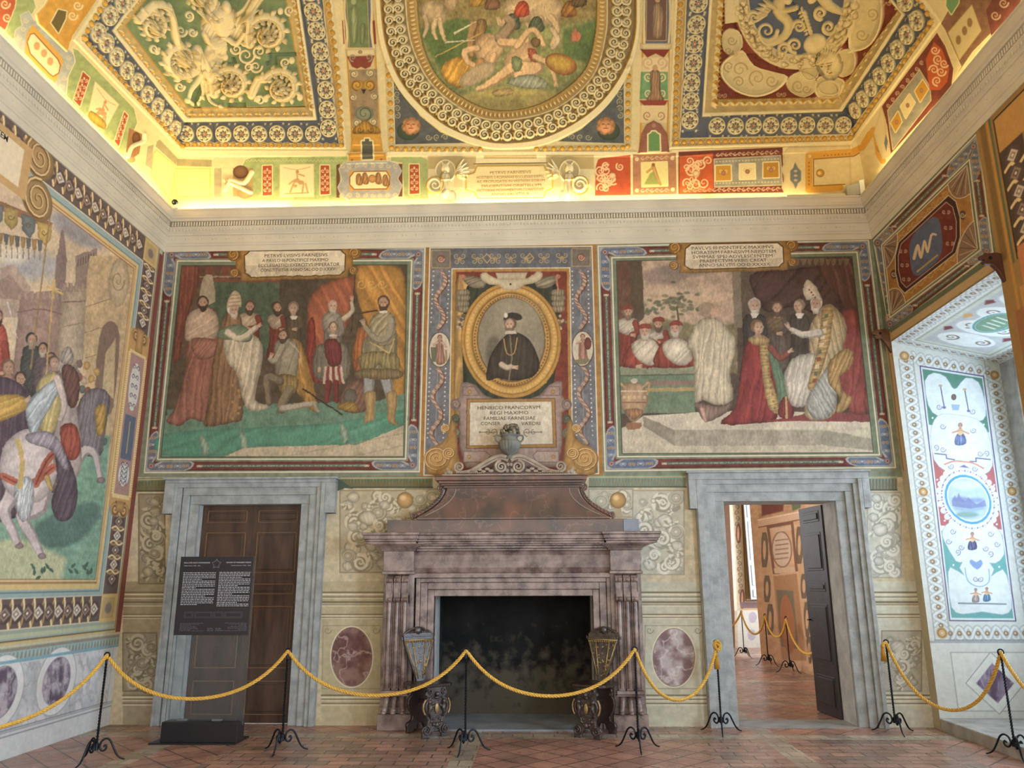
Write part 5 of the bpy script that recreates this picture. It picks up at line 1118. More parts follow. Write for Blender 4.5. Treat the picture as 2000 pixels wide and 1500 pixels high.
for i in range(8): scroll(C(3.05), 3.6-i*.35, .12, i*50, 1.5, 1 if i % 2 else -1, .02, (206, 200, 190), soft=.015)
# ================================================================== NICHE JAMB AND SOFFIT
on(S_JAMB); J0, J1 = XR, NX
rect(J0-.1, J1+.1, 0, 5, (206, 208, 202), soft=SM, vary=.06)
def gui(pts, r=.066, per=.098, big=(), bands=((204, 206, 202), (150, 154, 158)), dot=(190, 158, 118)):
    """interlaced guilloche with bosses along a straight run"""
    (a, b), (c, d) = pts; L_ = math.hypot(c-a, d-b); n = int(L_/per); tx, ty = (c-a)/L_, (d-b)/L_
    for s in (1, -1):
        q = [(a+tx*L_*i/(n*6)-ty*s*r*cos(pi*i/6), b+ty*L_*i/(n*6)+tx*s*r*cos(pi*i/6)) for i in range(n*6+1)]
        line(q, .024, bands[1], soft=.009); line(q, .019, bands[0], soft=.009); line(q, .004, (232, 232, 226), soft=.008)
    for i in range(n+1):
        x, y = a+tx*per*i*L_/(n*per), b+ty*per*i*L_/(n*per); ell(x, y, .026, .026, (120, 104, 96), soft=.008); ell(x, y, .021, .021, dot, soft=.008, rnd=.35); ell(x-.004, y+.004, .008, .008, (232, 214, 190), soft=.01)
gui([(4.47, 1.09), (4.47, 4.18)]); gui([(5.485, 1.09), (5.485, 3.95)]); gui([(4.56, 1.005), (5.58, 1.005)]); gui([(4.55, 4.215), (5.42, 4.01)])
for (x, y, r) in ((4.47, 1.01, .06), (4.46, 4.24, .06), (5.5, 3.985, .055), (4.47, 2.585, .055), (5.485, 2.585, .055)):
    ell(x, y, r, r, (214, 176, 120), soft=.01, rnd=.2); ell(x, y, r*.7, r*.7, (150, 110, 72), ring=.005, soft=.008); ell(x, y, r*.35, r*.35, (228, 200, 160), soft=.01, rnd=.3)
for x in (4.385, 4.555, 5.405): line([(x, .93), (x, 4.2)], .004, (150, 150, 146), soft=.008)
line([(4.33, .915), (5.6, .915)], .012, (160, 164, 168), soft=.01); line([(4.38, .935), (5.6, .935)], .004, (120, 120, 124), soft=.008)
# dado with lozenge
rect(4.33, 5.6, .12, .9, (210, 210, 202), soft=SM, vary=.05); rect(4.54, 5.45, .2, .80, (218, 218, 210), soft=SM, out=((150, 150, 146), .008))
dz = [(4.66, .48), (4.97, .80), (5.28, .48), (4.97, .17)]; poly(dz, (224, 224, 218), out=((150, 150, 146), .008), soft=.01); poly([(4.97+(x-4.97)*.66, .48+(y-.48)*.66) for x, y in dz], mcolm((104, 84, 104), (150, 134, 156), 22, (196, 190, 200)), soft=.01)
SP[0] = 'p'
mj = quad_map([(1797, 715), (1921, 735), (1984, 1213), (1855, 1212)])
def J(u, v): return mj(u, v)
J4 = [J(0, 0), J(1, 0), J(1, 1), J(0, 1)]; poly(J4, (214, 220, 218)); outline(J4, 1.1, (88, 72, 112)); mi = inset(J4, 3.5)
def jp(pts, col, sm=2, **k): poly([J(u, v) for u, v in pts], col, sm=sm, soft=1, **k)
jp([(.03, .01), (.97, .01), (.97, .24), (.03, .24)], (92, 134, 116), 0); jp([(.03, .34), (.97, .34), (.97, .64), (.03, .64)], (176, 104, 104), 0); jp([(.03, .66), (.97, .66), (.97, .99), (.03, .99)], (110, 164, 160), 0)
WJ = (212, 218, 216)
for (pts) in ([(.05, .06), (.2, .02), (.38, .03), (.46, .07), (.54, .07), (.7, .02), (.9, .03), (.96, .1), (.95, .17), (.8, .2), (.5, .19), (.2, .2), (.06, .16)],
              [(.12, .22), (.25, .19), (.5, .185), (.78, .19), (.93, .23), (.97, .3), (.95, .38), (.8, .42), (.56, .44), (.5, .41), (.44, .44), (.2, .42), (.05, .38), (.04, .28)],
              [(.06, .70), (.05, .66), (.2, .62), (.42, .62), (.5, .65), (.58, .62), (.8, .62), (.95, .66), (.95, .74), (.8, .775), (.7, .775), (.76, .8), (.7, .83), (.9, .80), (.97, .86), (.96, .95), (.8, .975), (.5, .965), (.2, .975), (.05, .95), (.05, .85), (.1, .80), (.3, .83), (.24, .8), (.3, .775), (.2, .775)]):
    jp(pts, WJ, out=((150, 160, 176), .9))
for i in range(30):
    t = i/30*2*pi; p = J(.5+.435*cos(t), .528+.127*sin(t)); ell(p[0], p[1], 6.5, 6.5, WJ); 
    p = J(.5+.40*cos(t), .528+.113*sin(t)); ell(p[0], p[1], 1.7, 1.7, (130, 110, 150))
jp([(.5+.40*cos(t*pi/12), .528+.115*sin(t*pi/12)) for t in range(24)], WJ, 1)
for i in range(28): t = i/28*2*pi; p = J(.5+.40*cos(t), .528+.115*sin(t)); ell(p[0], p[1], 1.6, 1.9, (140, 124, 156), soft=.9)
jp([(.5+.36*cos(t*pi/12), .528+.099*sin(t*pi/12)) for t in range(24)], (88, 150, 210), 1); jp([(.5+.325*cos(t*pi/12), .528+.089*sin(t*pi/12)) for t in range(24)], (232, 236, 236), 1)
jp([(.5+.31*cos(t*pi/12), .528+.085*sin(t*pi/12)) for t in range(24)], (176, 192, 206), 1)
for (u, v, rx, c) in ((.38, .53, 16, (120, 130, 170)), (.6, .53, 18, (130, 140, 176)), (.5, .56, 30, (140, 160, 180)), (.5, .47, 28, (206, 212, 214)), (.45, .59, 22, (120, 150, 140))): p = J(u, v); ell(p[0], p[1], rx, rx*.28, c, soft=6, a=.8)
jp([(.24, .54), (.3, .515), (.32, .53), (.36, .505), (.4, .53), (.46, .535), (.5, .52), (.62, .545), (.76, .525), (.77, .55), (.5, .565), (.24, .56)], (120, 124, 162), 0, a=.8)
DK = (96, 84, 116)
for (u, v, a) in ((.22, .16, 0), (.75, .16, 180), (.24, .24, 0), (.72, .24, 180), (.1, .33, 90), (.88, .33, 90), (.2, .335, 0), (.78, .335, 0), (.3, .40, 180), (.66, .40, 0), (.2, .66, 0), (.78, .66, 0), (.24, .74, 90), (.74, .74, 90), (.3, .72, 0), (.68, .72, 180), (.46, .84, 0), (.54, .84, 180), (.12, .7, 0), (.86, .7, 0)):
    p = J(u, v); scroll(p[0], p[1], 5.5, a, 1.4, 1 if a < 90 else -1, 1, (140, 136, 166), soft=.9)
for u in (.28, .66): p, q = J(u, .07), J(u+.02, .16); line([p, q], 1, DK); ell(p[0], p[1], 4, 2.4, (190, 160, 130)); ell(q[0], q[1], 3.6, 2.6, (120, 110, 140))
p = J(.47, .11); ell(p[0], p[1], 5, 6, (120, 100, 90), rnd=.3); p = J(.48, .15); poly([(p[0]-9, p[1]-5), (p[0]+9, p[1]-4), (p[0]+6, p[1]+7), (p[0]-6, p[1]+7)], (150, 170, 190), soft=1)
for (u, v, s, c) in ((.5, .265, 1.25, (130, 140, 180)), (.48, .695, 1.0, (110, 110, 150)), (.43, .905, .8, (196, 176, 170)), (.6, .90, .8, (120, 160, 196))):
    p = J(u, v); robe([(p[0]-6*s, p[1]), (p[0]+5*s, p[1]-2), (p[0]+9*s, p[1]+14*s), (p[0]-8*s, p[1]+16*s)], c, 5, 5, .3); ell(p[0], p[1]-5*s, 5*s, 6*s, (206, 180, 130), soft=1); head(p[0], p[1]-14*s, 3.6*s, (206, 160, 140), (120, 90, 80)); line([(p[0]-12*s, p[1]-4), (p[0], p[1]-7*s), (p[0]+13*s, p[1]-2)], 1.4*s, (196, 150, 130))
line([J(.07, .355), J(.24, .355), J(.24, .37), J(.36, .372)], 1.2, (110, 104, 140)); line([J(.93, .355), J(.7, .355), J(.7, .37), J(.6, .372)], 1.2, (110, 104, 140))
line([J(.2, .395), J(.35, .378), J(.5, .376), J(.65, .378), J(.8, .395)], 1.6, (196, 140, 120), sm=3); jp([(.42, .40), (.5, .388), (.58, .40)], (120, 110, 150), 0); jp([(.4, .78), (.43, .765), (.5, .775), (.57, .765), (.6, .78), (.5, .805)], (130, 150, 190))
line([J(.16, .935), J(.88, .935)], 1.3, (120, 130, 140)); line([J(.32, .8), J(.34, .85), J(.5, .87), J(.66, .85), J(.68, .8)], .9, (130, 160, 190), sm=3)
for (u, v) in ((.1, .21), (.9, .21), (.06, .46), (.94, .46), (.1, .62), (.9, .62), (.15, .79), (.85, .79)): p = J(u, v); ell(p[0], p[1], 1.8, 1.8, (236, 236, 226))
on(S_SOFF); SP[0] = 'm'
rect(NY0, NY1, 0, 1.3, (222, 222, 212), soft=.02, vary=.06)
gui([(9.19, .08), (9.19, 1.2)], .05, .098); gui([(7.05, .08), (9.2, .08)], .05, .098); gui([(7.05, 1.16), (9.2, 1.16)], .05, .098)
rect(7.1, 9.06, .2, 1.03, (206, 206, 190), soft=.02, out=((150, 150, 140), .015)); rect(7.15, 9.0, .25, .98, (190, 188, 186), soft=.02)
for i in range(5):
    y = 8.75-i*.42; ell(y, .61, .2, .3, (226, 226, 220), soft=.02); scroll(y, .45, .08, 0, 1.5, 1, .014, (130, 110, 100), soft=.015); scroll(y, .78, .08, 180, 1.5, -1, .014, (130, 110, 100), soft=.015)
    for v in (.3, .93): poly([(y-.25, v-.05), (y-.14, v), (y-.25, v+.05), (y-.3, v)], (206, 160, 96) if i % 2 else (126, 66, 62), soft=.02)
for (y, c) in ((8.15, (120, 150, 124)), (7.3, (120, 150, 124))): ell(y, .61, .34, .2, (226, 226, 220), soft=.02); ell(y, .61, .30, .165, (96, 150, 150), ring=.012, soft=.01); ell(y, .61, .28, .15, c, soft=.015); [line([(y-.15+k*.09, .55), (y-.12+k*.09, .68)], .014, (216, 214, 196), soft=.015) for k in range(4)]
SP[0] = 'p'
# ================================================================== NEXT ROOM, seen through the open door
on(S_R2A)
poly([(1440, 960), (1660, 940), (1660, 1400), (1440, 1400)], (204, 156, 108), vary=.2)
poly([(1478, 960), (1572, 940), (1572, 1000), (1482, 1018)], (190, 142, 96), vary=.3); poly([(1486, 960), (1532, 955), (1530, 998), (1488, 1008)], (122, 58, 48), soft=3, sm=1); poly([(1542, 960), (1566, 955), (1564, 992), (1548, 998)], (96, 110, 76), soft=2, sm=1)
poly([(1480, 1014), (1572, 996), (1573, 1012), (1482, 1030)], (206, 166, 128)); line([(1480, 1016), (1572, 998)], 1, (230, 200, 166)); line([(1482, 1030), (1573, 1013)], 1, (120, 76, 48))
outline([(1500, 1030), (1547, 1021), (1556, 1117), (1512, 1120)], 2.6, (130, 84, 60)); ell(1527, 1073, 20, 36, (150, 106, 76), rot=-3); ell(1527, 1073, 17.5, 33, (206, 176, 146), rot=-3)
poly([(1507, 1034), (1545, 1027), (1546, 1035), (1508, 1041)], (206, 170, 134)); poly([(1511, 1110), (1552, 1107), (1554, 1118), (1513, 1120)], (206, 170, 134))
for i in range(5): line([(1515, 1056+i*9), (1539, 1053+i*9)], 1.3, (134, 98, 78), soft=.9, a=.75)
for (x, y, h_) in ((1493, 1074, 34), (1561, 1065, 36), (1498, 1150, 26), (1570, 1145, 24), (1576, 1210, 34), (1580, 1270, 26), (1504, 1210, 30)):
    poly([(x-4, y-h_), (x+4, y-h_), (x+7, y-h_*.5), (x+7, y+h_*.5), (x+4, y+h_), (x-4, y+h_), (x-6, y+h_*.5), (x-6, y-h_*.5)], (120, 100, 74), rnd=(2, .2)); ell(x, y, 3, h_*.55, (206, 160, 110))
poly([(1508, 1124), (1558, 1118), (1574, 1290), (1528, 1290)], (176, 124, 76)); outline([(1508, 1124), (1558, 1118), (1578, 1296), (1524, 1290)], 2, (206, 160, 110)); poly([(1516, 1152), (1549, 1154), (1560, 1268), (1526, 1262)], (120, 108, 82)); ell(1538, 1220, 14, 58, (176, 104, 60), rot=-5)
for y in (1304, 1312): line([(1490, y-14), (1600, y+20)], 1, (120, 84, 56))
on(S_R2B)
poly([(1400, 900), (1560, 900), (1560, 1290), (1400, 1290)], (206, 190, 166), vary=.1); poly([(1405, 960), (1430, 960), (1436, 1280), (1405, 1280)], (112, 84, 66)); line([(1427, 975), (1437, 1190)], 3, (236, 224, 206))
poly([(1431, 975), (1447, 975), (1456, 1175), (1444, 1175)], (176, 158, 128)); 
for i in range(16): scroll(1439+i*.5, 990+i*11, 4.4, 90, 1.4, 1 if i % 2 else -1, 1, (110, 92, 76))
for y in (1042, 1170): ell(1442+(y-1042)*.06, y, 5, 20, (110, 78, 72)); ell(1442+(y-1042)*.06, y, 2, 14, (196, 150, 110))
poly([(1447, 975), (1457, 975), (1466, 1170), (1456, 1170)], (140, 116, 76)); line([(1449, 975), (1457, 1174), (1500, 1172)], .8, (90, 60, 40)); poly([(1446, 1176), (1500, 1176), (1502, 1188), (1446, 1188)], (134, 110, 116)); line([(1444, 1190), (1500, 1190)], 1, (206, 170, 120))
poly([(1440, 1192), (1510, 1192), (1510, 1278), (1442, 1278)], (214, 216, 210)); 
for (x, y) in ((1470, 1206), (1468, 1240), (1492, 1228)): ell(x, y, 8, 11, (176, 168, 190), soft=2, a=.8)
# ================================================================== VAULT: painted cove, stucco coffers, oval
VALL = (S_VB, S_VL, S_VR); CRM = (228, 214, 172); GLD = (206, 156, 54); BLU = (98, 104, 122)
on(*VALL); SP[0] = 'p'
def P1(s, x, y): a, b = s.uv([x], [y]); return float(a[0]), float(b[0])
def lerp(a, b, t): return (a[0]+(b[0]-a[0])*t, a[1]+(b[1]-a[1])*t)
def ext(a, b, y=-45):
    """extend segment a->b upward to image row y"""
    t = (y-a[1])/(b[1]-a[1]) if b[1] != a[1] else 1; return lerp(a, b, t)
def coffer_poly(A, B, C_, Dp, E): return [ext(A, E), A, B, C_, ext(C_, Dp)]
# left coffer outlines (px), from outside in: A left-top, B bottom-left, C bottom-right, Dp top-right, E top-left
LC = [coffer_poly((143, 78), (349, 291), (676, 291), (649, 0), (196, 0)), coffer_poly((156, 75), (351, 286), (672, 287), (644, 0), (212, 0)), coffer_poly((164, 72), (352, 279), (662, 281), (630, 0), (212, 0)),
      coffer_poly((218, 60), (360, 239), (619, 235), (585, 0), (262, 0)), coffer_poly((226, 58), (366, 230), (612, 228), (579, 0), (270, 0)), coffer_poly((245, 50), (367, 211), (596, 209), (559, 0), (284, 0))]
RC = [coffer_poly((1838, 44), (1664, 281), (1306, 291), (1318, 0), (1806, 0)), coffer_poly((1827, 43), (1662, 275), (1312, 286), (1323, 0), (1797, 0)), coffer_poly((1820, 37), (1656, 263), (1328, 270), (1341, 0), (1790, 0)),
      coffer_poly((1768, 29), (1645, 218), (1371, 228), (1385, 0), (1745, 0)), coffer_poly((1761, 27), (1640, 213), (1376, 221), (1391, 0), (1738, 0)), coffer_poly((1751, 21), (1630, 190), (1401, 194), (1413, 0), (1732, 0))]
def egg_run(a, b, per=.105, col=GLD, r=.033, bed=(176, 156, 112)):
    """gilded egg moulding along a px segment, built on whichever vault faces carry it"""
    for s in VALL:
        u0, v0 = P1(s, *a); u1, v1 = P1(s, *b); on(s); SP[0] = 'm'; L_ = math.hypot(u1-u0, v1-v0); n = int(L_/per)
        if n < 1 or L_ > 9: continue
        for i in range(n+1):
            u, v = u0+(u1-u0)*i/n, v0+(v1-v0)*i/n
            ell(u, v, r*1.35, r*1.35, (232, 216, 168), soft=.01, h=.004); ell(u, v, r*1.08, r*1.08, (120, 88, 40), soft=.01, h=-.006); ell(u, v, r, r, col, soft=.01, dome=.04)
            um, vm = u+(u1-u0)/n/2, v+(v1-v0)/n/2; ell(um, vm, .008, .008, (236, 220, 176), soft=.008, dome=.01)
    on(*VALL); SP[0] = 'p'
def rosette(x, y, R_=.098, surf=None, col=(222, 210, 172)):
    R_ *= 1.07
    for s in ((surf,) if surf else (S_VB,)):
        u, v = P1(s, x, y); on(s); SP[0] = 'm'
        ell(u, v, R_*1.05, R_*1.05, (84, 82, 84), soft=.01); ell(u, v, R_*.93, R_*.93, col, ring=.011, soft=.009, dome=.036, hm='max')  # dark disc paints in the shade between rosettes
        ell(u, v, R_*.8, R_*.8, BLU, soft=.01)
        for k in range(7):
            an = k*360/7+22; c, sn = cos(radians(an)), sin(radians(an)); leaf(u+c*R_*.88, v+sn*R_*.88, -R_*.56, R_*.62, an+14, col, .009, dome=(.016, .04)); leaf(u+c*R_*.8, v+sn*R_*.8, -R_*.3, R_*.14, an+14, (176, 158, 116), .009)
        for k in range(6): an = k*60; leaf(u, v, R_*.38, R_*.2, an, (206, 190, 150), .008, dome=(.01, .01))
        ell(u, v, R_*.17, R_*.17, (206, 120, 90), soft=.009, dome=.018); ell(u, v, R_*.07, R_*.07, (240, 214, 170), soft=.007)
        for k in (-1, 1):
            for l in (-1, 1): leaf(u+k*R_*.9, v+l*R_*1.1, R_*.34, R_*.26, 45*l if k < 0 else 180-45*l, col, .01, dome=(.01, .01))
    on(*VALL); SP[0] = 'p'
def coffer(Lr, field, deep=-.03):
    poly(Lr[0], CRM, soft=1.4, h=.02); poly(Lr[1], (190, 156, 92), soft=1.2, h=-.02); poly(Lr[2], BLU, soft=1.2, h=-.02, vary=.15); line(Lr[2], 1.0, (240, 226, 184), soft=1, h=.01)
    poly(Lr[3], (236, 222, 180), soft=1.2, h=.032); poly(Lr[4], (192, 168, 112), soft=1.2, h=-.03, vary=.2); line(Lr[4], .8, (250, 238, 200), soft=1); poly(Lr[5], field, soft=1.2, h=deep, vary=.25)
    for j in range(len(Lr[5])-1):     # bead row and gilt leaf band
        a, b = Lr[5][j], Lr[5][j+1]; c, d = Lr[4][j], Lr[4][j+1]; L_ = math.dist(a, b); n = int(L_/4.2)
        for i in range(n): p = lerp(a, b, (i+.5)/n); ell(p[0], p[1], 1.7, 1.7, (214, 160, 60), soft=1, h=.012)
        line([a, b], .5, (130, 96, 40), soft=1, a=.6)
        n = max(2, int(L_/17))
        for i in range(n):
            p = lerp(lerp(a, b, (i+.5)/n), lerp(c, d, (i+.5)/n), .5); an = math.degrees(math.atan2(b[1]-a[1], b[0]-a[0])); w_ = math.dist(a, c)*.55
            for k in (-50, -20, 20, 50): leaf(p[0], p[1], w_*.9, w_*.35, an+90+k, (206, 156, 60) if k in (-20, 20) else (232, 214, 164), 1.1, dome=(2.5, .03))
def band_relief(Lr):
    pass
poly([(0, -60), (2000, -60), (2000, 480), (0, 480)], (224, 208, 162), vary=.08)
coffer(LC, (116, 138, 100)); coffer(RC, (132, 58, 38))
# ---- left coffer: rosettes
for x in (364, 400, 437, 472, 507, 542, 577, 612): rosette(x, 261, .1)
for (x, y) in ((642, 250), (640, 213), (637, 175), (632, 137), (626, 99), (619, 59), (612, 21), (604, -17)): rosette(x, y, .105)
for (x, y) in ((340, 249), (324, 227), (306, 205), (286, 182), (266, 159), (246, 136), (226, 109), (206, 82), (190, 62), (213, 29), (239, 4), (262, -20)): rosette(x, y, .1, S_VL)
for x in (1400, 1436, 1471, 1505, 1540, 1575, 1611, 1646): rosette(x, 246-(x-1400)*.01, .1)
for (x, y) in ((1347, 234), (1349, 197), (1350, 160), (1354, 122), (1356, 85), (1360, 47), (1364, 6), (1368, -34)): rosette(x, y, .105)
for (x, y) in ((1672, 214), (1687, 192), (1703, 170), (1720, 146), (1737, 121), (1755, 94), (1773, 66), (1793, 38), (1770, 0), (1750, -28)): rosette(x, y, .1, S_VR)
mid = lambda a, b: lerp(a, b, .5)
for Lr in (LC, RC):
    for j in range(len(Lr[1])-1): egg_run(mid(Lr[1][j], Lr[2][j]), mid(Lr[1][j+1], Lr[2][j+1]), .105 if j else .09)
# ---- left field: acanthus scrolls and a winged figure in white stucco
on(*VALL)
SW_ = (234, 218, 176); SD = (196, 176, 130)
def acanth(x, y, r, ang=0, d=1, tail=None, asp=1.0):
    n = 26; pts = []
    for i in range(n+1):
        t = i/n; rr = r*(1-t*.62); th = radians(ang)+d*t*1.15*2*pi; pts.append((x+rr*cos(th), y+rr*sin(th)*asp))
    if tail: pts = tail+pts
    m_ = len(pts)
    line(pts, r*.27, (190, 166, 112), w1=r*.12, sm=2, soft=2.4, a=.8); line(pts, r*.24, SW_, w1=r*.09, sm=2, dome=.07, hm='max', soft=1.3); line([(p[0]+r*.07, p[1]+r*.07) for p in pts], r*.035, (206, 186, 136), w1=r*.02, sm=2, soft=1.2)  # wide darker stroke underneath paints shade around the scroll relief
    for i in range(2, m_-6, 2):
        p, q = pts[i], pts[i+1]; an = math.degrees(math.atan2(q[1]-p[1], q[0]-p[0]))
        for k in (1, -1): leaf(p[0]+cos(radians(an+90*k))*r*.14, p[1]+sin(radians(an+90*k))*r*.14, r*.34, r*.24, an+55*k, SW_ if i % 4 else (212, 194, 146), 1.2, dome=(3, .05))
        line([(p[0], p[1]), (p[0]+cos(radians(an+60))*r*.3, p[1]+sin(radians(an+60))*r*.3)], .6, (150, 130, 88), soft=1, a=.7)
    for k in range(9):
        an = k*40; leaf(x, y, r*.46, r*.28, an, (228, 212, 168) if k % 2 else (200, 180, 130), 1.2, dome=(3, .07)); line([(x, y), (x+cos(radians(an+20))*r*.36, y+sin(radians(an+20))*r*.36*asp)], .6, (130, 110, 70), soft=1, a=.8)
    ell(x, y, r*.13, r*.13, SD, dome=.07, hm='max')
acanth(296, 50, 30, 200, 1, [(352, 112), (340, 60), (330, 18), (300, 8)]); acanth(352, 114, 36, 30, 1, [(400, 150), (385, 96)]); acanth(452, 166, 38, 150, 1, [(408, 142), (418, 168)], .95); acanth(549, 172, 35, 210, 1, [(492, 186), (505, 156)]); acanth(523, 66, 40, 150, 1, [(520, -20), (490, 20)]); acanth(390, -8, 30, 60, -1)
robe([(392, 60), (396, 30), (420, 10), (450, 14), (480, 40), (480, 66), (462, 78), (440, 68), (424, 84), (404, 78)], SW_, 30, 9, .14); line([(398, 66), (410, 84), (440, 74), (462, 86), (478, 66)], 5, SW_, sm=3, dome=.06, hm='max')
poly([(414, 30), (430, 18), (452, 20), (462, 40), (452, 66), (436, 74), (420, 62)], SW_, sm=3, dome=(12, .07), soft=1.3); ell(441, 12, 9, 11, SW_, dome=.09, hm='max'); limb([(420, 34), (404, 20), (400, 0)], 5, SW_, 3); limb([(456, 34), (476, 20), (488, 0)], 5, SW_, 3)
for i in range(7): leaf(470+i*3, 48-i*4, 26-i, 7, -60+i*8, SW_, 1.1, dome=(3, .05)); leaf(408-i*2, 46-i*4, 22-i, 6, -120-i*8, SW_, 1.1, dome=(3, .05))
poly([(412, 78), (426, 74), (440, 76), (444, 100), (430, 130), (420, 160), (404, 150), (394, 128), (398, 100)], SW_, sm=3, dome=(12, .07), soft=1.3)
for i in range(6): leaf(412+i % 2*8, 92+i*9, 22, 9, 40 if i % 2 else 130, (214, 198, 154), 1.1, dome=(3, .04))
for (pts) in ([(396, 140), (384, 160), (372, 176), (366, 200)], [(402, 140), (404, 170), (410, 196), (424, 206)], [(392, 150), (398, 180), (390, 196)]): line(pts, 5, SW_, sm=3, w1=2, dome=.05, hm='max')
for (x, y, a) in ((366, 190, 110), (372, 196, 70), (388, 196, 90), (394, 186, 60), (426, 206, 20)): leaf(x, y, 12, 7, a, SW_, 1.1, dome=(3, .04))
for (x, y, r, a, d) in ((481, 108, 16, 0, 1), (462, 96, 10, 180, -1), (507, 100, 12, 90, 1), (352, 60, 11, 0, 1), (368, 30, 9, 90, -1), (375, 62, 8, 0, 1), (484, 40, 8, 0, -1), (558, 122, 9, 90, 1), (508, 196, 9, 180, 1), (500, 130, 12, 0, 1), (300, 94, 9, 0, 1), (566, 20, 9, 90, 1), (486, 132, 8, 0, -1), (350, 168, 9, 0, 1)): scroll(x, y, r, a, 1.5, d, 2.6, SW_, dome=.03, soft=1.1)
for (x, y) in ((306, 100), (570, 118), (548, 22), (440, 112), (504, 194), (586, 190), (519, 193)): ell(x, y, 6, 7, SW_, dome=.035, hm='max')
# ---- right field: blue oval, fruit garland, shell cartouche with mask
def lobe(pts, dpt=.06):
    poly(pts, (236, 222, 180), sm=3, soft=1.3, h=.05); c = (sum(p[0] for p in pts)/len(pts), sum(p[1] for p in pts)/len(pts)); q = [lerp(c, p, .9) for p in pts]; poly(q, (214, 198, 152), sm=3, soft=1.6, h=-.028, vary=.1)
lobe([(1410, 70), (1425, 56), (1446, 64), (1450, 92), (1432, 108), (1414, 100)]); lobe([(1408, 128), (1425, 110), (1450, 98), (1474, 128), (1510, 140), (1540, 150), (1520, 176), (1478, 190), (1436, 178), (1410, 152)]); lobe([(1536, 158), (1560, 140), (1590, 150), (1594, 176), (1572, 190), (1546, 180)])
lobe([(1590, 170), (1600, 150), (1630, 150), (1650, 160), (1640, 186), (1612, 192), (1596, 188)]); lobe([(1562, 112), (1580, 104), (1600, 120), (1598, 150), (1578, 158), (1562, 140)]); lobe([(1570, 92), (1582, 70), (1604, 68), (1620, 84), (1606, 104), (1580, 108)])
lobe([(1660, 100), (1690, 96), (1712, 70), (1722, 30), (1716, -20), (1680, -40), (1664, 30), (1656, 70)]); lobe([(1640, 100), (1664, 98), (1670, 124), (1660, 146), (1640, 150), (1630, 130)]); poly([(1414, -30), (1444, -30), (1444, 44), (1416, 48)], (224, 208, 164), h=.04)
for (x, y, r, a, d) in ((1430, 80, 9, 0, 1), (1424, 130, 10, 90, 1), (1446, 136, 14, 0, -1), (1480, 152, 16, 120, 1), (1508, 158, 12, 0, 1), (1560, 168, 12, 60, 1), (1576, 174, 8, 0, 1), (1680, 70, 12, 0, 1), (1700, 30, 12, 90, -1), (1444, 160, 10, 200, 1), (1424, 100, 8, 0, 1)): scroll(x, y, r, a, 1.5, d, 1.4, (176, 156, 108), soft=1.1)
ell(1556, -6, 122, 142, (226, 210, 168), rot=4, soft=1.4, h=.03); 
rr_ = random.Random(4)
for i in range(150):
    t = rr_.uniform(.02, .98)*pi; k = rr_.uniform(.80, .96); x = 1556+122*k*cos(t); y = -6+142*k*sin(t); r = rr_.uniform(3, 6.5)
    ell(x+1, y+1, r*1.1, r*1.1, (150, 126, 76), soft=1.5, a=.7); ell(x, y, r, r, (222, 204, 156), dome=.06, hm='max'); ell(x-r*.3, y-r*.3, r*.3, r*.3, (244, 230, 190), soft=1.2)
ell(1556, -12, 96, 122, (226, 210, 168), rot=4, soft=1.4, h=.0); ell(1556, -12, 93, 118, (92, 104, 134), rot=4, soft=1.4, h=-.05)
for (pts, w) in (([(1530, -20), (1520, 20), (1540, 44), (1532, 70), (1500, 86), (1484, 74)], 13), ([(1600, -20), (1620, 10), (1650, 24)], 14), ([(1500, 6), (1530, 20), (1556, 14)], 6)): line(pts, w, (220, 202, 150), sm=3, w1=5, dome=.06, hm='max')
for i in range(6): leaf(1516-i*4, 14+i*2, 34, 9, 210-i*14, (226, 208, 160), 1.1, dome=(3, .05))
ell(1538, -2, 9, 11, SW_, dome=.08, hm='max'); ell(1588, -6, 9, 11, SW_, dome=.08, hm='max')
for (x, y, r, a, d) in ((1497, 60, 20, 0, 1), (1472, 34, 12, 180, 1), (1552, 88, 14, 90, 1), (1530, 96, 12, 0, -1), (1560, 52, 12, 180, 1), (1620, 52, 14, 0, 1), (1604, 24, 12, 90, 1), (1624, 84, 8, 0, 1)): scroll(x, y, r, a, 1.6, d, 4.2, (226, 208, 160), dome=.04, soft=1.1)
for i in range(7): 
    for k in (-1, 1): leaf(1568+i*2, 20+i*7, 12, 6, 90+k*50, (226, 208, 160), 1, dome=(2.5, .03))
line([(1566, 14), (1584, 66)], 1.6, (226, 208, 160), dome=.03, hm='max')
ell(1592, 86, 24, 20, (226, 210, 166), rot=-30, dome=.08, hm='max')
robe([(1592, 108), (1604, 96), (1624, 94), (1640, 106), (1644, 130), (1636, 152), (1620, 158), (1604, 148), (1594, 130)], (226, 210, 166), 0, 20, .06)
poly([(1600, 112), (1614, 102), (1632, 106), (1638, 124), (1630, 146), (1618, 152), (1606, 140)], (228, 212, 168), sm=3, dome=(12, .09))
for i in range(9): line([(1608+i*3, 112-abs(i-4)), (1596+i*6, 92-6+abs(i-4)*2)], 1.8, (222, 204, 156), dome=.04, hm='max'); 
for (x, y) in ((1614, 122), (1628, 121)): ell(x, y, 2.6, 1.6, (130, 108, 66)); line([(x-4, y-5), (x+4, y-5)], .9, (150, 128, 84))
line([(1621, 122), (1623, 132), (1618, 133)], 1, (160, 138, 92)); line([(1614, 140), (1620, 142), (1628, 139)], 1.1, (130, 100, 60)); ell(1620, 172, 22, 14, (226, 210, 166), ring=2, dome=.03, hm='max')
for (x, y) in ((1412, 186), (1528, 184), (1590, 192), (1432, 106), (1725, 10), (1690, 110)): curl_pair(x, y, 6, (206, 170, 130), 40, .9); ell(x, y, 2, 2, (206, 170, 130))
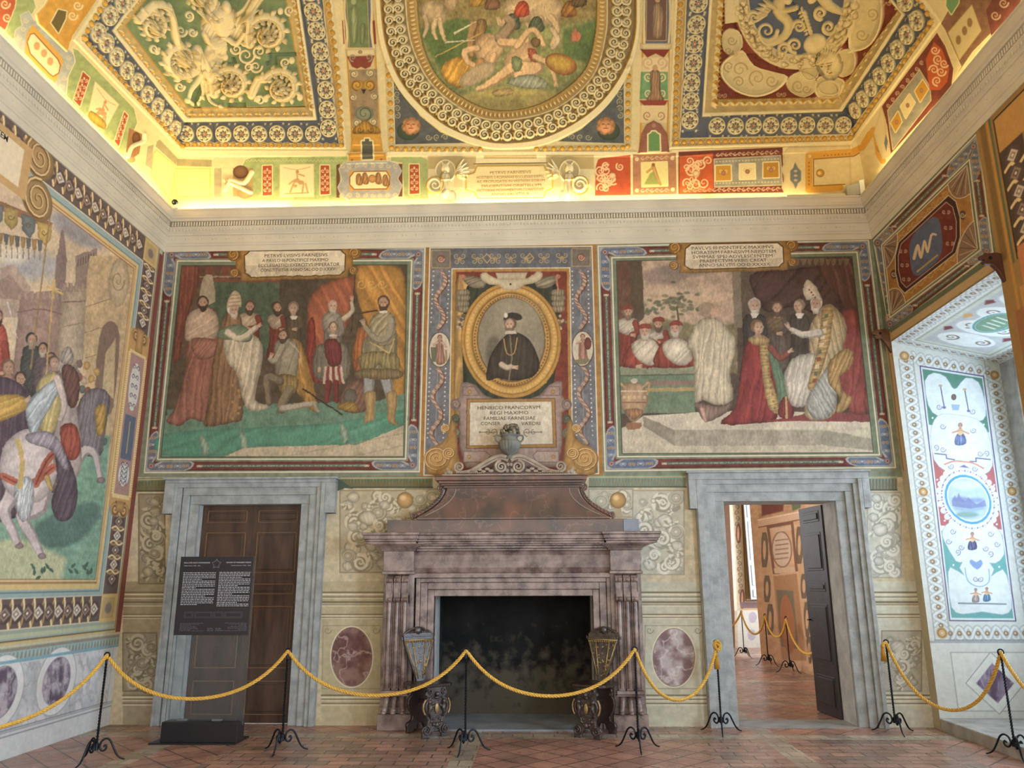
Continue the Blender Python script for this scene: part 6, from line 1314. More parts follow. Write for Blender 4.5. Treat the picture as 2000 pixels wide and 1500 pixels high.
# ---- beams between the coffers
def beam(tl, tr, br, bl, kind):
    tl, tr = ext(bl, tl), ext(br, tr); q = [tl, tr, br, bl]; poly(q, (206, 186, 140), h=.02, vary=.1); mm = quad_map(q); line([bl, tl], 1.8, (206, 152, 60)); line([br, tr], 1.8, (206, 152, 60)); return mm
mA = beam((672, 0), (727, 0), (743, 284), (689, 284), 0); mB = beam((1257, 0), (1308, 0), (1303, 300), (1250, 300), 1)
def bx(m_, y, yt=-45, yb=284.): return (y-yt)/(yb-yt)
# left beam: green framed figure, grotesques, ochre tablet
poly([(668, -40), (724, -40), (730, 92), (676, 92)], (96, 106, 132), soft=1.1); poly([(676, -40), (716, -40), (721, 92), (683, 92)], (112, 130, 90), out=((196, 166, 90), 1.3), vary=.2)
for s in (-1, 1): line([(700+s*25, -30), (700+s*27, 20), (702+s*24, 60), (704+s*27, 96)], 2.4, (222, 206, 164), sm=3, dome=.01, hm='max'); poly([(699+s*29, 40), (702+s*29, 86), (703+s*32, 86), (700+s*32, 40)], (150, 60, 34))
robe([(684, 20), (696, 10), (700, 40), (698, 80), (688, 82), (684, 50)], (160, 176, 126), 4, 6, .15); ell(691, 2, 5, 6, (160, 176, 126)); robe([(704, 50), (714, 46), (712, 80), (704, 84)], (150, 166, 118), 4, 5, .2)
poly([(674, 96), (732, 94), (734, 108), (676, 110)], (224, 206, 164), rnd=(2, .25)); ell(704, 101, 4, 3.5, (170, 146, 100), rnd=.4)
poly([(678, 110), (732, 108), (724, 130), (714, 134), (706, 130), (698, 134), (688, 130)], (134, 60, 44), soft=1.1, vary=.2); [scroll(x, 112, 7, 90, 1.3, d, 1.6, (150, 140, 120)) for x, d in ((690, 1), (721, -1))]
poly([(682, 136), (736, 134), (740, 250), (688, 252)], (150, 128, 100), soft=1.4, vary=.3)
for (x, y, r, c) in ((692, 144, 9, (222, 204, 160)), (724, 142, 9, (222, 204, 160)), (698, 166, 13, (206, 156, 60)), (722, 166, 13, (206, 156, 60)), (690, 190, 8, (222, 204, 160)), (732, 188, 8, (222, 204, 160)), (712, 222, 18, (140, 146, 126)), (698, 240, 9, (226, 208, 164)), (730, 238, 9, (226, 208, 164))):
    ell(x, y, r, r*.8, c, rnd=.3); scroll(x, y, r*.8, 90, 1.4, 1 if x < 712 else -1, 1.2, np.array(c)*.55)
poly([(706, 174), (716, 174), (711, 184)], (60, 44, 36)); robe([(692, 250), (700, 244), (714, 234), (728, 244), (740, 250), (740, 262), (692, 262)], (196, 146, 60), 0, 8, .15); scroll(704, 254, 6, 0, 1.3, 1, 1, (110, 74, 34)); scroll(726, 254, 6, 180, 1.3, -1, 1, (110, 74, 34))
poly([(688, 262), (744, 262), (750, 304), (684, 306)], (206, 152, 56), vary=.2, h=.015); poly([(678, 300), (754, 299), (756, 318), (676, 320)], (206, 150, 56), out=((236, 222, 180), 2), h=.015); poly([(708, 277), (714, 277), (714, 272), (722, 272), (722, 277), (728, 277), (729, 311), (708, 312)], (90, 92, 78), out=((232, 216, 170), 3)); 
for (x, y) in ((688, 313), (745, 312)): ell(x, y, 2.5, 2, (160, 100, 40))
# right beam
poly([(1256, -40), (1312, -40), (1310, 92), (1256, 92)], (96, 106, 132)); poly([(1264, -40), (1302, -40), (1300, 78), (1262, 78)], (110, 82, 78), out=((206, 170, 90), 1.3)); robe([(1276, 10), (1290, 6), (1296, 40), (1292, 72), (1276, 72), (1274, 40)], (176, 146, 120), 4, 6, .2); ell(1284, -2, 5, 6, (186, 156, 130))
for s in (-1, 1): line([(1283+s*24, -30), (1283+s*26, 30), (1282+s*24, 84)], 2.4, (222, 206, 164), sm=3)
poly([(1250, 84), (1312, 84), (1311, 96), (1250, 96)], (224, 206, 164), rnd=(2, .25)); poly([(1250, 96), (1308, 96), (1296, 112), (1280, 104), (1264, 112)], (134, 54, 40)); poly([(1250, 112), (1306, 112), (1306, 196), (1248, 196)], (226, 206, 164)); poly([(1252, 140), (1304, 140), (1304, 194), (1249, 194)], (110, 160, 116), vary=.2)
for (x, d) in ((1266, 1), (1292, -1)): scroll(x, 122, 11, 90, 1.5, d, 2.2, (206, 180, 140)); scroll(x, 150, 8, 90, 1.4, d, 1.6, (226, 206, 160)); scroll(x, 182, 7, 90, 1.4, d, 1.4, (226, 206, 160))
robe([(1270, 140), (1288, 140), (1290, 180), (1296, 196), (1262, 196), (1270, 180)], (176, 138, 104), 2, 6, .2); ell(1279, 132, 5, 6, (196, 156, 120)); poly([(1248, 196), (1304, 196), (1292, 216), (1266, 216)], (150, 62, 46)); poly([(1248, 206), (1304, 206), (1302, 240), (1250, 240)], (224, 204, 160)); [scroll(x, 226, 8, 90, 1.4, d, 1.4, (176, 130, 90)) for x, d in ((1264, 1), (1290, -1))]
poly([(1252, 262), (1262, 244), (1276, 236), (1290, 244), (1302, 262), (1308, 300), (1246, 300)], (150, 96, 80), vary=.2, h=.015); poly([(1266, 264), (1270, 262), (1273, 258), (1279, 258), (1283, 262), (1287, 264), (1288, 296), (1266, 297)], (104, 150, 90), out=((236, 218, 176), 3)); ell(1276, 246, 4, 4, (176, 130, 110))
# left and right eggs of the beams, next to the oval panel
for (a, b) in (((758, 128), (765, 288)), ((1229, 112), (1226, 286))): poly([(a[0]-7, a[1]-4), (a[0]+7, a[1]-4), (b[0]+7, b[1]), (b[0]-7, b[1])], (204, 184, 134)); egg_run(a, b)
for (a, b) in (((776, 290), (938, 292)), ((1048, 291), (1216, 288))): poly([(a[0]-4, a[1]-6), (b[0]+4, b[1]-6), (b[0]+4, b[1]+6), (a[0]-4, a[1]+6)], (196, 172, 118)); egg_run(a, b)
# ---- spandrels with faces
for (pts, fx, fy) in (([(769, 140), (790, 180), (820, 226), (860, 258), (910, 279), (772, 282)], 803, 246), ([(1218, 140), (1200, 180), (1170, 222), (1136, 252), (1090, 276), (1219, 280)], 1183, 246)):
    poly(pts, (88, 92, 98), vary=.3, out=((224, 208, 160), 1.6)); 
    for k in range(5): scroll(pts[0][0]+(7 if fx < 900 else -7), 170+k*14, 6, k*70, 1.4, 1, 1, (176, 166, 130))
    for k in range(3): scroll(fx+(34+k*16)*(1 if fx < 900 else -1), 268, 6, k*90, 1.4, 1, 1, (176, 166, 130))
    ell(fx+(-6 if fx < 900 else 6), fy+10, 22, 18, (70, 84, 66), rnd=.2)
    for k in range(14): ell(fx+13*cos(k), fy+12*sin(k), 6, 6, (206, 146, 96), soft=1.6, rnd=.4)
    ell(fx, fy, 12, 13, (226, 160, 110), rnd=.15, dome=.03); [line([(fx+k*5-2, fy-3), (fx+k*5+2, fy-3)], .9, (120, 70, 40)) for k in (-1, 1)]; line([(fx-4, fy+5), (fx+4, fy+5)], 1, (150, 70, 50)); line([(fx, fy-2), (fx+1, fy+2)], .8, (170, 100, 66))
# ---- oval picture with its two rings
def closed_up(p): return [(p[0][0], -60)]+p+[(p[-1][0], -60)]
O_in = [(814, 0), (825, 87), (860, 157), (930, 205), (995, 216), (1070, 196), (1140, 140), (1162, 70), (1166, 0)]
O_mid = [(792, 0), (804, 87), (846, 168), (923, 224), (995, 234), (1087, 211), (1157, 150), (1183, 70), (1186, 0)]
O_out = [(744, 0), (755, 87), (790, 168), (860, 238), (937, 273), (995, 280), (1070, 267), (1154, 218), (1210, 150), (1238, 77), (1242, 0)]
O_rim = [(734, 0), (744, 90), (780, 176), (850, 248), (930, 285), (995, 292), (1074, 280), (1164, 228), (1220, 158), (1246, 80), (1250, 0)]
def osm(p): return smooth([(p[0][0]+(2 if p[0][0] < 900 else -2), -60)]+p+[(p[-1][0]-2, -60)], False, 6)
PO = osm(O_in)
poly(osm(O_rim), (234, 222, 182), soft=1.4, h=.035); poly(osm(O_out), (150, 128, 84), soft=1.3, h=-.05, vary=.15); line(osm(O_out), 1.2, (206, 160, 70)); poly(osm(O_mid), (190, 156, 92), soft=1.3, h=.0); line(osm(O_mid), 1.2, (240, 224, 176)); poly(PO, (150, 150, 96), soft=1.3, h=-.03)  # scroll ring ground: gilded brown, painted darker to deepen the relief's shade
oo, om, oi = osm(O_out), osm(O_mid), osm(O_in)
def along(p, per):
    L_ = 0; out = []; nxt = per/2
    for i in range(len(p)-1):
        d = math.dist(p[i], p[i+1])
        while nxt <= L_+d:
            t = (nxt-L_)/d; q = lerp(p[i], p[i+1], t); out.append((q, math.degrees(math.atan2(p[i+1][1]-p[i][1], p[i+1][0]-p[i][0])))); nxt += per
        L_ += d
    return out
md = [lerp(a, b, .5) for a, b in zip(smooth([(o[0], o[1]) for o in O_out], False, 8), [(0, 0)]*0)] if 0 else None
def between(pa, pb, k=.5, n=90):
    def samp(p, n):
        L_ = [0]; [L_.append(L_[-1]+math.dist(p[i], p[i+1])) for i in range(len(p)-1)]; return [(float(np.interp(L_[-1]*i/n, L_, [q[0] for q in p])), float(np.interp(L_[-1]*i/n, L_, [q[1] for q in p]))) for i in range(n+1)]
    return [lerp(a, b, k) for a, b in zip(samp(pa, n), samp(pb, n))]
for i, (q, an) in enumerate(along(between(oo, om), 21.5)):
    for k, d in ((-1, 1), (1, -1)):
        cx2, cy2 = q[0]+cos(radians(an+90*k))*9.5, q[1]+sin(radians(an+90*k))*9.5
        scroll(cx2, cy2, 9.5, an+90*k*-1+i % 2*30, 1.8, d, 3.0, (230, 216, 176), dome=.075, soft=1.1, w1=.5); ell(cx2, cy2, 2, 2, (240, 228, 190), dome=.05, hm='max')
    t = (q[0]+cos(radians(an))*10.7, q[1]+sin(radians(an))*10.7)
    for k in (-1, 0, 1): leaf(t[0]+cos(radians(an+90))*k*9, t[1]+sin(radians(an+90))*k*9, 8, 6, an+90, (206, 164, 80) if k == 0 else (224, 206, 160), 1.1, dome=(2.5, .03))
for i, (q, an) in enumerate(along(between(om, oi), 8.6)):
    ell(q[0], q[1], 6.5, 3.2, (206, 150, 60), rot=an+90, soft=1.2, a=.8); ell(q[0], q[1], 5.2, 2.1, (236, 216, 160), rot=an+90, dome=.05, hm='max')
# painting in the oval: fallen figures in a green field (generic)
def clipmask(): pass
snap = [(s, s.rgb.copy()) for s in (S_VB,)]
on(S_VB)
poly(PO, (142, 146, 92), vary=.4); poly([(800, -60), (1180, -60), (1180, 40), (800, 60)], (150, 128, 80), soft=14, a=.8, vary=.4)
poly([(818, 60), (900, 36), (960, 60), (940, 130), (860, 140)], (96, 118, 66), soft=8, vary=.3); poly([(1100, 60), (1170, 40), (1160, 120), (1100, 120)], (98, 120, 70), soft=8, vary=.3); poly([(880, 190), (980, 170), (1090, 180), (1060, 220), (930, 226)], (176, 160, 96), soft=8, vary=.2)
FS = (226, 186, 140)
robe([(820, 20), (836, 4), (862, 10), (872, 30), (864, 46), (834, 44)], (214, 186, 144), 40, 18, .08, rim=(8, .3)); [limb(p, 6, (214, 186, 144), 3) for p in ([(830, 36), (834, 56), (828, 72)], [(858, 40), (862, 60), (868, 80)], [(850, 42), (846, 60), (852, 78)])]; ell(880, 6, 14, 18, (206, 176, 134), rnd=.3)
robe([(986, 30), (990, 0), (1030, -14), (1080, -10), (1100, 20), (1080, 50), (1030, 46)], (220, 190, 146), 60, 22, .08, rim=(10, .3)); [limb(p, 8, (214, 182, 140), 4) for p in ([(1000, 30), (980, 50), (974, 40)], [(1076, 36), (1090, 60), (1078, 90)], [(1056, 40), (1040, 60), (1030, 50)])]
for (x, y, c) in ((930, 0, (206, 160, 70)), (960, 6, (150, 110, 80)), (1110, 20, (176, 120, 60)), (1130, 0, (120, 96, 60)), (1000, 44, (96, 110, 96)), (1046, 50, (110, 120, 90)), (1018, 20, (206, 90, 56))): robe([(x-14, y+14), (x-6, y-12), (x+10, y-14), (x+16, y+12)], c, 30, 9, .2)
robe([(860, 134), (880, 116), (914, 112), (926, 130), (906, 150), (904, 172), (870, 160)], (220, 166, 70), 30, 11, .18); robe([(918, 66), (934, 40), (950, 44), (946, 70), (930, 90), (918, 88)], (166, 128, 80), 10, 9, .16); limb([(926, 50), (918, 80), (922, 110)], 9, (176, 136, 90), 5)
line([(850, 112), (940, 66)], 1.3, (196, 166, 90)); line([(888, 66), (930, 44)], 2.2, (206, 200, 176), w1=.8); line([(870, 84), (926, 80)], 1.8, (206, 200, 176), w1=.8)
robe([(926, 90), (944, 68), (970, 70), (984, 90), (974, 116), (950, 124), (930, 112)], FS, 40, 20, .08, rim=(8, .3)); limb([(978, 76), (1000, 50), (992, 40)], 12, (176, 150, 120), 8); limb([(932, 96), (908, 102), (912, 120), (932, 132)], 7, FS, 5); limb([(964, 110), (956, 130), (930, 146)], 7, FS, 5); ell(938, 124, 10, 11, (196, 150, 96), rnd=.3); limb([(980, 84), (1010, 86), (1030, 80)], 10, FS, 7)
ell(932, 146, 40, 16, (206, 184, 150), rot=-28, rnd=.25); ell(932, 146, 33, 11, (190, 166, 132), rot=-28)
robe([(984, 124), (992, 104), (1016, 88), (1036, 84), (1046, 104), (1040, 128), (1016, 136), (994, 142)], FS, 60, 22, .08, rim=(9, .3)); robe([(1030, 96), (1046, 100), (1052, 118), (1036, 120)], (206, 110, 80), 40, 7, .1); limb([(1010, 92), (1034, 62), (1050, 66), (1062, 90)], 7, FS, 4.5); ell(1046, 84, 10, 10, (134, 108, 66), rnd=.3); limb([(1046, 112), (1072, 126), (1086, 158)], 6.5, FS, 4); hand(1086, 162, 4.5, FS, 90)
limb([(1000, 134), (970, 156), (934, 176)], 12, FS, 5); limb([(1012, 132), (1050, 132), (1044, 140), (1010, 150)], 12, FS, 7); robe([(1010, 150), (1040, 146), (1070, 160), (1060, 174), (1020, 172), (990, 162)], (176, 180, 160), 30, 10, .14); robe([(1000, 112), (1020, 118), (1016, 138), (1002, 138)], (150, 164, 116), 30, 6, .14)
ell(1096, 126, 32, 20, (196, 130, 70), rot=18, rnd=.3); ell(1092, 124, 24, 14, (206, 166, 76), rot=18, rnd=.2); robe([(1118, 60), (1128, 56), (1128, 80), (1114, 84)], (200, 150, 110), 0, 7, .1); ell(1126, 72, 8, 9, (206, 120, 90)); limb([(1080, 60), (1090, 80), (1080, 96)], 6, (206, 180, 150), 4)
robe([(962, 178), (990, 172), (1002, 176), (998, 186), (966, 188)], (206, 176, 120), 60, 9, .1)
line([PO[i] for i in range(len(PO))], 1.4, (120, 100, 50), soft=2, a=.7)
inside = sd_poly(S_VB.X, S_VB.Y, PO) < .6
S_VB.rgb[~inside] = snap[0][1][~inside]; del snap
painterly(S_VB, PO, .14, .8)
# ---- cove, back wall side
on(*VALL)
LI = (240, 226, 176)
poly([(345, 292), (680, 294), (680, 306), (350, 306)], (240, 228, 184), h=.01); poly([(756, 296), (1244, 296), (1244, 306), (756, 306)], (244, 232, 190), h=.01); poly([(1312, 292), (1664, 285), (1664, 296), (1312, 306)], (236, 222, 176), h=.01)
poly([(300, 306), (416, 322), (416, 392), (340, 392)], (232, 212, 140)); poly([(340, 330), (410, 330), (410, 383), (344, 384)], (236, 216, 146), out=((214, 176, 66), 1)); poly([(345, 310), (414, 312), (414, 326), (345, 324)], (168, 158, 118), out=(LI, 1), vary=.2)
poly([(418, 328), (433, 328), (433, 386), (418, 386)], (176, 166, 134), out=(LI, 1), vary=.2)
GRN = (160, 176, 116)
poly([(474, 322), (480, 312), (494, 307), (680, 305), (680, 391), (474, 391)], GRN, out=(LI, 1.2), vary=.25)
for i in range(60): ell(478+i*3.4, 313+i % 2*2, 1.2, 1.2, (206, 206, 140), soft=.9)
poly([(455, 328), (494, 328), (494, 384), (455, 384)], (176, 150, 100)); ell(470, 336, 15, 13, (132, 92, 62), rnd=.3); ell(478, 378, 15, 10, (206, 150, 100), rnd=.2); line([(440, 370), (450, 352), (476, 358), (492, 336)], 4.5, (244, 232, 186), sm=3, dome=.02, hm='max'); line([(440, 352), (456, 360), (490, 376)], 4, (244, 232, 186), sm=3, dome=.02, hm='max'); poly([(440, 350), (447, 356), (440, 364)], (190, 150, 100))
def redstrip(a, b, c, d):
    poly([a, b, c, d], (176, 76, 44), out=(LI, 1.8)); mm = quad_map([a, b, c, d])
    for v in (.2, .42, .62, .82): p = mm(.5, v); curl_pair(p[0], p[1], 4.6, (236, 210, 170), 60, .8); ell(p[0], p[1]-4, 1.6, 2.8, (236, 210, 170))
redstrip((513, 324), (531, 323), (531, 381), (513, 382)); redstrip((626, 323), (643, 323), (644, 379), (626, 380)); redstrip((800, 321), (818, 321), (819, 378), (800, 379))
def sketch(q, seed, c=(196, 140, 90)):
    poly(q, (238, 224, 176), out=((214, 196, 130), 1.2)); mm = quad_map(q); r_ = random.Random(seed)
    line([mm(.1, .08), mm(.5, .16), mm(.9, .08)], .7, c, sm=3, a=.7); line([mm(.15, .9), mm(.85, .88)], 1, (176, 160, 96))
    for (u, v, w) in ((.5, .5, 6), (.62, .56, 6), (.45, .66, 4)): p = mm(u, v); ell(p[0], p[1], w, w*.7, c, soft=2, a=.8)
    for (a, b) in (((.42, .55), (.3, .85)), ((.7, .6), (.66, .88)), ((.76, .6), (.82, .86)), ((.4, .5), (.28, .6)), ((.52, .45), (.5, .22)), ((.56, .3), (.72, .36))): line([mm(*a), mm(*b)], 1.5, c, soft=1.6, a=.8)
    p = mm(.52, .22); ell(p[0], p[1], 3, 3.4, c, soft=1.5)
sketch([(547, 322), (612, 321), (613, 384), (547, 385)], 3)
poly([(657, 322), (664, 320), (664, 386), (657, 386)], (110, 70, 50)); poly([(778, 320), (786, 320), (786, 384), (778, 384)], (110, 70, 50))
poly([(662, 330), (672, 318), (686, 316), (760, 315), (776, 320), (784, 334), (776, 349), (785, 362), (778, 380), (764, 388), (682, 390), (668, 384), (660, 366), (668, 350)], (164, 164, 170), out=((214, 208, 196), 1.2), vary=.2)
for i in range(16): scroll(668+(i % 8)*15, 324 if i < 8 else 382, 4.5, i*60, 1.3, 1, 1, (206, 196, 160))
poly([(682, 334), (762, 333), (762, 371), (682, 372)], (214, 160, 66)); poly([(692, 336), (754, 335), (760, 345), (760, 360), (754, 368), (692, 369), (684, 360), (684, 346)], (238, 226, 180), out=((130, 62, 34), 1.6))
for (x, y) in ((700, 350), (712, 348), (738, 348), (752, 352)): robe([(x-4, y+10), (x-4, y-8), (x+4, y-10), (x+8, y+10)], (206, 150, 96), 20, 5, .2)
ell(727, 349, 8, 8, (206, 150, 90), rnd=.3); poly([(764, 306), (822, 306), (838, 314), (838, 388), (790, 388), (786, 318), (764, 314)], GRN, vary=.2, a=.9); redstrip((800, 321), (818, 321), (819, 378), (800, 379)); poly([(684, 388), (760, 387), (760, 394), (684, 394)], (240, 210, 160), out=((200, 120, 70), 1))
# centre: white stucco creatures carrying the inscription
poly([(836, 305), (1160, 303), (1160, 388), (836, 390)], (226, 214, 178)); poly([(836, 305), (930, 305), (928, 330), (836, 330)], (190, 170, 120)); poly([(1066, 303), (1160, 303), (1160, 330), (1068, 330)], (190, 170, 120)); poly([(945, 304), (1048, 303), (1048, 310), (945, 310)], (186, 168, 120)); line([(925, 320), (1070, 318)], 1, (130, 104, 70))
for s, x in ((1, 870), (-1, 1112)):
    poly([(x-s*18, 333), (x+s*60, 330), (x+s*60, 348), (x-s*18, 352)], (176, 166, 150)) if 0 else None
    ell(x, 334, 20, 22, (196, 180, 140)); ell(x, 334, 19, 21, (238, 226, 186), ring=1.6, dome=.02, hm='max'); ell(x, 330, 8, 10, (238, 228, 194), dome=.05, hm='max'); [poly([(x+k*5, 324), (x+k*9, 314), (x+k*1, 320)], (238, 228, 194), dome=(3, .03)) for k in (-1, 1)]
    robe([(x-8, 340), (x+8, 340), (x+10, 366), (x+2, 386), (x-10, 384)], (240, 230, 198), 0, 8, .12); poly([(x-8, 340), (x+8, 340), (x+10, 366), (x+2, 386), (x-10, 384)], None, sm=2, dome=(8, .06))
    for k in range(6): leaf(x+s*20, 338+k, 34-k*2, 6, (-60+k*16) if s > 0 else (240-k*16), (244, 234, 204), 1.1, dome=(2.5, .04))
    scroll(x-s*20, 362, 16, 0, 2, s, 4, (240, 228, 190), dome=.04); ell(x-s*20, 362, 17, 17, (206, 166, 80), ring=1.5); robe([(x-6, 376), (x+16*s, 372), (x+20*s, 390), (x-10, 392)], (246, 236, 206), 0, 8, .1)
    poly([(x+s*16, 338), (x+s*34, 338), (x+s*34, 366), (x+s*16, 366)], (216, 200, 156), out=((236, 224, 186), 1.4))
PI_ = [(932, 325), (1062, 324), (1066, 334), (1078, 340), (1078, 366), (1066, 371), (1061, 384), (934, 386), (928, 374), (911, 369), (911, 343), (927, 338)]
poly(PI_, (228, 210, 164), out=((222, 178, 60), 2.6), h=.012)
# right: arabesques, pink block, blue strip
def arabesque(q, c1, c2, seed, n=10):
    poly(q, c1, vary=.2); mm = quad_map(q); r_ = random.Random(seed)
    for i in range(n):
        p = mm(r_.uniform(.14, .86), r_.uniform(.14, .86)); scroll(p[0], p[1], r_.uniform(6, 11), r_.uniform(0, 360), 1.5, r_.choice((1, -1)), 1.6, c2, soft=1)
    p = mm(.5, .5); ell(p[0], p[1], 7, 6, c2, rnd=.3)
arabesque([(1164, 310), (1178, 304), (1231, 303), (1232, 380), (1162, 382)][:1]+[(1231, 303), (1232, 381), (1162, 382)], (190, 80, 46), (240, 200, 160), 4, 13)
poly([(1162, 330), (1168, 312), (1184, 303), (1160, 303)], (226, 210, 168))
poly([(1236, 302), (1320, 299), (1322, 379), (1236, 381)], (176, 122, 92), out=((238, 222, 176), 2), vary=.2); [ell(x, y, 4, 4, (226, 200, 170)) for x, y in ((1244, 311), (1313, 309), (1244, 372), (1314, 370))]; arab(quad_map([(1250, 303), (1308, 301), (1308, 314), (1250, 316)]), 3, (220, 190, 156)); arab(quad_map([(1250, 366), (1308, 365), (1308, 378), (1250, 379)]), 3, (230, 196, 160))
poly([(1253, 318), (1303, 316), (1304, 363), (1254, 365)], (234, 220, 150), out=((240, 228, 180), 1.5)); poly([(1258, 360), (1270, 338), (1282, 332), (1290, 360)], (160, 170, 90), soft=2, sm=1); limb([(1276, 326), (1282, 342), (1290, 360)], 4, (216, 166, 100), 2); ell(1276, 322, 3.4, 3.6, (150, 100, 60)); limb([(1274, 328), (1264, 336)], 2, (216, 166, 100))
poly([(1325, 297), (1528, 288), (1532, 376), (1325, 379)], (118, 54, 44), vary=.3); arabesque([(1327, 306), (1392, 300), (1394, 374), (1327, 378)], (206, 92, 46), (244, 206, 160), 8, 14)
arab(quad_map([(1396, 297), (1524, 291), (1524, 304), (1396, 309)]), 7, (206, 176, 146)); arab(quad_map([(1330, 366), (1528, 363), (1530, 375), (1330, 378)]), 10, (214, 176, 140))
poly([(1395, 311), (1524, 304), (1528, 361), (1396, 365)], (156, 154, 146), out=((236, 222, 180), 1.2), vary=.25)
for i in range(20): ell(1400+i*6.3, 316-i*.3, 2, 1.2, (222, 206, 160), soft=1); ell(1400+i*6.3, 358-i*.15, 2, 1.2, (222, 206, 160), soft=1)
for (x, y, c) in ((1413, 338, (206, 150, 50)), (1460, 335, (236, 220, 170)), (1506, 332, (190, 136, 50))): poly([(x-15, y-14), (x+14, y-15), (x+15, y+14), (x-15, y+15)], c, out=((244, 230, 180), 2.2)); curl_pair(x, y-4, 5, (230, 196, 120), 40, .9); ell(x, y, 4.5, 4.5, (190, 130, 110), rnd=.3)
poly([(1528, 300), (1540, 287), (1660, 284), (1664, 376), (1532, 378), (1526, 366), (1532, 350), (1526, 330), (1532, 316)], (224, 206, 160), sm=0, vary=.08, rnd=(3, .12))
poly([(1553, 318), (1558, 328), (1564, 334), (1564, 352), (1558, 358), (1554, 368), (1550, 358), (1544, 352), (1544, 334), (1550, 328)], (112, 126, 140), out=((176, 160, 130), 1)); [ell(1554, 334+k*9, 3.6, 2.4, (206, 176, 150)) for k in range(3)]
line([(1640, 366), (1580, 370), (1580, 304), (1665, 298), (1684, 288), (1700, 262)], 7, (218, 160, 58), soft=1.3); line([(1650, 360), (1589, 363), (1589, 311), (1668, 305), (1690, 292)], 1, (150, 100, 40)); ell(1582, 305, 5, 5, (236, 200, 130), rnd=.3); ell(1602, 338, 8, 8, (212, 156, 60), rnd=.3); ell(1600, 338, 3.5, 3.5, (236, 204, 130)); [ell(1610+i*7, 304-i*.5, 1.3, 1.3, (150, 100, 40)) for i in range(8)]; [ell(1580, 318+i*7, 1.2, 2, (150, 100, 40)) for i in range(7)]
# ---- cove, left wall side
on(S_VL)
poly([(143, 88), (150, 92), (262, 214), (300, 246), (350, 300), (350, 420), (330, 400), (0, 70), (-60, -20), (80, -60), (120, 60)], (226, 210, 160), vary=.1)
poly([(-40, -40), (30, -60), (34, 0), (12, 60), (-30, 30)], (190, 90, 56)); [scroll(x, y, 9, 0, 1.5, 1, 2, (236, 196, 150)) for x, y in ((10, 8), (14, 34))]; poly([(34, -10), (64, -6), (70, 14), (30, 80), (10, 62), (30, 16)], GRN, out=(LI, 1.5), vary=.25)
poly([(40, 30), (56, 22), (66, 40), (80, 44), (130, 92), (146, 110), (144, 130), (128, 182), (100, 160), (60, 118), (28, 86), (30, 60), (44, 50)], (176, 178, 176), out=((214, 208, 190), 1.4), vary=.2)
for (x, y) in ((50, 40), (45, 56), (36, 74), (134, 112), (134, 130), (126, 152), (120, 168)): scroll(x, y, 5, 0, 1.4, 1, 1.2, (206, 200, 170))
poly([(52, 66), (64, 48), (120, 110), (124, 120), (108, 162), (94, 152), (48, 104)], (218, 166, 70)); poly([(54, 82), (60, 68), (66, 66), (112, 116), (117, 128), (114, 142), (104, 148), (98, 144), (60, 104)], (240, 226, 176), out=((150, 70, 40), 1.8)); [ell(x, y, 6, 8, (206, 150, 100), soft=2, a=.9) for x, y in ((72, 90), (86, 104), (98, 120))]
poly([(70, 28), (88, 8), (100, -20), (180, -60), (190, -4), (160, 40), (140, 70), (130, 100), (74, 46)], (216, 160, 64), out=(LI, 2), h=.012, vary=.2); poly([(98, 44), (112, 18), (128, 22), (126, 36), (112, 64)], (112, 96, 52), out=((236, 220, 176), 2.2)); line([(190, -20), (132, 78)], 3, (214, 150, 50)); [scroll(x, y, 9, 0, 1.5, 1, 2, (240, 214, 160)) for x, y in ((150, 10), (140, 30))]
poly([(142, 94), (152, 98), (262, 212), (268, 240), (240, 304), (130, 186), (134, 150), (148, 120)], GRN, out=(LI, 1.5), vary=.25)
redstrip((162, 140), (175, 152), (156, 208), (144, 195)); redstrip((243, 218), (250, 226), (232, 286), (224, 276)); sketch([(186, 160), (232, 204), (207, 250), (172, 224)], 5, (206, 140, 90)); robe([(178, 216), (206, 238), (202, 252), (174, 232)], (226, 186, 70), 0, 9, .1)
poly([(252, 250), (278, 262), (272, 300), (258, 310), (246, 296)], (160, 112, 70)); ell(266, 270, 8, 12, (126, 80, 50), rnd=.3); line([(250, 306), (258, 286), (280, 276), (282, 262)], 4, (246, 234, 190), sm=3, dome=.02, hm='max'); ell(256, 312, 8, 6, (206, 150, 90), rnd=.2)
poly([(288, 286), (300, 282), (296, 330), (284, 322)], (176, 166, 134), out=(LI, 1), vary=.2); poly([(306, 276), (312, 272), (350, 312), (350, 328), (304, 286)], (168, 158, 118), out=(LI, 1), vary=.2); poly([(300, 300), (306, 294), (350, 330), (350, 400), (330, 386), (296, 340)], (236, 216, 146), out=((214, 176, 66), 1.2))
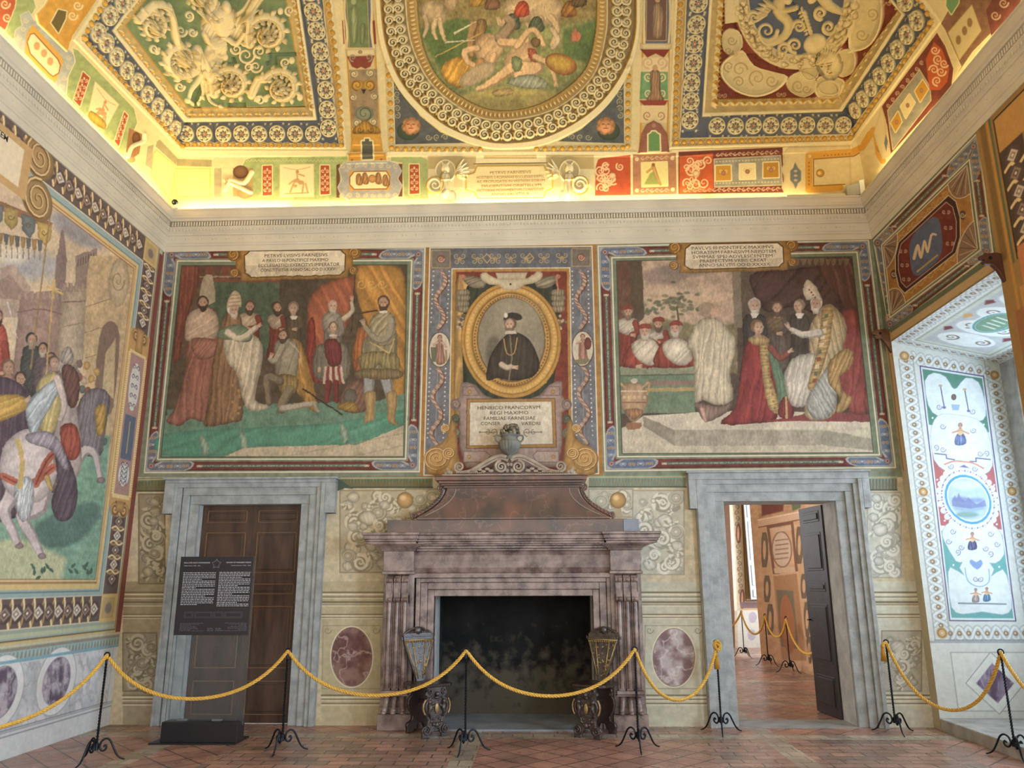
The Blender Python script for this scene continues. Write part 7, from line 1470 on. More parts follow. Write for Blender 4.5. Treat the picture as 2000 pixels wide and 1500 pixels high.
# ---- cove, right wall side
on(S_VR)
poly([(1656, 290), (1684, 278), (1840, 50), (1900, -60), (2060, -60), (1990, 20), (1680, 384), (1656, 400)], (222, 206, 162), vary=.1)
line([(1650, 302), (1684, 288), (1706, 254), (1712, 268), (1716, 300), (1724, 314)], 6, (218, 160, 58), soft=1.3, sm=0); ell(1717, 288, 5, 9, (212, 156, 60), rnd=.3)
poly([(1722, 208), (1830, 64), (1846, 90), (1862, 134), (1858, 170), (1740, 300), (1733, 246)], (128, 58, 46), out=(LI, 1.4), vary=.25); poly([(1734, 216), (1796, 137), (1816, 170), (1818, 196), (1744, 292), (1738, 250)], (166, 162, 150), out=((236, 222, 180), 1.2), vary=.25)
for (q, c) in (([(1787, 178), (1802, 156), (1813, 174), (1797, 199)], (214, 156, 50)), ([(1759, 208), (1776, 184), (1787, 200), (1769, 231)], (238, 222, 170)), ([(1740, 240), (1754, 218), (1761, 238), (1749, 258)], (214, 156, 50))): poly(q, c, out=((246, 232, 184), 2)); cx3 = sum(p[0] for p in q)/4; cy3 = sum(p[1] for p in q)/4; ell(cx3, cy3, 3.4, 4.6, (196, 140, 110), rnd=.3)
for i in range(8): p = lerp((1735, 206), (1800, 122), i/7); scroll(p[0], p[1], 4, i*60, 1.4, 1, 1.2, (206, 170, 140))
poly([(1808, 116), (1824, 82), (1840, 96), (1854, 134), (1850, 160), (1836, 176), (1816, 176), (1812, 150)], (206, 92, 50), sm=1); [scroll(x, y, r, a, 1.5, 1, 1.8, (244, 206, 160)) for x, y, r, a in ((1826, 98, 8, 0), (1832, 116, 9, 90), (1824, 136, 9, 180), (1838, 140, 9, 0), (1830, 158, 9, 90), (1844, 124, 8, 30))]
poly([(1706, 260), (1712, 240), (1722, 206), (1731, 236), (1730, 256), (1740, 300), (1724, 312), (1712, 282)], (228, 210, 166), rnd=(2, .12)); poly([(1730, 262), (1734, 276), (1731, 296), (1727, 280)], (112, 126, 140))
poly([(1838, 46), (1846, 58), (1878, 130), (1866, 150), (1900, 100), (1960, 40), (1992, -20), (1960, -60), (1880, -30)], (140, 100, 80), vary=.3, out=(LI, 1.4)); poly([(1852, 64), (1898, 10), (1916, 60), (1874, 116)], (214, 196, 150), out=((176, 146, 90), 1.6)); [ell(x, y, 5, 9, (150, 110, 70), soft=2, a=.9) for x, y in ((1884, 60), (1894, 44), (1872, 78))]
poly([(1850, -20), (1866, -60), (1880, -60), (1872, 6), (1858, 28), (1848, 12)], (110, 160, 110), out=((236, 220, 176), 2)); poly([(1926, 20), (1960, -40), (2020, -60), (1990, 10), (1936, 70)], (118, 62, 54), vary=.3); [scroll(x, y, 9, 0, 1.5, 1, 1.8, (200, 166, 140)) for x, y in ((1944, 30), (1960, 6), (1976, -16))]
on(*VALL); SP[0] = 'p'
# ================================================================== FIXED FURNISHINGS: door frames, doors, fireplace
WORLD[0] = True
M_FRAME = nmat('grey_peperino', (178, 180, 178), .72, col2=(150, 152, 150), nscale=9, bump=.55, bscale=26)
M_WOOD = nmat('brown_door_wood', (92, 66, 50), .42, col2=(64, 44, 34), nscale=3.2, stretch=(3, 3, .7), bump=.2, detail=9)
M_WLINE = nmat('worn_wood_edge', (134, 98, 66), .5)
M_BLACKW = nmat('black_door_wood', (44, 40, 42), .5, noise=.3, nscale=6, bump=.2)
def door_surround(name, op, jl, jr, top, eL, eR, ez, parent):
    x0, x1, zt = op; y = D+.02
    m = MB()
    def U(a, b, c, d, y0, ear=0):     # a,b outer x; c outer top; d inner offset
        m.box(a+ear, x0-d, y0, y, 0, zt+d).box(x1+d, b-ear, y0, y, 0, zt+d).box(a, b, y0, y, zt+d, c)
        if ear: m.box(a, a+ear, y0, y, ez, zt+d).box(b-ear, b, y0, y, ez, zt+d)
    w = (jl+jr)/2
    U(x0-jl*.36, x1+jr*.36, zt+w*.36, 0, D-.035); U(x0-jl*.66, x1+jr*.66, zt+w*.66, w*.34, D-.062)
    U(eL, eR, top-.05, w*.63, D-.088, eR and (x0-jl-eL)); U(eL-.008, eR+.008, top-.02, w*.8, D-.11, x0-jl-eL+.014)
    m.box(eL-.03, eR+.03, D-.135, y, top-.022, top+.005)
    o = m.build(name, M_FRAME, parent, bevel=.006); return o
d1 = empty('door_1', ((DOOR_A[0]+DOOR_A[1])/2, D, 0)); tag(d1, 'closed brown panelled double door in a grey stone surround left of the fireplace', 'door', kind='structure')
door_surround('door_frame', DOOR_A, .29, .345, 2.82, -4.58, -2.49, 2.39, d1)
def leaf_panels(x0, x1, rows, y, parent, nm='door_leaf'):
    lf = MB().box(x0, x1, y, y+.05, .005, DOOR_A[2]-.003).build(nm, M_WOOD, parent, bevel=.003)
    for (za, zb) in rows:
        p = MB().box(x0+.075, x1-.075, y-.004, y+.01, za, zb).box(x0+.10, x1-.10, y-.014, y+.01, za+.03, zb-.03).build('door_panel', M_WOOD, lf, bevel=.006)
        q = MB(); e = .009
        for (a, b, c, d) in ((x0+.07, x1-.07, za-.006, za+.003), (x0+.07, x1-.07, zb-.003, zb+.006), (x0+.067, x0+.078, za, zb), (x1-.078, x1-.067, za, zb)): q.box(a, b, y-.008, y, c, d)
        q.build('panel_moulding', M_WLINE, lf, bevel=.002)
    return lf
rows = ((.10, .46), (.61, 1.30), (1.45, 1.56), (1.70, 2.17), (2.30, 2.435))
xm = (DOOR_A[0]+DOOR_A[1])/2
leaf_panels(DOOR_A[0]+.004, xm-.002, rows, D+.11, d1); leaf_panels(xm+.002, DOOR_A[1]-.004, rows, D+.11, d1)
d2 = empty('door_2', ((DOOR_B[0]+DOOR_B[1])/2, D, 0)); tag(d2, 'open doorway in a grey stone surround right of the fireplace, black leaf swung inward', 'door', kind='structure')
door_surround('door_frame', DOOR_B, .335, .30, 2.855, 1.77, 3.875, 2.41, d2)
lm = Matrix.Translation((3.525, D+.43, 0)) @ Matrix.Rotation(radians(95.5), 4, 'Z')
lf = MB().box(0, .66, -.01, .05, .01, 2.495, lm).build('door_leaf', M_BLACKW, d2, bevel=.004); lf['label'] = 'black panelled door leaf'
for (za, zb) in rows: MB().box(.08, .55, .045, .056, za, zb, lm).box(.11, .52, .05, .068, za+.03, zb-.03, lm).build('door_panel', M_BLACKW, lf, bevel=.005)
MB().tube([lm @ Vector((.58, .05, 1.1)), lm @ Vector((.58, .10, 1.1)), lm @ Vector((.52, .10, 1.1))], .008, 8).build('door_handle', nmat('dark_iron', (40, 40, 44), .4, metal=.8), lf)
struct(MB().box(DOOR_B[0]-.02, DOOR_B[1]+.02, D-.06, D+.43, -.02, .008).build('threshold', nmat('threshold_stone', (140, 138, 134), .6, noise=.2, nscale=5, bump=.4)))
# ---- fireplace
M_MARB = nmat('brown_breccia_marble', (92, 72, 66), .27, col2=(158, 134, 124), nscale=6.5, detail=12, veins=(6, .03, (190, 172, 160), .22), bump=.08, spec=.6)
M_MARB2 = nmat('dark_red_marble', (84, 74, 68), .28, col2=(128, 92, 78), nscale=3.6, detail=12, veins=(3.4, .02, (186, 146, 124), .25), bump=.06, spec=.6)
M_GREYM = nmat('grey_marble', (120, 124, 132), .4, noise=.2, nscale=5)
M_CARVE = nmat('carved_tan_marble', (160, 140, 122), .5, col2=(186, 168, 148), nscale=8, bump=.3)
fp = empty('fireplace', (-.345, 9.2, 0)); tag(fp, 'huge brown veined marble fireplace with sloping hood, fluted console legs and black hearth', 'fireplace')
h_ = MB().box(-1.28, .60, 9.12, 10.15, .0, .018); h_.build('hearth_slab', nmat('hearth_stone', (120, 124, 130), .6, noise=.2, nscale=4, bump=.4), fp)
# architrave round the opening
ar = MB(); o0, o1, ot = FIRE
for (d, w, y) in ((0, .075, 9.27), (.075, .08, 9.245), (.155, .05, 9.215)):
    for (a, b) in ((o0-d-w, o0-d), (o1+d, o1+d+w)): ar.box(a, b, y, D, 0, ot+d+w)
    ar.box(o0-d, o1+d, y, D, ot+d, ot+d+w)
ar.box(o0-.26, o1+.26, 9.18, D, ot+.205, ot+.26); ar.build('architrave', M_MARB, fp, bevel=.006)
fr = MB(); fr.prism([(9.22, 1.68), (9.205, 1.74), (9.20, 1.81), (9.205, 1.88), (9.22, 1.94), (D, 1.94), (D, 1.68)], -1.5, .81, axis='x')
for (z0, z1, y) in ((1.93, 1.955, 9.17), (1.955, 1.985, 9.13), (1.985, 2.01, 9.09)): fr.box(-1.45, .76, y, D, z0, z1)
fr.build('frieze', M_MARB, fp, bevel=.005)
for s, xc in ((1, -1.645), (-1, .955)):
    pr = MB(); a, b = xc-.175, xc+.175; pr.box(a, b, 9.17, D, 0, 1.68)
    pr.box(a-.015, b+.015, 9.12, D, 0, .17).box(a-.005, b+.005, 9.15, D, .17, .24)
    pr.box(a, b, 9.09, D, 1.70, 1.93).box(a-.012, b+.012, 9.075, D, 1.665, 1.70)
    for i in range(6): t = i/5; pr.box(a-.02-.11*t*t, b+.02+.11*t*t, 9.07-.11*t*t, D, 1.93+.013*i, 1.93+.013*(i+1))
    pr.build('pier', M_MARB, fp, bevel=.006)
    cs = MB()
    for k in (-1, 0, 1):
        x = xc+k*.088
        cs.box(x-.036, x+.036, 9.10, 9.18, .42, 1.44); cs.tube([(x, 9.095, .44), (x, 9.095, 1.40)], .026, 10)
        q = [(9.10, 1.34), (9.06, 1.38), (9.055, 1.45), (9.075, 1.52), (9.065, 1.58), (9.075, 1.64), (9.12, 1.665), (9.18, 1.665), (9.18, 1.34)]; cs.prism(q, x-.036, x+.036, axis='x')
        for z in (1.39, 1.60): cs.tube([(x-.038, 9.075, z), (x+.038, 9.075, z)], .032, 14); cs.ball((x, 9.046, z), .017, 8, 6)
        for e in (-.036, .036): cs.tube([(x+e, 9.092, .44), (x+e, 9.085, 1.34), (x+e, 9.055, 1.5), (x+e, 9.07, 1.64)], .006, 6)
    cs.build('fluted_console', M_MARB, fp, bevel=.004, smooth_='auto')
    cm2 = MB(); cm2.box(xc-.15, xc+.15, 9.05, 9.18, .385, .42).box(xc-.14, xc+.14, 9.07, 9.18, .36, .385).box(xc-.155, xc+.155, 9.065, 9.18, .365, .38); cm2.build('console_moulding', M_MARB, fp, bevel=.005)
    pw = MB()
    for k in (-1, 0, 1):
        x = xc+k*.08
        pw.tube([(x, 9.12, .36), (x+k*.008, 9.10, .30), (x+k*.016, 9.085, .235), (x+k*.024, 9.05, .20)], [.034, .030, .028, .034], 10); pw.ball((x+k*.024, 9.045, .195), .034, 8, 6, (.9, 1.2, .7))
    pw.build('lion_paw_foot', M_MARB, fp, smooth_=True)
sh = MB()
for (z0, z1, e) in ((2.005, 2.03, .03), (2.03, 2.055, .015), (2.055, 2.10, .0), (2.10, 2.13, -.015)):
    for (a, b) in ((-2.03, -1.40), (.70, 1.335)): sh.box(a+e*(1 if a < 0 else 1), b-e, 8.93+e, D, z0, z1)
    sh.box(-1.42, .72, 9.0+e, D, z0, z1)
sh.build('mantel_shelf', M_MARB, fp, bevel=.006)
pl = MB().box(-1.80, 1.0, 9.13, D, 2.13, 2.285).box(-1.45, .80, 9.115, D, 2.285, 2.31); pl.build('plinth_course', M_MARB2, fp, bevel=.005)
o = MB().box(.95, 1.13, 9.12, D, 2.13, 2.28).build('end_block', M_GREYM, fp, bevel=.005); o['label'] = 'pale grey marble end block'
# hood: concave pyramid
hd = MB(); N_ = 12; xc = -.335
for i in range(N_):
    def wy(t): return .77+.35*(1-t)**2.1, 9.17-.05*(1-t)**2
    (w0, y0), (w1, y1) = wy(i/N_), wy((i+1)/N_); z0, z1 = 2.31+.365*i/N_, 2.31+.365*(i+1)/N_
    hd.add([(xc-w0, y0, z0), (xc+w0, y0, z0), (xc+w0, D, z0), (xc-w0, D, z0), (xc-w1, y1, z1), (xc+w1, y1, z1), (xc+w1, D, z1), (xc-w1, D, z1)], [(0, 1, 5, 4), (1, 2, 6, 5), (2, 3, 7, 6), (3, 0, 4, 7)])
hd.build('hood', M_MARB2, fp)
for s in (-1, 1):
    b = MB(); P_ = [(xc+s*(.80+.35*(1-t)**2.1+.015), 9.2, 2.33+.33*t) for t in [i/14 for i in range(15)]]; b.tube(P_, .026, 8, flat=.8)
    b.spiral((xc+s*.845, 9.19, 2.655), .036, 1.6, .012, 9.18, 9.2, d=-s, ang=pi/2); b.spiral((xc+s*1.16, 9.18, 2.335), .034, 1.6, .012, 9.18, 9.2, d=s, ang=-pi/2)
    for i in range(1, 13): b.ball((P_[i][0]+s*.01, 9.18, P_[i][2]+.006), .014, 6, 5)
    b.build('scroll_bracket', M_MARB2, fp, smooth_=True)
    MB().tube([(xc+s*(.67+.35*(1-t)**2.1), 9.168-.05*(1-t)**2, 2.33+.32*t) for t in [i/12 for i in range(13)]], .006, 6).build('inlaid_moulding', nmat('pale_marble_edge', (150, 140, 132), .4), fp)
hc = MB()
for (z0, z1, w, y) in ((2.655, 2.68, .80, 9.14), (2.68, 2.70, .83, 9.10), (2.70, 2.73, .85, 9.06), (2.73, 2.775, .885, 9.01), (2.775, 2.785, .895, 9.0)): hc.box(xc-.012-w, xc-.012+w, y, D, z0, z1)
hc.build('hood_cornice', M_MARB2, fp, bevel=.006)
# carved crest
cr = MB(); yc = 9.17; xc = -.366
cr.box(xc-.80, xc+.80, 9.12, 9.3, 2.785, 2.815)
for s in (-1, 1):
    f = lambda a: (xc+s*a[0], yc, a[1])
    cr.tube([f(a) for a in smooth([(.01, 2.99), (.06, 3.03), (.15, 3.03), (.25, 2.985), (.36, 2.92), (.46, 2.865), (.56, 2.845), (.64, 2.865)], False, 4)], .026, 8, r1=.018)
    cr.tube([f(a) for a in smooth([(.02, 2.97), (.08, 3.0), (.16, 2.99), (.26, 2.94), (.38, 2.875), (.48, 2.83)], False, 4)], .014, 8)
    cr.spiral((xc+s*.10, yc-.01, 2.905), .068, 2.0, .019, 0, 0, d=-s, ang=pi/2); cr.v = [(p[0], p[1], p[2]) for p in cr.v]
    cr.spiral((xc+s*.60, yc-.01, 2.905), .058, 1.8, .017, 0, 0, d=s, ang=-pi/2)
    for i in range(7): cr.ball((xc+s*(.22+i*.045), yc-.015, 2.855-.003*i+(.025 if i % 2 else 0)), .026-i*.0015, 7, 5, (1.3, .7, .8))
    for i in range(14): cr.ball((xc+s*(.34+i*.022), yc-.03, 2.832), .009, 6, 4)
    for (a, z, r) in ((.73, 2.85, .03), (.76, 2.83, .022), (.70, 2.84, .024), (.745, 2.88, .018), (.03, 2.86, .025), (.02, 2.93, .022)): cr.ball((xc+s*a, yc, z), r, 8, 6, (1, .7, 1.1))
    yy = 9.17
cr2 = MB(); cr2.v = [(x, (y if abs(y) > 1 else y+yc-.016), z) for x, y, z in cr.v]; cr2.f = cr.f; cr2.build('carved_crest', M_CARVE, fp, smooth_='auto').data.update()
bk2 = MB(); bk2.prism([(xc-.7, 2.81), (xc-.45, 2.835), (xc-.25, 2.86), (xc-.17, 2.92), (xc-.06, 2.98), (xc+.06, 2.98), (xc+.17, 2.92), (xc+.25, 2.86), (xc+.45, 2.835), (xc+.7, 2.81)], 9.20, 9.24); bk2.build('crest_backing', M_MARB2, fp)
# urn with carved fruit and foliage on top
M_URN = nmat('grey_carved_stone', (138, 134, 122), .7, col2=(106, 104, 96), nscale=9, bump=.5, bscale=60)
ur = empty('stone_urn', (xc, 9.17, 2.99)); tag(ur, 'grey fluted stone urn heaped with carved fruit on the fireplace crest', 'urn')
MB().lathe([(.04, 3.0), (.05, 3.01), (.03, 3.03), (.035, 3.04), (.08, 3.07), (.115, 3.12), (.132, 3.17), (.130, 3.20), (.115, 3.22)], 60, (xc, 9.17, 0), flute=.05, fn=20).build('bowl', M_URN, ur, smooth_=True)
MB().lathe([(.118, 3.215), (.10, 3.235), (.095, 3.26), (.118, 3.275), (.125, 3.285), (.11, 3.29)], 32, (xc, 9.17, 0)).build('rim', M_URN, ur, smooth_=True)
for s in (-1, 1): MB().tube([(xc+s*a, 9.13, z) for a, z in smooth([(.10, 3.27), (.15, 3.275), (.165, 3.24), (.14, 3.20), (.11, 3.205)], False, 4)], .011, 8).build('handle', M_URN, ur, smooth_=True)
fo = MB(); r_ = random.Random(5)
for i in range(60):
    th = r_.uniform(0, 2*pi); ph = r_.uniform(0, 1); q = .10*math.sqrt(1-ph*ph)+.01; fo.ball((xc+q*cos(th)+(.02*ph), 9.17+q*sin(th)*.8, 3.285+.125*ph), r_.uniform(.014, .03), 7, 5, (1, 1, r_.uniform(.8, 1.5)))
fo.build('carved_fruit', nmat('tan_carved_stone', (150, 140, 116), .75, col2=(96, 84, 62), nscale=22, bump=.6), ur, smooth_=True)
# ---- window in the niche (stone reveal, timber casement)
w1 = empty('window_1', (5.7, 8.1, NZ0)); w1['kind'] = 'structure'; tag(w1, 'tall casement window at the back of the painted niche', 'window')
rv = MB().box(NX-.005, 5.75, 9.0, NY1+.01, NZ0, 4.2).box(NX-.005, 5.75, NY0-.01, 7.15, NZ0, 4.2).box(NX-.005, 5.75, 7.15, 9.0, 3.85, 4.2).box(NX-.005, 5.75, 7.15, 9.0, NZ0, .95); rv.build('stone_reveal', M_FRAME, w1, bevel=.01)
cf = MB()
for y in (7.15, 8.04, 8.94): cf.box(5.72, 5.77, y, y+.06, .95, 3.85)
for z in (.95, 1.7, 2.45, 3.2, 3.8): cf.box(5.72, 5.77, 7.15, 9.0, z, z+.05)
cf.build('window_frame', nmat('white_paint', (214, 216, 214), .5), w1)
gm = bpy.data.materials.new('window_glass'); gm.use_nodes = True; g_ = gm.node_tree.nodes['Principled BSDF']; g_.inputs['Transmission Weight'].default_value = 1; g_.inputs['Roughness'].default_value = .02; g_.inputs['IOR'].default_value = 1.1; g_.inputs['Base Color'].default_value = (.97, .98, 1, 1)
MB().box(5.742, 5.748, 7.2, 8.95, .95, 3.85).build('window_pane', gm, w1)
# pale shutter in the next room
w2 = empty('window_2', (5.2, 19.8, 1.1)); tag(w2, 'pale grey panelled shutter of a window in the next room', 'window'); w2['kind'] = 'structure'
ws = nmat('pale_blue_paint', (196, 204, 216), .5); sf = MB()
sf.box(5.07, 5.6, 19.74, 19.80, 1.12, 3.75)
sf.build('window_frame', ws, w2, bevel=.01)
for (a, b) in ((1.18, 1.36), (1.45, 1.95), (2.05, 3.0), (3.08, 3.4)): MB().box(5.13, 5.6, 19.72, 19.75, a, b).build('shutter_panel', ws, w2, bevel=.015)
# ---- wooden brackets at the niche's upper corners
M_BRK = nmat('brown_bracket_wood', (118, 78, 46), .5, col2=(86, 54, 34), nscale=14, bump=.3)
def bracket(Y, z, lab, mat, sc=1.0):
    b = empty('curtain_bracket', (XR, Y, z)); m = MB()
    q = [(0, .0), (0, .22), (-.05, .235), (-.13, .225), (-.16, .235), (-.175, .21), (-.215, .20), (-.21, .165), (-.16, .155), (-.20, .14), (-.17, .115), (-.11, .11), (-.06, .05), (-.03, -.02), (-.012, -.07), (0, -.07)]
    m.prism([(XR+x*sc, z+zz*sc) for x, zz in q], Y-.022, Y+.022); m.build('carved_board', mat, b, bevel=.006)
    MB().tube([(XR-.115*sc, Y-.026, z+.175*sc), (XR-.115*sc, Y+.026, z+.175*sc)], .017, 12).build('rod_hole', M_DARK, b)
    tag(b, lab, 'bracket', 'carved curtain brackets at the niche corners')
bracket(9.30, 4.36, 'small light brown carved wooden bracket at the left upper corner of the niche', M_BRK)
bracket(6.90, 4.33, 'dark brown carved wooden bracket at the right upper corner of the niche', nmat('dark_bracket_wood', (84, 50, 36), .5, noise=.2, bump=.2), .95)
# ---- devices on the cornice
sc_ = empty('security_camera', (-4.84, 9.29, ZT)); tag(sc_, 'small black dome camera standing on the cornice in the left corner', 'camera')
MB().ball((-4.845, 9.29, 6.515), .042, 16, 10).build('camera_housing', nmat('black_gloss', (24, 34, 34), .15), sc_, smooth_=True); MB().box(-4.87, -4.80, 9.27, 9.31, ZT, 6.43).tube([(-4.835, 9.29, 6.42), (-4.84, 9.29, 6.48)], .012, 8).build('camera_mount', nmat('white_plastic', (214, 210, 196), .5), sc_)
sp_ = empty('floodlight', (4.14, 9.30, ZT)); tag(sp_, 'pale boxy glass fronted floodlight on the cornice in the right corner', 'lamp')
Mr = Matrix.Translation((4.14, 9.33, ZT)) @ Matrix.Rotation(radians(-28), 4, 'Z')
MB().box(-.10, .06, -.04, .06, .01, .17, Mr).build('lamp_housing', nmat('grey_plastic', (176, 172, 150), .35), sp_, bevel=.008); MB().box(.06, .12, -.05, .07, .0, .20, Mr).build('lamp_glass', nmat('clear_lamp_glass', (232, 228, 206), .1, spec=.8), sp_, bevel=.006)
lb = MB().box(3.25, 4.0, 9.31, 9.35, ZT, 6.452).build('light_trough', nmat('cream_batten', (222, 210, 170), .6)); tag(lb, 'thin cream batten lying on the cornice beside the floodlight', 'batten')
# ================================================================== MOVABLE THINGS
WORLD[0] = False
M_IRON = nmat('black_wrought_iron', (34, 38, 44), .38, metal=.75, noise=.3, nscale=30)
M_ROPE = nmat('gold_rope', (230, 184, 84), .45, col2=(206, 156, 60), nscale=60, spec=.4)
def make_post():
    r = empty('rope_stanchion'); H = .90
    m = MB(); v = []; f = []; n = 110; q = .0085
    for i in range(n+1):
        z = .13+(H-.17)*i/n; a = i/n*2*pi*7
        for k in range(4): v.append((q*1.35*cos(a+k*pi/2), q*1.35*sin(a+k*pi/2), z))
    for i in range(n):
        for k in range(4): f.append((i*4+k, i*4+(k+1) % 4, i*4+4+(k+1) % 4, i*4+4+k))
    f += [(3, 2, 1, 0), (n*4, n*4+1, n*4+2, n*4+3)]; m.add(v, f).tube([(0, 0, H-.05), (0, 0, H)], .011, 10).build('twisted_pole', M_IRON, r)
    g = MB(); g.tube([(.026*cos(t*pi/8), 0, H+.024+.026*sin(t*pi/8)) for t in range(16)], .007, 8, closed=True); g.build('top_ring', M_IRON, r, smooth_=True)
    MB().tube([(0, 0, .10), (0, 0, .16)], .020, 10).build('leg_collar', M_IRON, r, smooth_='auto')
    path = smooth([(.060, .125), (.075, .140), (.085, .120), (.070, .095), (.045, .095), (.028, .125), (.040, .175), (.075, .195), (.110, .175), (.140, .120), (.175, .055), (.210, .020), (.250, .006)], False, 4)
    rad = [.009 if i < len(path)*.8 else .009-.004*(i-len(path)*.8)/(len(path)*.2) for i in range(len(path))]
    lm_ = MB().tube([(a, 0, z) for a, z in path], rad, 8, flat=1.0)
    for i, a in enumerate((-97, 23, 143)):
        o = lm_.build('leg', M_IRON, r, smooth_=True) if i == 0 else leg0.copy()
        if i == 0: leg0 = o
        else: COL.objects.link(o)
        o.rotation_euler = (0, 0, radians(a))
    return r
POSTS = [((-4.10, 7.56), 'black iron rope stanchion at far left in front of the painted left wall'), ((-2.525, 8.02), 'black iron rope stanchion in front of the right edge of the closed brown door'),
         ((-.755, 8.06), 'black iron rope stanchion standing in front of the hearth opening'), ((.92, 8.20), 'black iron rope stanchion in front of the fireplace right leg'),
         ((1.915, 9.08), 'black iron stanchion with knotted rope end at left jamb of the open doorway'), ((3.77, 9.1), 'black iron stanchion with rope end tassel at right jamb of the open doorway'),
         ((4.33, 7.90), 'black iron rope stanchion at far right in front of the painted window niche'), ((4.27, 17.5), 'distant iron stanchion in the next room, farthest and leftmost of its three'),
         ((4.31, 15.84), 'iron stanchion in the next room, middle one of its three'), ((4.37, 14.7), 'iron stanchion in the next room, nearest the black door leaf')]
post = make_post()
for i, ((x, y), lab) in enumerate(POSTS):
    o = post if i == 0 else copy_tree(post)
    o.location = (x, y, 0); o.rotation_euler = (0, 0, radians((0, 4, -4, 6, -3, 2, -8, 30, 38, 35)[i])); tag(o, lab, 'stanchion', 'black iron rope stanchions')
TOP = .925
def rope_mb(pts, r=.0175, turns=11.0):
    P = [Vector(p) for p in pts]; L_ = [0]
    for a, b in zip(P, P[1:]): L_.append(L_[-1]+(b-a).length)
    n = int(L_[-1]/.008); m = MB(); xs = [list(np.interp(np.linspace(0, L_[-1], n), L_, [p[k] for p in P])) for k in range(3)]; C_ = [Vector((xs[0][i], xs[1][i], xs[2][i])) for i in range(n)]
    for s in range(3):
        q = []
        for i in range(n):
            t = (C_[min(i+1, n-1)]-C_[max(i-1, 0)]).normalized(); u = t.cross(Vector((0, 0, 1))); u = u.normalized() if u.length > .05 else Vector((1, 0, 0)); w = t.cross(u); a = turns*2*pi*(i*.008)+s*2*pi/3
            q.append(C_[i]+(u*cos(a)+w*sin(a))*r*.56)
        m.tube(q, r*.50, 7)
    return m
def sagline(a, b, sag, n=26, k=1.0):
    out = []
    for i in range(n+1):
        t = i/n; p = Vector(a).lerp(Vector(b), t); c = (math.cosh(2.2*(2*t-1))-math.cosh(2.2))/(math.cosh(2.2)-1); p.z += sag*c; out.append(tuple(p))
    return out
WORLD[0] = True
T_ = [(x, y, TOP) for (x, y), _ in POSTS]
def spans(lst):
    out = []
    for (a, b, s) in lst: q = sagline(a, b, s); out += q if not out else q[1:]
    return out
e5 = (T_[4][0], T_[4][1]-.03, .90)
r1 = empty('barrier_rope', T_[0]); tag(r1, 'long twisted gold barrier rope swagged past the door and fireplace, knotted at right', 'rope')
rope_mb(spans([((-5.2+.35, 5.6, .90), T_[0], .47), (T_[0], T_[1], .415), (T_[1], T_[2], .415), (T_[2], T_[3], .43), (T_[3], e5, .52)])).build('rope_strands', M_ROPE, r1, smooth_=True)
def tassel(x, y, z, par, L_=.16):
    m = MB(); m.ball((x, y, z), .022, 10, 7, (1, 1, 1.2)); 
    for i in range(16): a = i/16*2*pi; m.tube([(x+.012*cos(a), y+.012*sin(a), z-.01), (x+.022*cos(a), y+.022*sin(a), z-L_*.5), (x+.027*cos(a), y+.027*sin(a), z-L_)], .0055, 5)
    m.build('tassel', nmat('dark_gold_fringe', (190, 138, 44), .6), par, smooth_=True)
kn = []
for i in range(60): t = i/59*2*pi*2; kn.append((e5[0]+.030*cos(t*1.5)*(1+.3*cos(t)), e5[1]-.02+.02*sin(t), e5[2]+.0+.045*sin(t*1.5)))
rope_mb(kn, .013).build('knot', M_ROPE, r1, smooth_=True); rope_mb([(e5[0]-.02, e5[1]-.03, .93), (e5[0]+.02, e5[1]-.035, .90), (e5[0]+.035, e5[1]-.03, .86), (e5[0]-.01, e5[1]-.03, .84)], .013).build('knot', M_ROPE, r1, smooth_=True)
tassel(e5[0]-.015, e5[1]-.01, .80, r1, .15)
r2 = empty('barrier_rope', T_[5]); tag(r2, 'gold barrier rope swagged from the right door jamb past the window niche', 'rope')
rope_mb(spans([((T_[5][0]-.05, T_[5][1]-.02, .90), T_[5], .0), (T_[5], T_[6], .60), (T_[6], (4.15, 5.8, .90), .42)])).build('rope_strands', M_ROPE, r2, smooth_=True); tassel(T_[5][0]-.055, T_[5][1]-.03, .88, r2, .15)
r3 = empty('barrier_rope', T_[7]); tag(r3, 'gold barrier rope strung along the ochre wall of the next room', 'rope')
rope_mb(spans([((3.6, 18.6, .9), T_[7], .38), (T_[7], T_[8], .40), (T_[8], T_[9], .36), (T_[9], (4.3, 12.6, .90), .5)]), .02).build('rope_strands', M_ROPE, r3, smooth_=True)
# ---- information panel
M_BLK = nmat('matt_black_print', (40, 34, 40), .45); M_WHT = nmat('white_print', (205, 203, 210), .6); M_DIM = nmat('grey_print', (112, 106, 114), .6)
sg = empty('information_panel', (-3.5, 8.5, 0)); tag(sg, 'clear glass information panel with black printed top on a black foot', 'sign')
g2 = bpy.data.materials.new('clear_panel_glass'); g2.use_nodes = True; b2_ = g2.node_tree.nodes['Principled BSDF']; b2_.inputs['Transmission Weight'].default_value = .96; b2_.inputs['Roughness'].default_value = .03; b2_.inputs['IOR'].default_value = 1.12; b2_.inputs['Base Color'].default_value = (.80, .84, .86, 1); b2_.inputs['Specular IOR Level'].default_value = .9
x0, x1 = -3.905, -3.085; YS = 8.47
MB().box(x0, x1, YS, YS+.014, .17, 1.858).build('glass_sheet', g2, sg)
pn = MB().box(x0+.002, x1-.022, YS-.004, YS-.0005, 1.045, 1.855).build('printed_field', M_BLK, sg)
MB().box(x0+.01, x1-.02, YS-.09, YS+.10, .012, .205).build('base_box', nmat('black_base', (30, 28, 32), .35), sg, bevel=.004)
MB().box(-3.99, -3.10, 8.33, 8.72, 0, .014).build('base_plate', nmat('black_base', (30, 28, 32), .35), sg, bevel=.002)
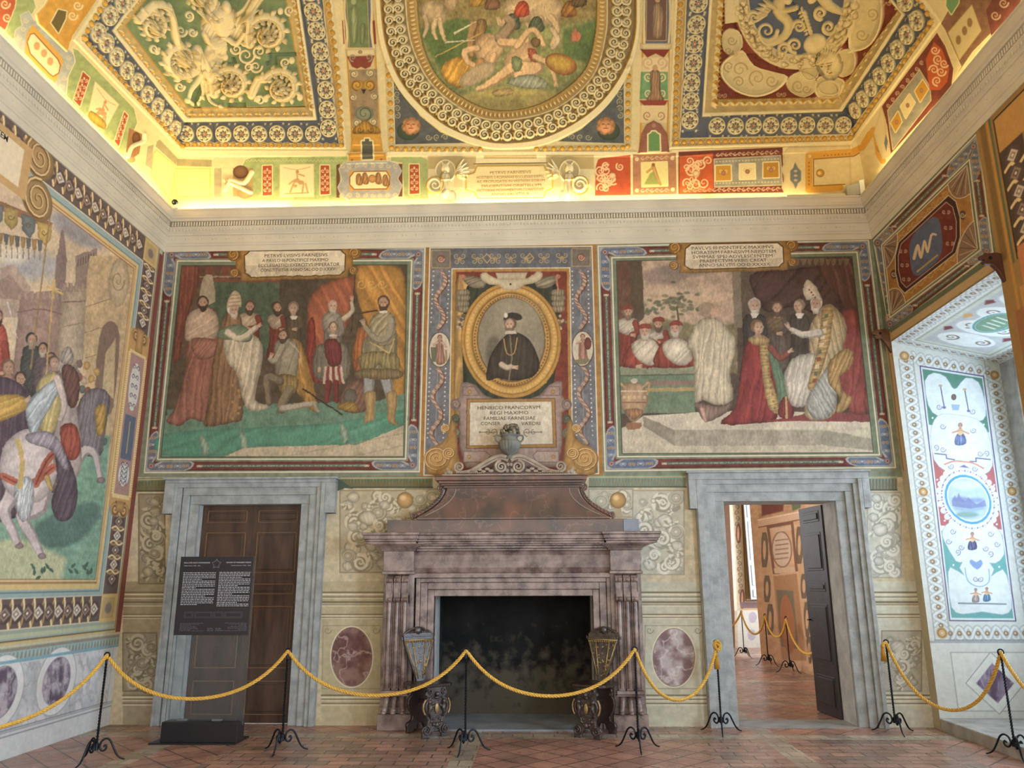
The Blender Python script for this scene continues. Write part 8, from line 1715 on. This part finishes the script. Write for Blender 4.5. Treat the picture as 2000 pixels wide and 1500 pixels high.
for s in (-3.72, -3.36): MB().box(s-.05, s+.05, YS-.012, YS+.03, .205, .22).build('glass_clamp', nmat('grey_clamp', (110, 110, 112), .5), sg)
RT = (pi/2, 0, 0)
def fit_text(body, xa, xb, zc, h, y, mat, parent, name='lettering', sz=None):
    o = text_mesh(name, body, 1.0, (0, 0, 0), RT, mat, None, 'LEFT', bold=0, depth=.0004)
    xs = [v.co.x for v in o.data.vertices]; ys = [v.co.y for v in o.data.vertices]; w = max(xs)-min(xs); hh = max(ys)-min(ys)
    o.scale = ((xb-xa)/w, h/hh, 1); o.location = (xa-min(xs)*(xb-xa)/w, y, zc-h/2-min(ys)*h/hh)
    if parent: o.parent = parent; o.matrix_parent_inverse = parent.matrix_basis.inverted()
    return o
def sx(px_): return x0+(x1-x0)*(px_-262)/(1440-262)          # along the top edge of the panel in the enlarged photo
ys_ = YS-.0045
def su(u): return x0+(x1-x0)*u
def sz_(v): return 1.858-.813*v
fit_text('SALA DEI FASTI FARNESIANI', su(.05), su(.395), sz_(.082), .014, ys_, M_WHT, sg); fit_text('Taddeo Zuccari, 1562 - 1563', su(.05), su(.27), sz_(.122), .010, ys_, M_WHT, sg)
fit_text('ROOM OF FARNESE DEEDS', su(.62), su(.945), sz_(.08), .014, ys_, M_WHT, sg); fit_text('Taddeo Zuccari, 1562 - 1563', su(.68), su(.945), sz_(.12), .010, ys_, M_WHT, sg)
tx = MB(); dm = MB(); r_ = random.Random(9)
def dash(ua, ub, v, h=.0065, m=tx):
    x = ua
    while x < ub-.004:
        w = min(r_.uniform(.012, .045), ub-x); m.box(su(x), su(x+w*.9), ys_, ys_+.001, sz_(v)-h/2, sz_(v)+h/2); x += w+.006
for c, (ua, ub, n, v0) in enumerate(((.055, .49, 20, .212), (.535, .955, 21, .208))):
    for i in range(n):
        e = ub if (i+c) % 5 != 4 else ua+(ub-ua)*r_.uniform(.4, .85); sh_ = 0; dash(ua-.0+sh_, e, v0+i*.0213)
for i in range(8): dash(.075, (.38, .33, .22, .29, .30, .33, .22, .40)[i], .852+i*.0135, .0035, dm); dash((.66, .72, .85, .74, .70, .71, .84, .62)[i], .955, .85+i*.0135, .0035, dm)
for (a, b) in ((.44, .52), (.545, .62)): 
    for i in range(3): dash(a, b, .915+i*.015, .005, dm)
def pb(ua, ub, va, vb, m=dm, w=.0016):
    for (a, b, c, d) in ((ua, ub, va, va), (ua, ub, vb, vb)): m.box(su(a), su(b), ys_, ys_+.001, sz_(c)-w/2, sz_(c)+w/2)
    for a in (ua, ub): m.box(su(a)-w/2, su(a)+w/2, ys_, ys_+.001, sz_(vb), sz_(va))
for (a, b) in ((.12, .235), (.26, .485), (.505, .63), (.65, .88)): pb(a, b, .71, .785); pb(a+.015, b-.015, .722, .773)
st_ = [(su(.5)+.058*sin(i*2*pi/5)*(1 if k else 0), 0) for i in range(5) for k in (0, 1)]
def star(r):
    P_ = []
    for i in range(10): q = r if i % 2 == 0 else r*.6; P_.append((su(.485)+q*sin(i*pi/5), sz_(.098)+q*cos(i*pi/5)))
    return P_
o_ = star(.056); i_ = star(.047)
for k in range(10): dm.prism([o_[k], o_[(k+1) % 10], i_[(k+1) % 10], i_[k]], ys_, ys_+.001)
i2 = star(.02)
for k in range(0, 10, 2): dm.prism([i_[k], (i_[k][0]+.003, i_[k][1]), (i2[k][0]+.003, i2[k][1]), i2[k]], ys_, ys_+.001)
tx.build('body_text', M_WHT, sg); dm.build('plan_drawing', M_DIM, sg)
# ---- carved hall chairs
WORLD[0] = False
M_WAL = nmat('dark_walnut', (62, 42, 34), .28, col2=(40, 26, 22), nscale=9, bump=.25, spec=.7); M_GILT = nmat('worn_gilding', (150, 122, 80), .38, metal=.4, noise=.25, nscale=30); M_PANEL = nmat('carved_dark_panel', (84, 70, 62), .3, col2=(46, 34, 30), nscale=24, bump=.5, spec=.8)
def board(outline_, y0, y1, mat, name, par, M=None, bev=.006): return MB().prism(outline_, y0, y1, M).build(name, mat, par, bevel=bev)
def mirror(p): return p+[(-x, z) for x, z in reversed(p)]
LEGO = mirror([(.0, .10), (.03, .09), (.05, .045), (.07, .03), (.07, .0), (.155, .0), (.155, .045), (.165, .075), (.15, .105), (.125, .115), (.10, .13), (.095, .17), (.11, .20), (.14, .235), (.155, .29), (.15, .34), (.125, .375), (.10, .39), (.11, .41), (.13, .42), (.125, .45), (.105, .465), (.11, .495), (.0, .495)])
def make_chair():
    c = empty('carved_chair')
    MB().prism([(-.16, -.24), (.16, -.24), (.215, -.18), (.215, .14), (.16, .20), (-.16, .20), (-.215, .14), (-.215, -.18)], .495, .525, axis='z').build('seat', M_WAL, c, bevel=.008)
    for y, nm in ((-.205, 'front'), (.155, 'rear')):
        lg = board(LEGO, y-.022, y+.022, M_WAL if nm == 'rear' else M_PANEL, 'leg', c, bev=.007)
        if nm == 'front':
            m = MB(); yy = y-.028
            for s in (-1, 1):
                m.spiral((s*.112, yy, .075), .042, 1.7, .010, 0, 0, d=s, ang=pi/2); m.spiral((s*.085, yy, .455), .028, 1.5, .008, 0, 0, d=-s, ang=-pi/2)
                m.tube([(s*a, yy, z) for a, z in smooth([(.06, .40), (.105, .36), (.13, .30), (.11, .25), (.07, .20), (.045, .14)], False, 4)], .011, 8, r1=.007)
                m.ball((s*.085, yy-.008, .355), .024, 9, 7); m.tube([(s*.085, yy-.004, .335), (s*.075, yy-.008, .29), (s*.095, yy-.004, .245), (s*.07, yy, .20)], [.022, .026, .018, .010], 8)
                m.tube([(s*.075, yy-.01, .32), (s*.045, yy-.016, .31), (s*.03, yy-.014, .33)], .009, 7); m.ball((s*.03, yy, .13), .02, 8, 6); m.ball((s*.06, yy, .16), .016, 8, 6); m.ball((s*.035, yy, .185), .014, 8, 6)
            m.ball((0, yy-.01, .43), .026, 9, 7); m.ball((0, yy-.006, .395), .02, 9, 7, (1.6, .7, .8)); m.ball((0, yy-.008, .125), .026, 9, 7); m.box(-.10, .10, yy-.004, yy+.008, .215, .225); m.ball((0, yy, .07), .02, 8, 5, (1.8, .6, .7))
            m.v = [(x, (y_+yy-.002 if abs(y_) < .02 else y_), z) for x, y_, z in m.v]; m.build('carving', M_PANEL, lg, smooth_=True)
            MB().ball((0, yy-.004, .29), .034, 14, 10, (.8, .45, 1.5)).build('cartouche', M_GILT, lg, smooth_=True)
            g = MB()
            for s in (-1, 1): g.tube([(s*a, yy-.002, z) for a, z in smooth([(.135, .38), (.158, .33), (.155, .27), (.135, .23)], False, 4)], .008, 7)
            g.build('gilt_wing', M_GILT, lg, smooth_=True)
    MB().box(-.012, .012, -.18, .14, .30, .345).build('stretcher', M_WAL, c, bevel=.004)
    # fan-shaped back leaning slightly
    B = Matrix.Translation((0, .165, .52)) @ Matrix.Rotation(radians(-9), 4, 'X')
    bk_ = board([(-.045, -.01), (.045, -.01), (.06, .05), (.115, .20), (.165, .36), (.185, .43), (.185, .47), (-.185, .47), (-.185, .43), (-.165, .36), (-.115, .20), (-.06, .05)], -.018, .018, M_PANEL, 'backrest', c, B)
    g = MB()
    for (a, b) in (((-.028, .02), (-.085, .425)), ((.028, .02), (.085, .425)), ((-.05, .06), (-.165, .42)), ((.05, .06), (.165, .42))): g.tube([B @ Vector((a[0], -.022, a[1])), B @ Vector((b[0], -.022, b[1]))], .007, 7)
    g.tube([B @ Vector((-.18, -.024, .432)), B @ Vector((.18, -.024, .432))], .009, 7)
    for i in range(15): p = B @ Vector((-.168+i*.024, -.028, .415)); g.ball(p, .009, 6, 5)
    r_ = random.Random(2)
    for i in range(34):
        t = r_.uniform(.12, .95); x = r_.uniform(-1, 1)*(.03+.12*t); p = B @ Vector((x, -.021, .40*t)); g.ball(p, r_.uniform(.006, .012), 6, 5, (1.3, .6, 1))
    g.build('gilt_relief', M_GILT, bk_, smooth_=True)
    m = MB()
    for s in (-1, 1):
        for (x, z, r, tt) in ((.045, .515, .03, 1.5), (.11, .50, .032, 1.6), (.16, .49, .022, 1.4)):
            k = MB().spiral((s*x, 0, z), r, tt, .011, 0, 0, d=s, ang=pi/2); m.add([(a, -.006, b_) for a, _, b_ in k.v] if 0 else [(a, y_-.0, b_) for a, y_, b_ in k.v], k.f, B)
        m.tube([B @ Vector((s*a, 0, z)) for a, z in ((.0, .56), (.05, .56), (.10, .54), (.15, .515), (.185, .48))], .014, 8)
        m.tube([B @ Vector((s*.19, 0, .45)), B @ Vector((s*.205, 0, .47)), B @ Vector((s*.20, 0, .44))], .014, 8)
    m.ball(B @ Vector((0, -.01, .535)), .04, 10, 8, (1, .6, 1.1)); m.box(-.18, .18, -.012, .012, .465, .505, B); m.build('crest_rail', M_PANEL, bk_, smooth_='auto')
    return c
ch = make_chair(); ch.location = (-1.265, 9.02-.07, .018*0); ch.rotation_euler = (0, 0, radians(36)); tag(ch, 'carved walnut hall chair with fan back before the left leg of the fireplace', 'chair', 'pair of carved hall chairs by the fireplace')
ch2 = copy_tree(ch); ch2.location = (.565, 8.93, 0); ch2.rotation_euler = (0, 0, radians(-30)); tag(ch2, 'carved walnut hall chair with fan back before the right leg of the fireplace', 'chair', 'pair of carved hall chairs by the fireplace')
# ================================================================== PAINTINGS AND CARTOUCHES AS THINGS
WORLD[0] = True
def thing(name, x, y, z, lab, cat, group=None):
    o = empty(name, (x, y, z)); tag(o, lab, cat, group); return o
fa = thing('wall_painting', -3.2, D, 3.05, 'fresco left of the portrait: robed court on a teal carpet beneath orange banners', 'painting')
fb_ = thing('wall_painting', 2.8, D, 3.05, 'fresco right of the portrait: red mantled figure kneeling before an elder, landscape behind', 'painting')
fc = thing('wall_painting', -.35, D, 2.9, 'painted central bay over the fireplace with oval gilt framed portrait of a bearded man', 'painting')
fl = thing('wall_painting', XL, 7.7, 1.0, 'fresco on the left wall: procession with a grey horse and towered town', 'painting')
fr_ = thing('wall_painting', XR, 8.1, 4.6, 'ochre and crimson painted panel with shell corners above the window niche', 'painting')
fj = thing('wall_painting', 4.95, NY1, 1.1, 'tall white grotesque panel with round blue landscape on the niche side', 'painting')
def ring_pts(cx, cy, rx, ry, n=40, rot=0): return [(cx+rx*cos(t*2*pi/n)*cos(radians(rot))-ry*sin(t*2*pi/n)*sin(radians(rot)), cy+rx*cos(t*2*pi/n)*sin(radians(rot))+ry*sin(t*2*pi/n)*cos(radians(rot))) for t in range(n)]
def box4(x0, x1, y0, y1): return [(x0, y0), (x1, y0), (x1, y1), (x0, y1)]
R_BACK = [('inscription_field', PA, fa), ('cartouche_frame', [(464, 484), (688, 482), (690, 543), (464, 546)], fa), ('painted_scene', A_P, fa), ('painted_border', A_O, fa),
          ('inscription_field', PB, fb_), ('cartouche_frame', [(1322, 466), (1545, 464), (1547, 524), (1322, 533)], fb_), ('painted_scene', B_P, fb_), ('painted_border', B_O, fb_),
          ('portrait', ring_pts(998, 663, 65, 81), fc), ('oval_frame', ring_pts(998.5, 665, 98, 113), fc), ('inscription_field', PC, fc), ('tablet_frame', [(900, 748), (1098, 746), (1106, 800), (1092, 914), (906, 916), (888, 800)], fc),
          ('figure_medallion', ring_pts(859, 683, 21, 34), fc), ('figure_medallion', ring_pts(1138, 681, 21, 34), fc), ('painted_scene', C_I, fc), ('painted_border', C_O, fc)]
def LW(dy0, dy1, z0, z1):
    P_ = np.array([[XL]*4, [D-dy1, D-dy0, D-dy0, D-dy1], [z1, z1, z0, z0]]); a, b = to_px(P_); return list(zip(a, b))
R_LEFT = [('painted_scene', LW(.66, 4.75, 1.62, 5.37), fl), ('side_cartouche', LW(.09, .59, 2.36, 4.66), fl), ('painted_border', LW(.02, 4.75, 1.03, 5.93), fl)]
R_RIGHT = [('painted_scene', I_, fr_), ('painted_border', O_, fr_)]
dd = pX(1886, 900, XR)
R_JAMB = [('painted_scene', J4, fj), ('guilloche_border', [(1738, 640), (1990, 700), (2060, 1250), (1815, 1252)], fj)]
cl = thing('ceiling_coffer', -3.9, 7.6, 7.8, 'left stucco ceiling coffer with green field and white acanthus scrolls', 'coffer', 'stucco coffers of the vault')
cr_ = thing('ceiling_coffer', 3.1, 7.6, 7.8, 'right stucco ceiling coffer with blue oval, fruit garland and shell cartouche', 'coffer', 'stucco coffers of the vault')
co_ = thing('ceiling_painting', -.4, 7.9, 8.2, 'oval battle painting of fallen figures in a ringed stucco frame on the vault', 'painting')
ci = thing('ceiling_inscription', -.4, D, 6.6, 'white stucco inscription tablet held by winged creatures above the cornice', 'inscription')
cv1 = [('stucco_field', LC[5], cl), ('rosette_border', LC[3], cl), ('rosette_border', LC[2], cl), ('egg_moulding', LC[0], cl)]
cv2 = [('stucco_field', RC[5], cr_), ('rosette_border', RC[3], cr_), ('rosette_border', RC[2], cr_), ('egg_moulding', RC[0], cr_)]
for lst in (cv1, cv2): lst[1] = ('leaf_moulding',)+lst[1][1:]
R_VB = cv1+cv2+[('oval_scene', PO, co_), ('bead_ring', osm(O_mid), co_), ('scroll_ring', osm(O_out), co_), ('outer_rim', osm(O_rim), co_), ('inscription_field', PI_, ci), ('winged_supporter', box4(838, 912, 306, 396), ci), ('winged_supporter', box4(1078, 1158, 304, 396), ci)]
R_VL = cv1; R_VR = cv2
# lettering
M_INK = nmat('dark_lettering', (84, 70, 58), .8); M_INK2 = nmat('brown_lettering', (150, 118, 76), .8)
def wall_line(body, xa, xb, yc, hpx, parent, mat=M_INK, Y=D-.0015):
    a, b = pY(xa, yc, Y), pY(xb, yc, Y); h = abs(pY(xa, yc-hpx/2, Y).z-pY(xa, yc+hpx/2, Y).z)
    return fit_text(body, a.x, b.x, (a.z+b.z)/2, h, Y, mat, parent)
for (b, xa, xb, y) in (('PETRVS·LVISIVS·FARNESIVS', 517, 640, 498.5), ('A·PAVLO·III·PONTIFICE·MAXIMO·', 512, 643, 508), ('ECCLESIASTICI·EXERCITVS·IMPERATOR', 505, 663, 517.3), ('CONSTITVITVR·ANNO·SAL·OO·D·XXXV·', 509, 656, 526.5)): wall_line(b, xa, xb, y, 6.2, fa)
for (b, xa, xb, y) in (('PAVLVS·III·PONTIFEX·MAXIMVS', 1351, 1511, 483.5), ('HORATIVM·FARNESIVM·NEPOTEM', 1351, 1515, 492), ('SVMMAE·SPEI·ADVLESCENTEM', 1353, 1509, 500.7), ('PRAEFECTVM·VRBIS·CREAT·', 1367, 1500, 508.8), ('ANNO·SALVTIS·OO·D·XXXIIX·', 1365, 1506, 517)): wall_line(b, xa, xb, y, 6.2, fb_)
for (b, xa, xb, y) in (('HENRICO·FRANCORVM', 933, 1055, 796), ('REGI·MAXIMO', 957, 1032, 806.3), ('FAMILIAE·FARNESIAE', 945, 1046, 816.7), ('CONSER', 939, 977, 827), ('VATORI', 1018, 1055, 827)): wall_line(b, xa, xb, y, 6.6, fc)
for (b, xa, xb, y) in (('PETRVS·FARNESIVS', 957, 1037, 336.7), ('HOSTIBVS·S·ROMANAE·ECCLESIAE·EXPVL', 931, 1063, 345.8), ('AC·PROFLIGATIS·IN·VESTIGIIS·EORVM', 931, 1064, 353.8), ('SVLCIENTIVM·ORBITELLVM', 940, 1057, 362.6), ('VICTORIAE·MONVMENTVM·CONSTITVIT', 931, 1062, 371.4), ('ANNO·SALVTIS·X', 959, 1034, 379)):
    u, v = P1(S_VB, (xa+xb)/2, y); wall_line(b, xa, xb, y, 5, ci, M_INK2, D-float(vs(v))-.016)
p = pX(8, 266, XL+.003); tm = text_mesh('lettering', 'TEM', .085, (0, 0, 0), (pi/2, 0, pi/2), M_INK, None, 'CENTER', bold=.001, depth=.0004); tm.location = (XL+.003, p.y-.02, p.z-.03); tm.parent = fl; tm.matrix_parent_inverse = fl.matrix_basis.inverted()
def fade(s, sat=.84, gain=1.0, lift=0., tint=(1, 1, 1)):
    s.rgb *= np.array(tint, np.float32)
    g = s.rgb @ np.array([.3, .59, .11], np.float32); s.rgb[:] = (g[..., None]+(s.rgb-g[..., None])*sat)*gain+lift
for s_, a_ in ((S_BACK, .76), (S_LEFT, .78), (S_RIGHT, .84), (S_VB, .9), (S_VL, .9), (S_VR, .9), (S_R2A, .72)): fade(s_, a_, .92 if s_ in VALL else 1.04, 3, (1.02, .98, .87) if s_ in VALL else (1.04, .99, .94))
# ================================================================== CUT THE PAINTED SHEETS INTO OBJECTS
def in_open(u, v, x, y):
    r = (u > DOOR_A[0]+.0) & (u < DOOR_A[1]) & (v < DOOR_A[2])
    r |= (u > DOOR_B[0]) & (u < DOOR_B[1]) & (v < DOOR_B[2])
    r |= (u > FIRE[0]-.25) & (u < FIRE[1]+.25) & (v < FIRE[2]+.5)
    return r
build_surf(S_BACK, R_BACK, 'wall_back', M_PAINT, drop=in_open)['rest']['kind'] = 'structure'
build_surf(S_LEFT, R_LEFT, 'wall_left', M_PAINT)['rest']['kind'] = 'structure'
build_surf(S_RIGHT, R_RIGHT, 'wall_right', M_PAINT, drop=lambda u, v, x, y: (u > NY0) & (u < NY1) & (v < NZ1))['rest']['kind'] = 'structure'
build_surf(S_JAMB, R_JAMB, 'wall_niche_jamb', M_PAINT, drop=lambda u, v, x, y: v > NZ1-.24*(u-XR))['rest']['kind'] = 'structure'
build_surf(S_SOFF, [], 'ceiling_niche', M_PAINT)['rest']['kind'] = 'structure'
gro = lambda base: (lambda u, v, x, y: vs(v) <= np.minimum(u-XL, XR-u)+.022) if base == 'b' else (lambda u, v, x, y: vs(v) <= D-u+.022)
build_surf(S_VB, R_VB, 'ceiling', M_STUCCO, keep=gro('b'))['rest']['kind'] = 'structure'
build_surf(S_VL, R_VL, 'ceiling_left_vault', M_STUCCO, keep=gro('s'))['rest']['kind'] = 'structure'
build_surf(S_VR, R_VR, 'ceiling_right_vault', M_STUCCO, keep=gro('s'))['rest']['kind'] = 'structure'
build_surf(S_R2A, [], 'wall_next_room_right', M_PAINT)['rest']['kind'] = 'structure'
build_surf(S_R2B, [], 'wall_next_room_end', M_PAINT)['rest']['kind'] = 'structure'
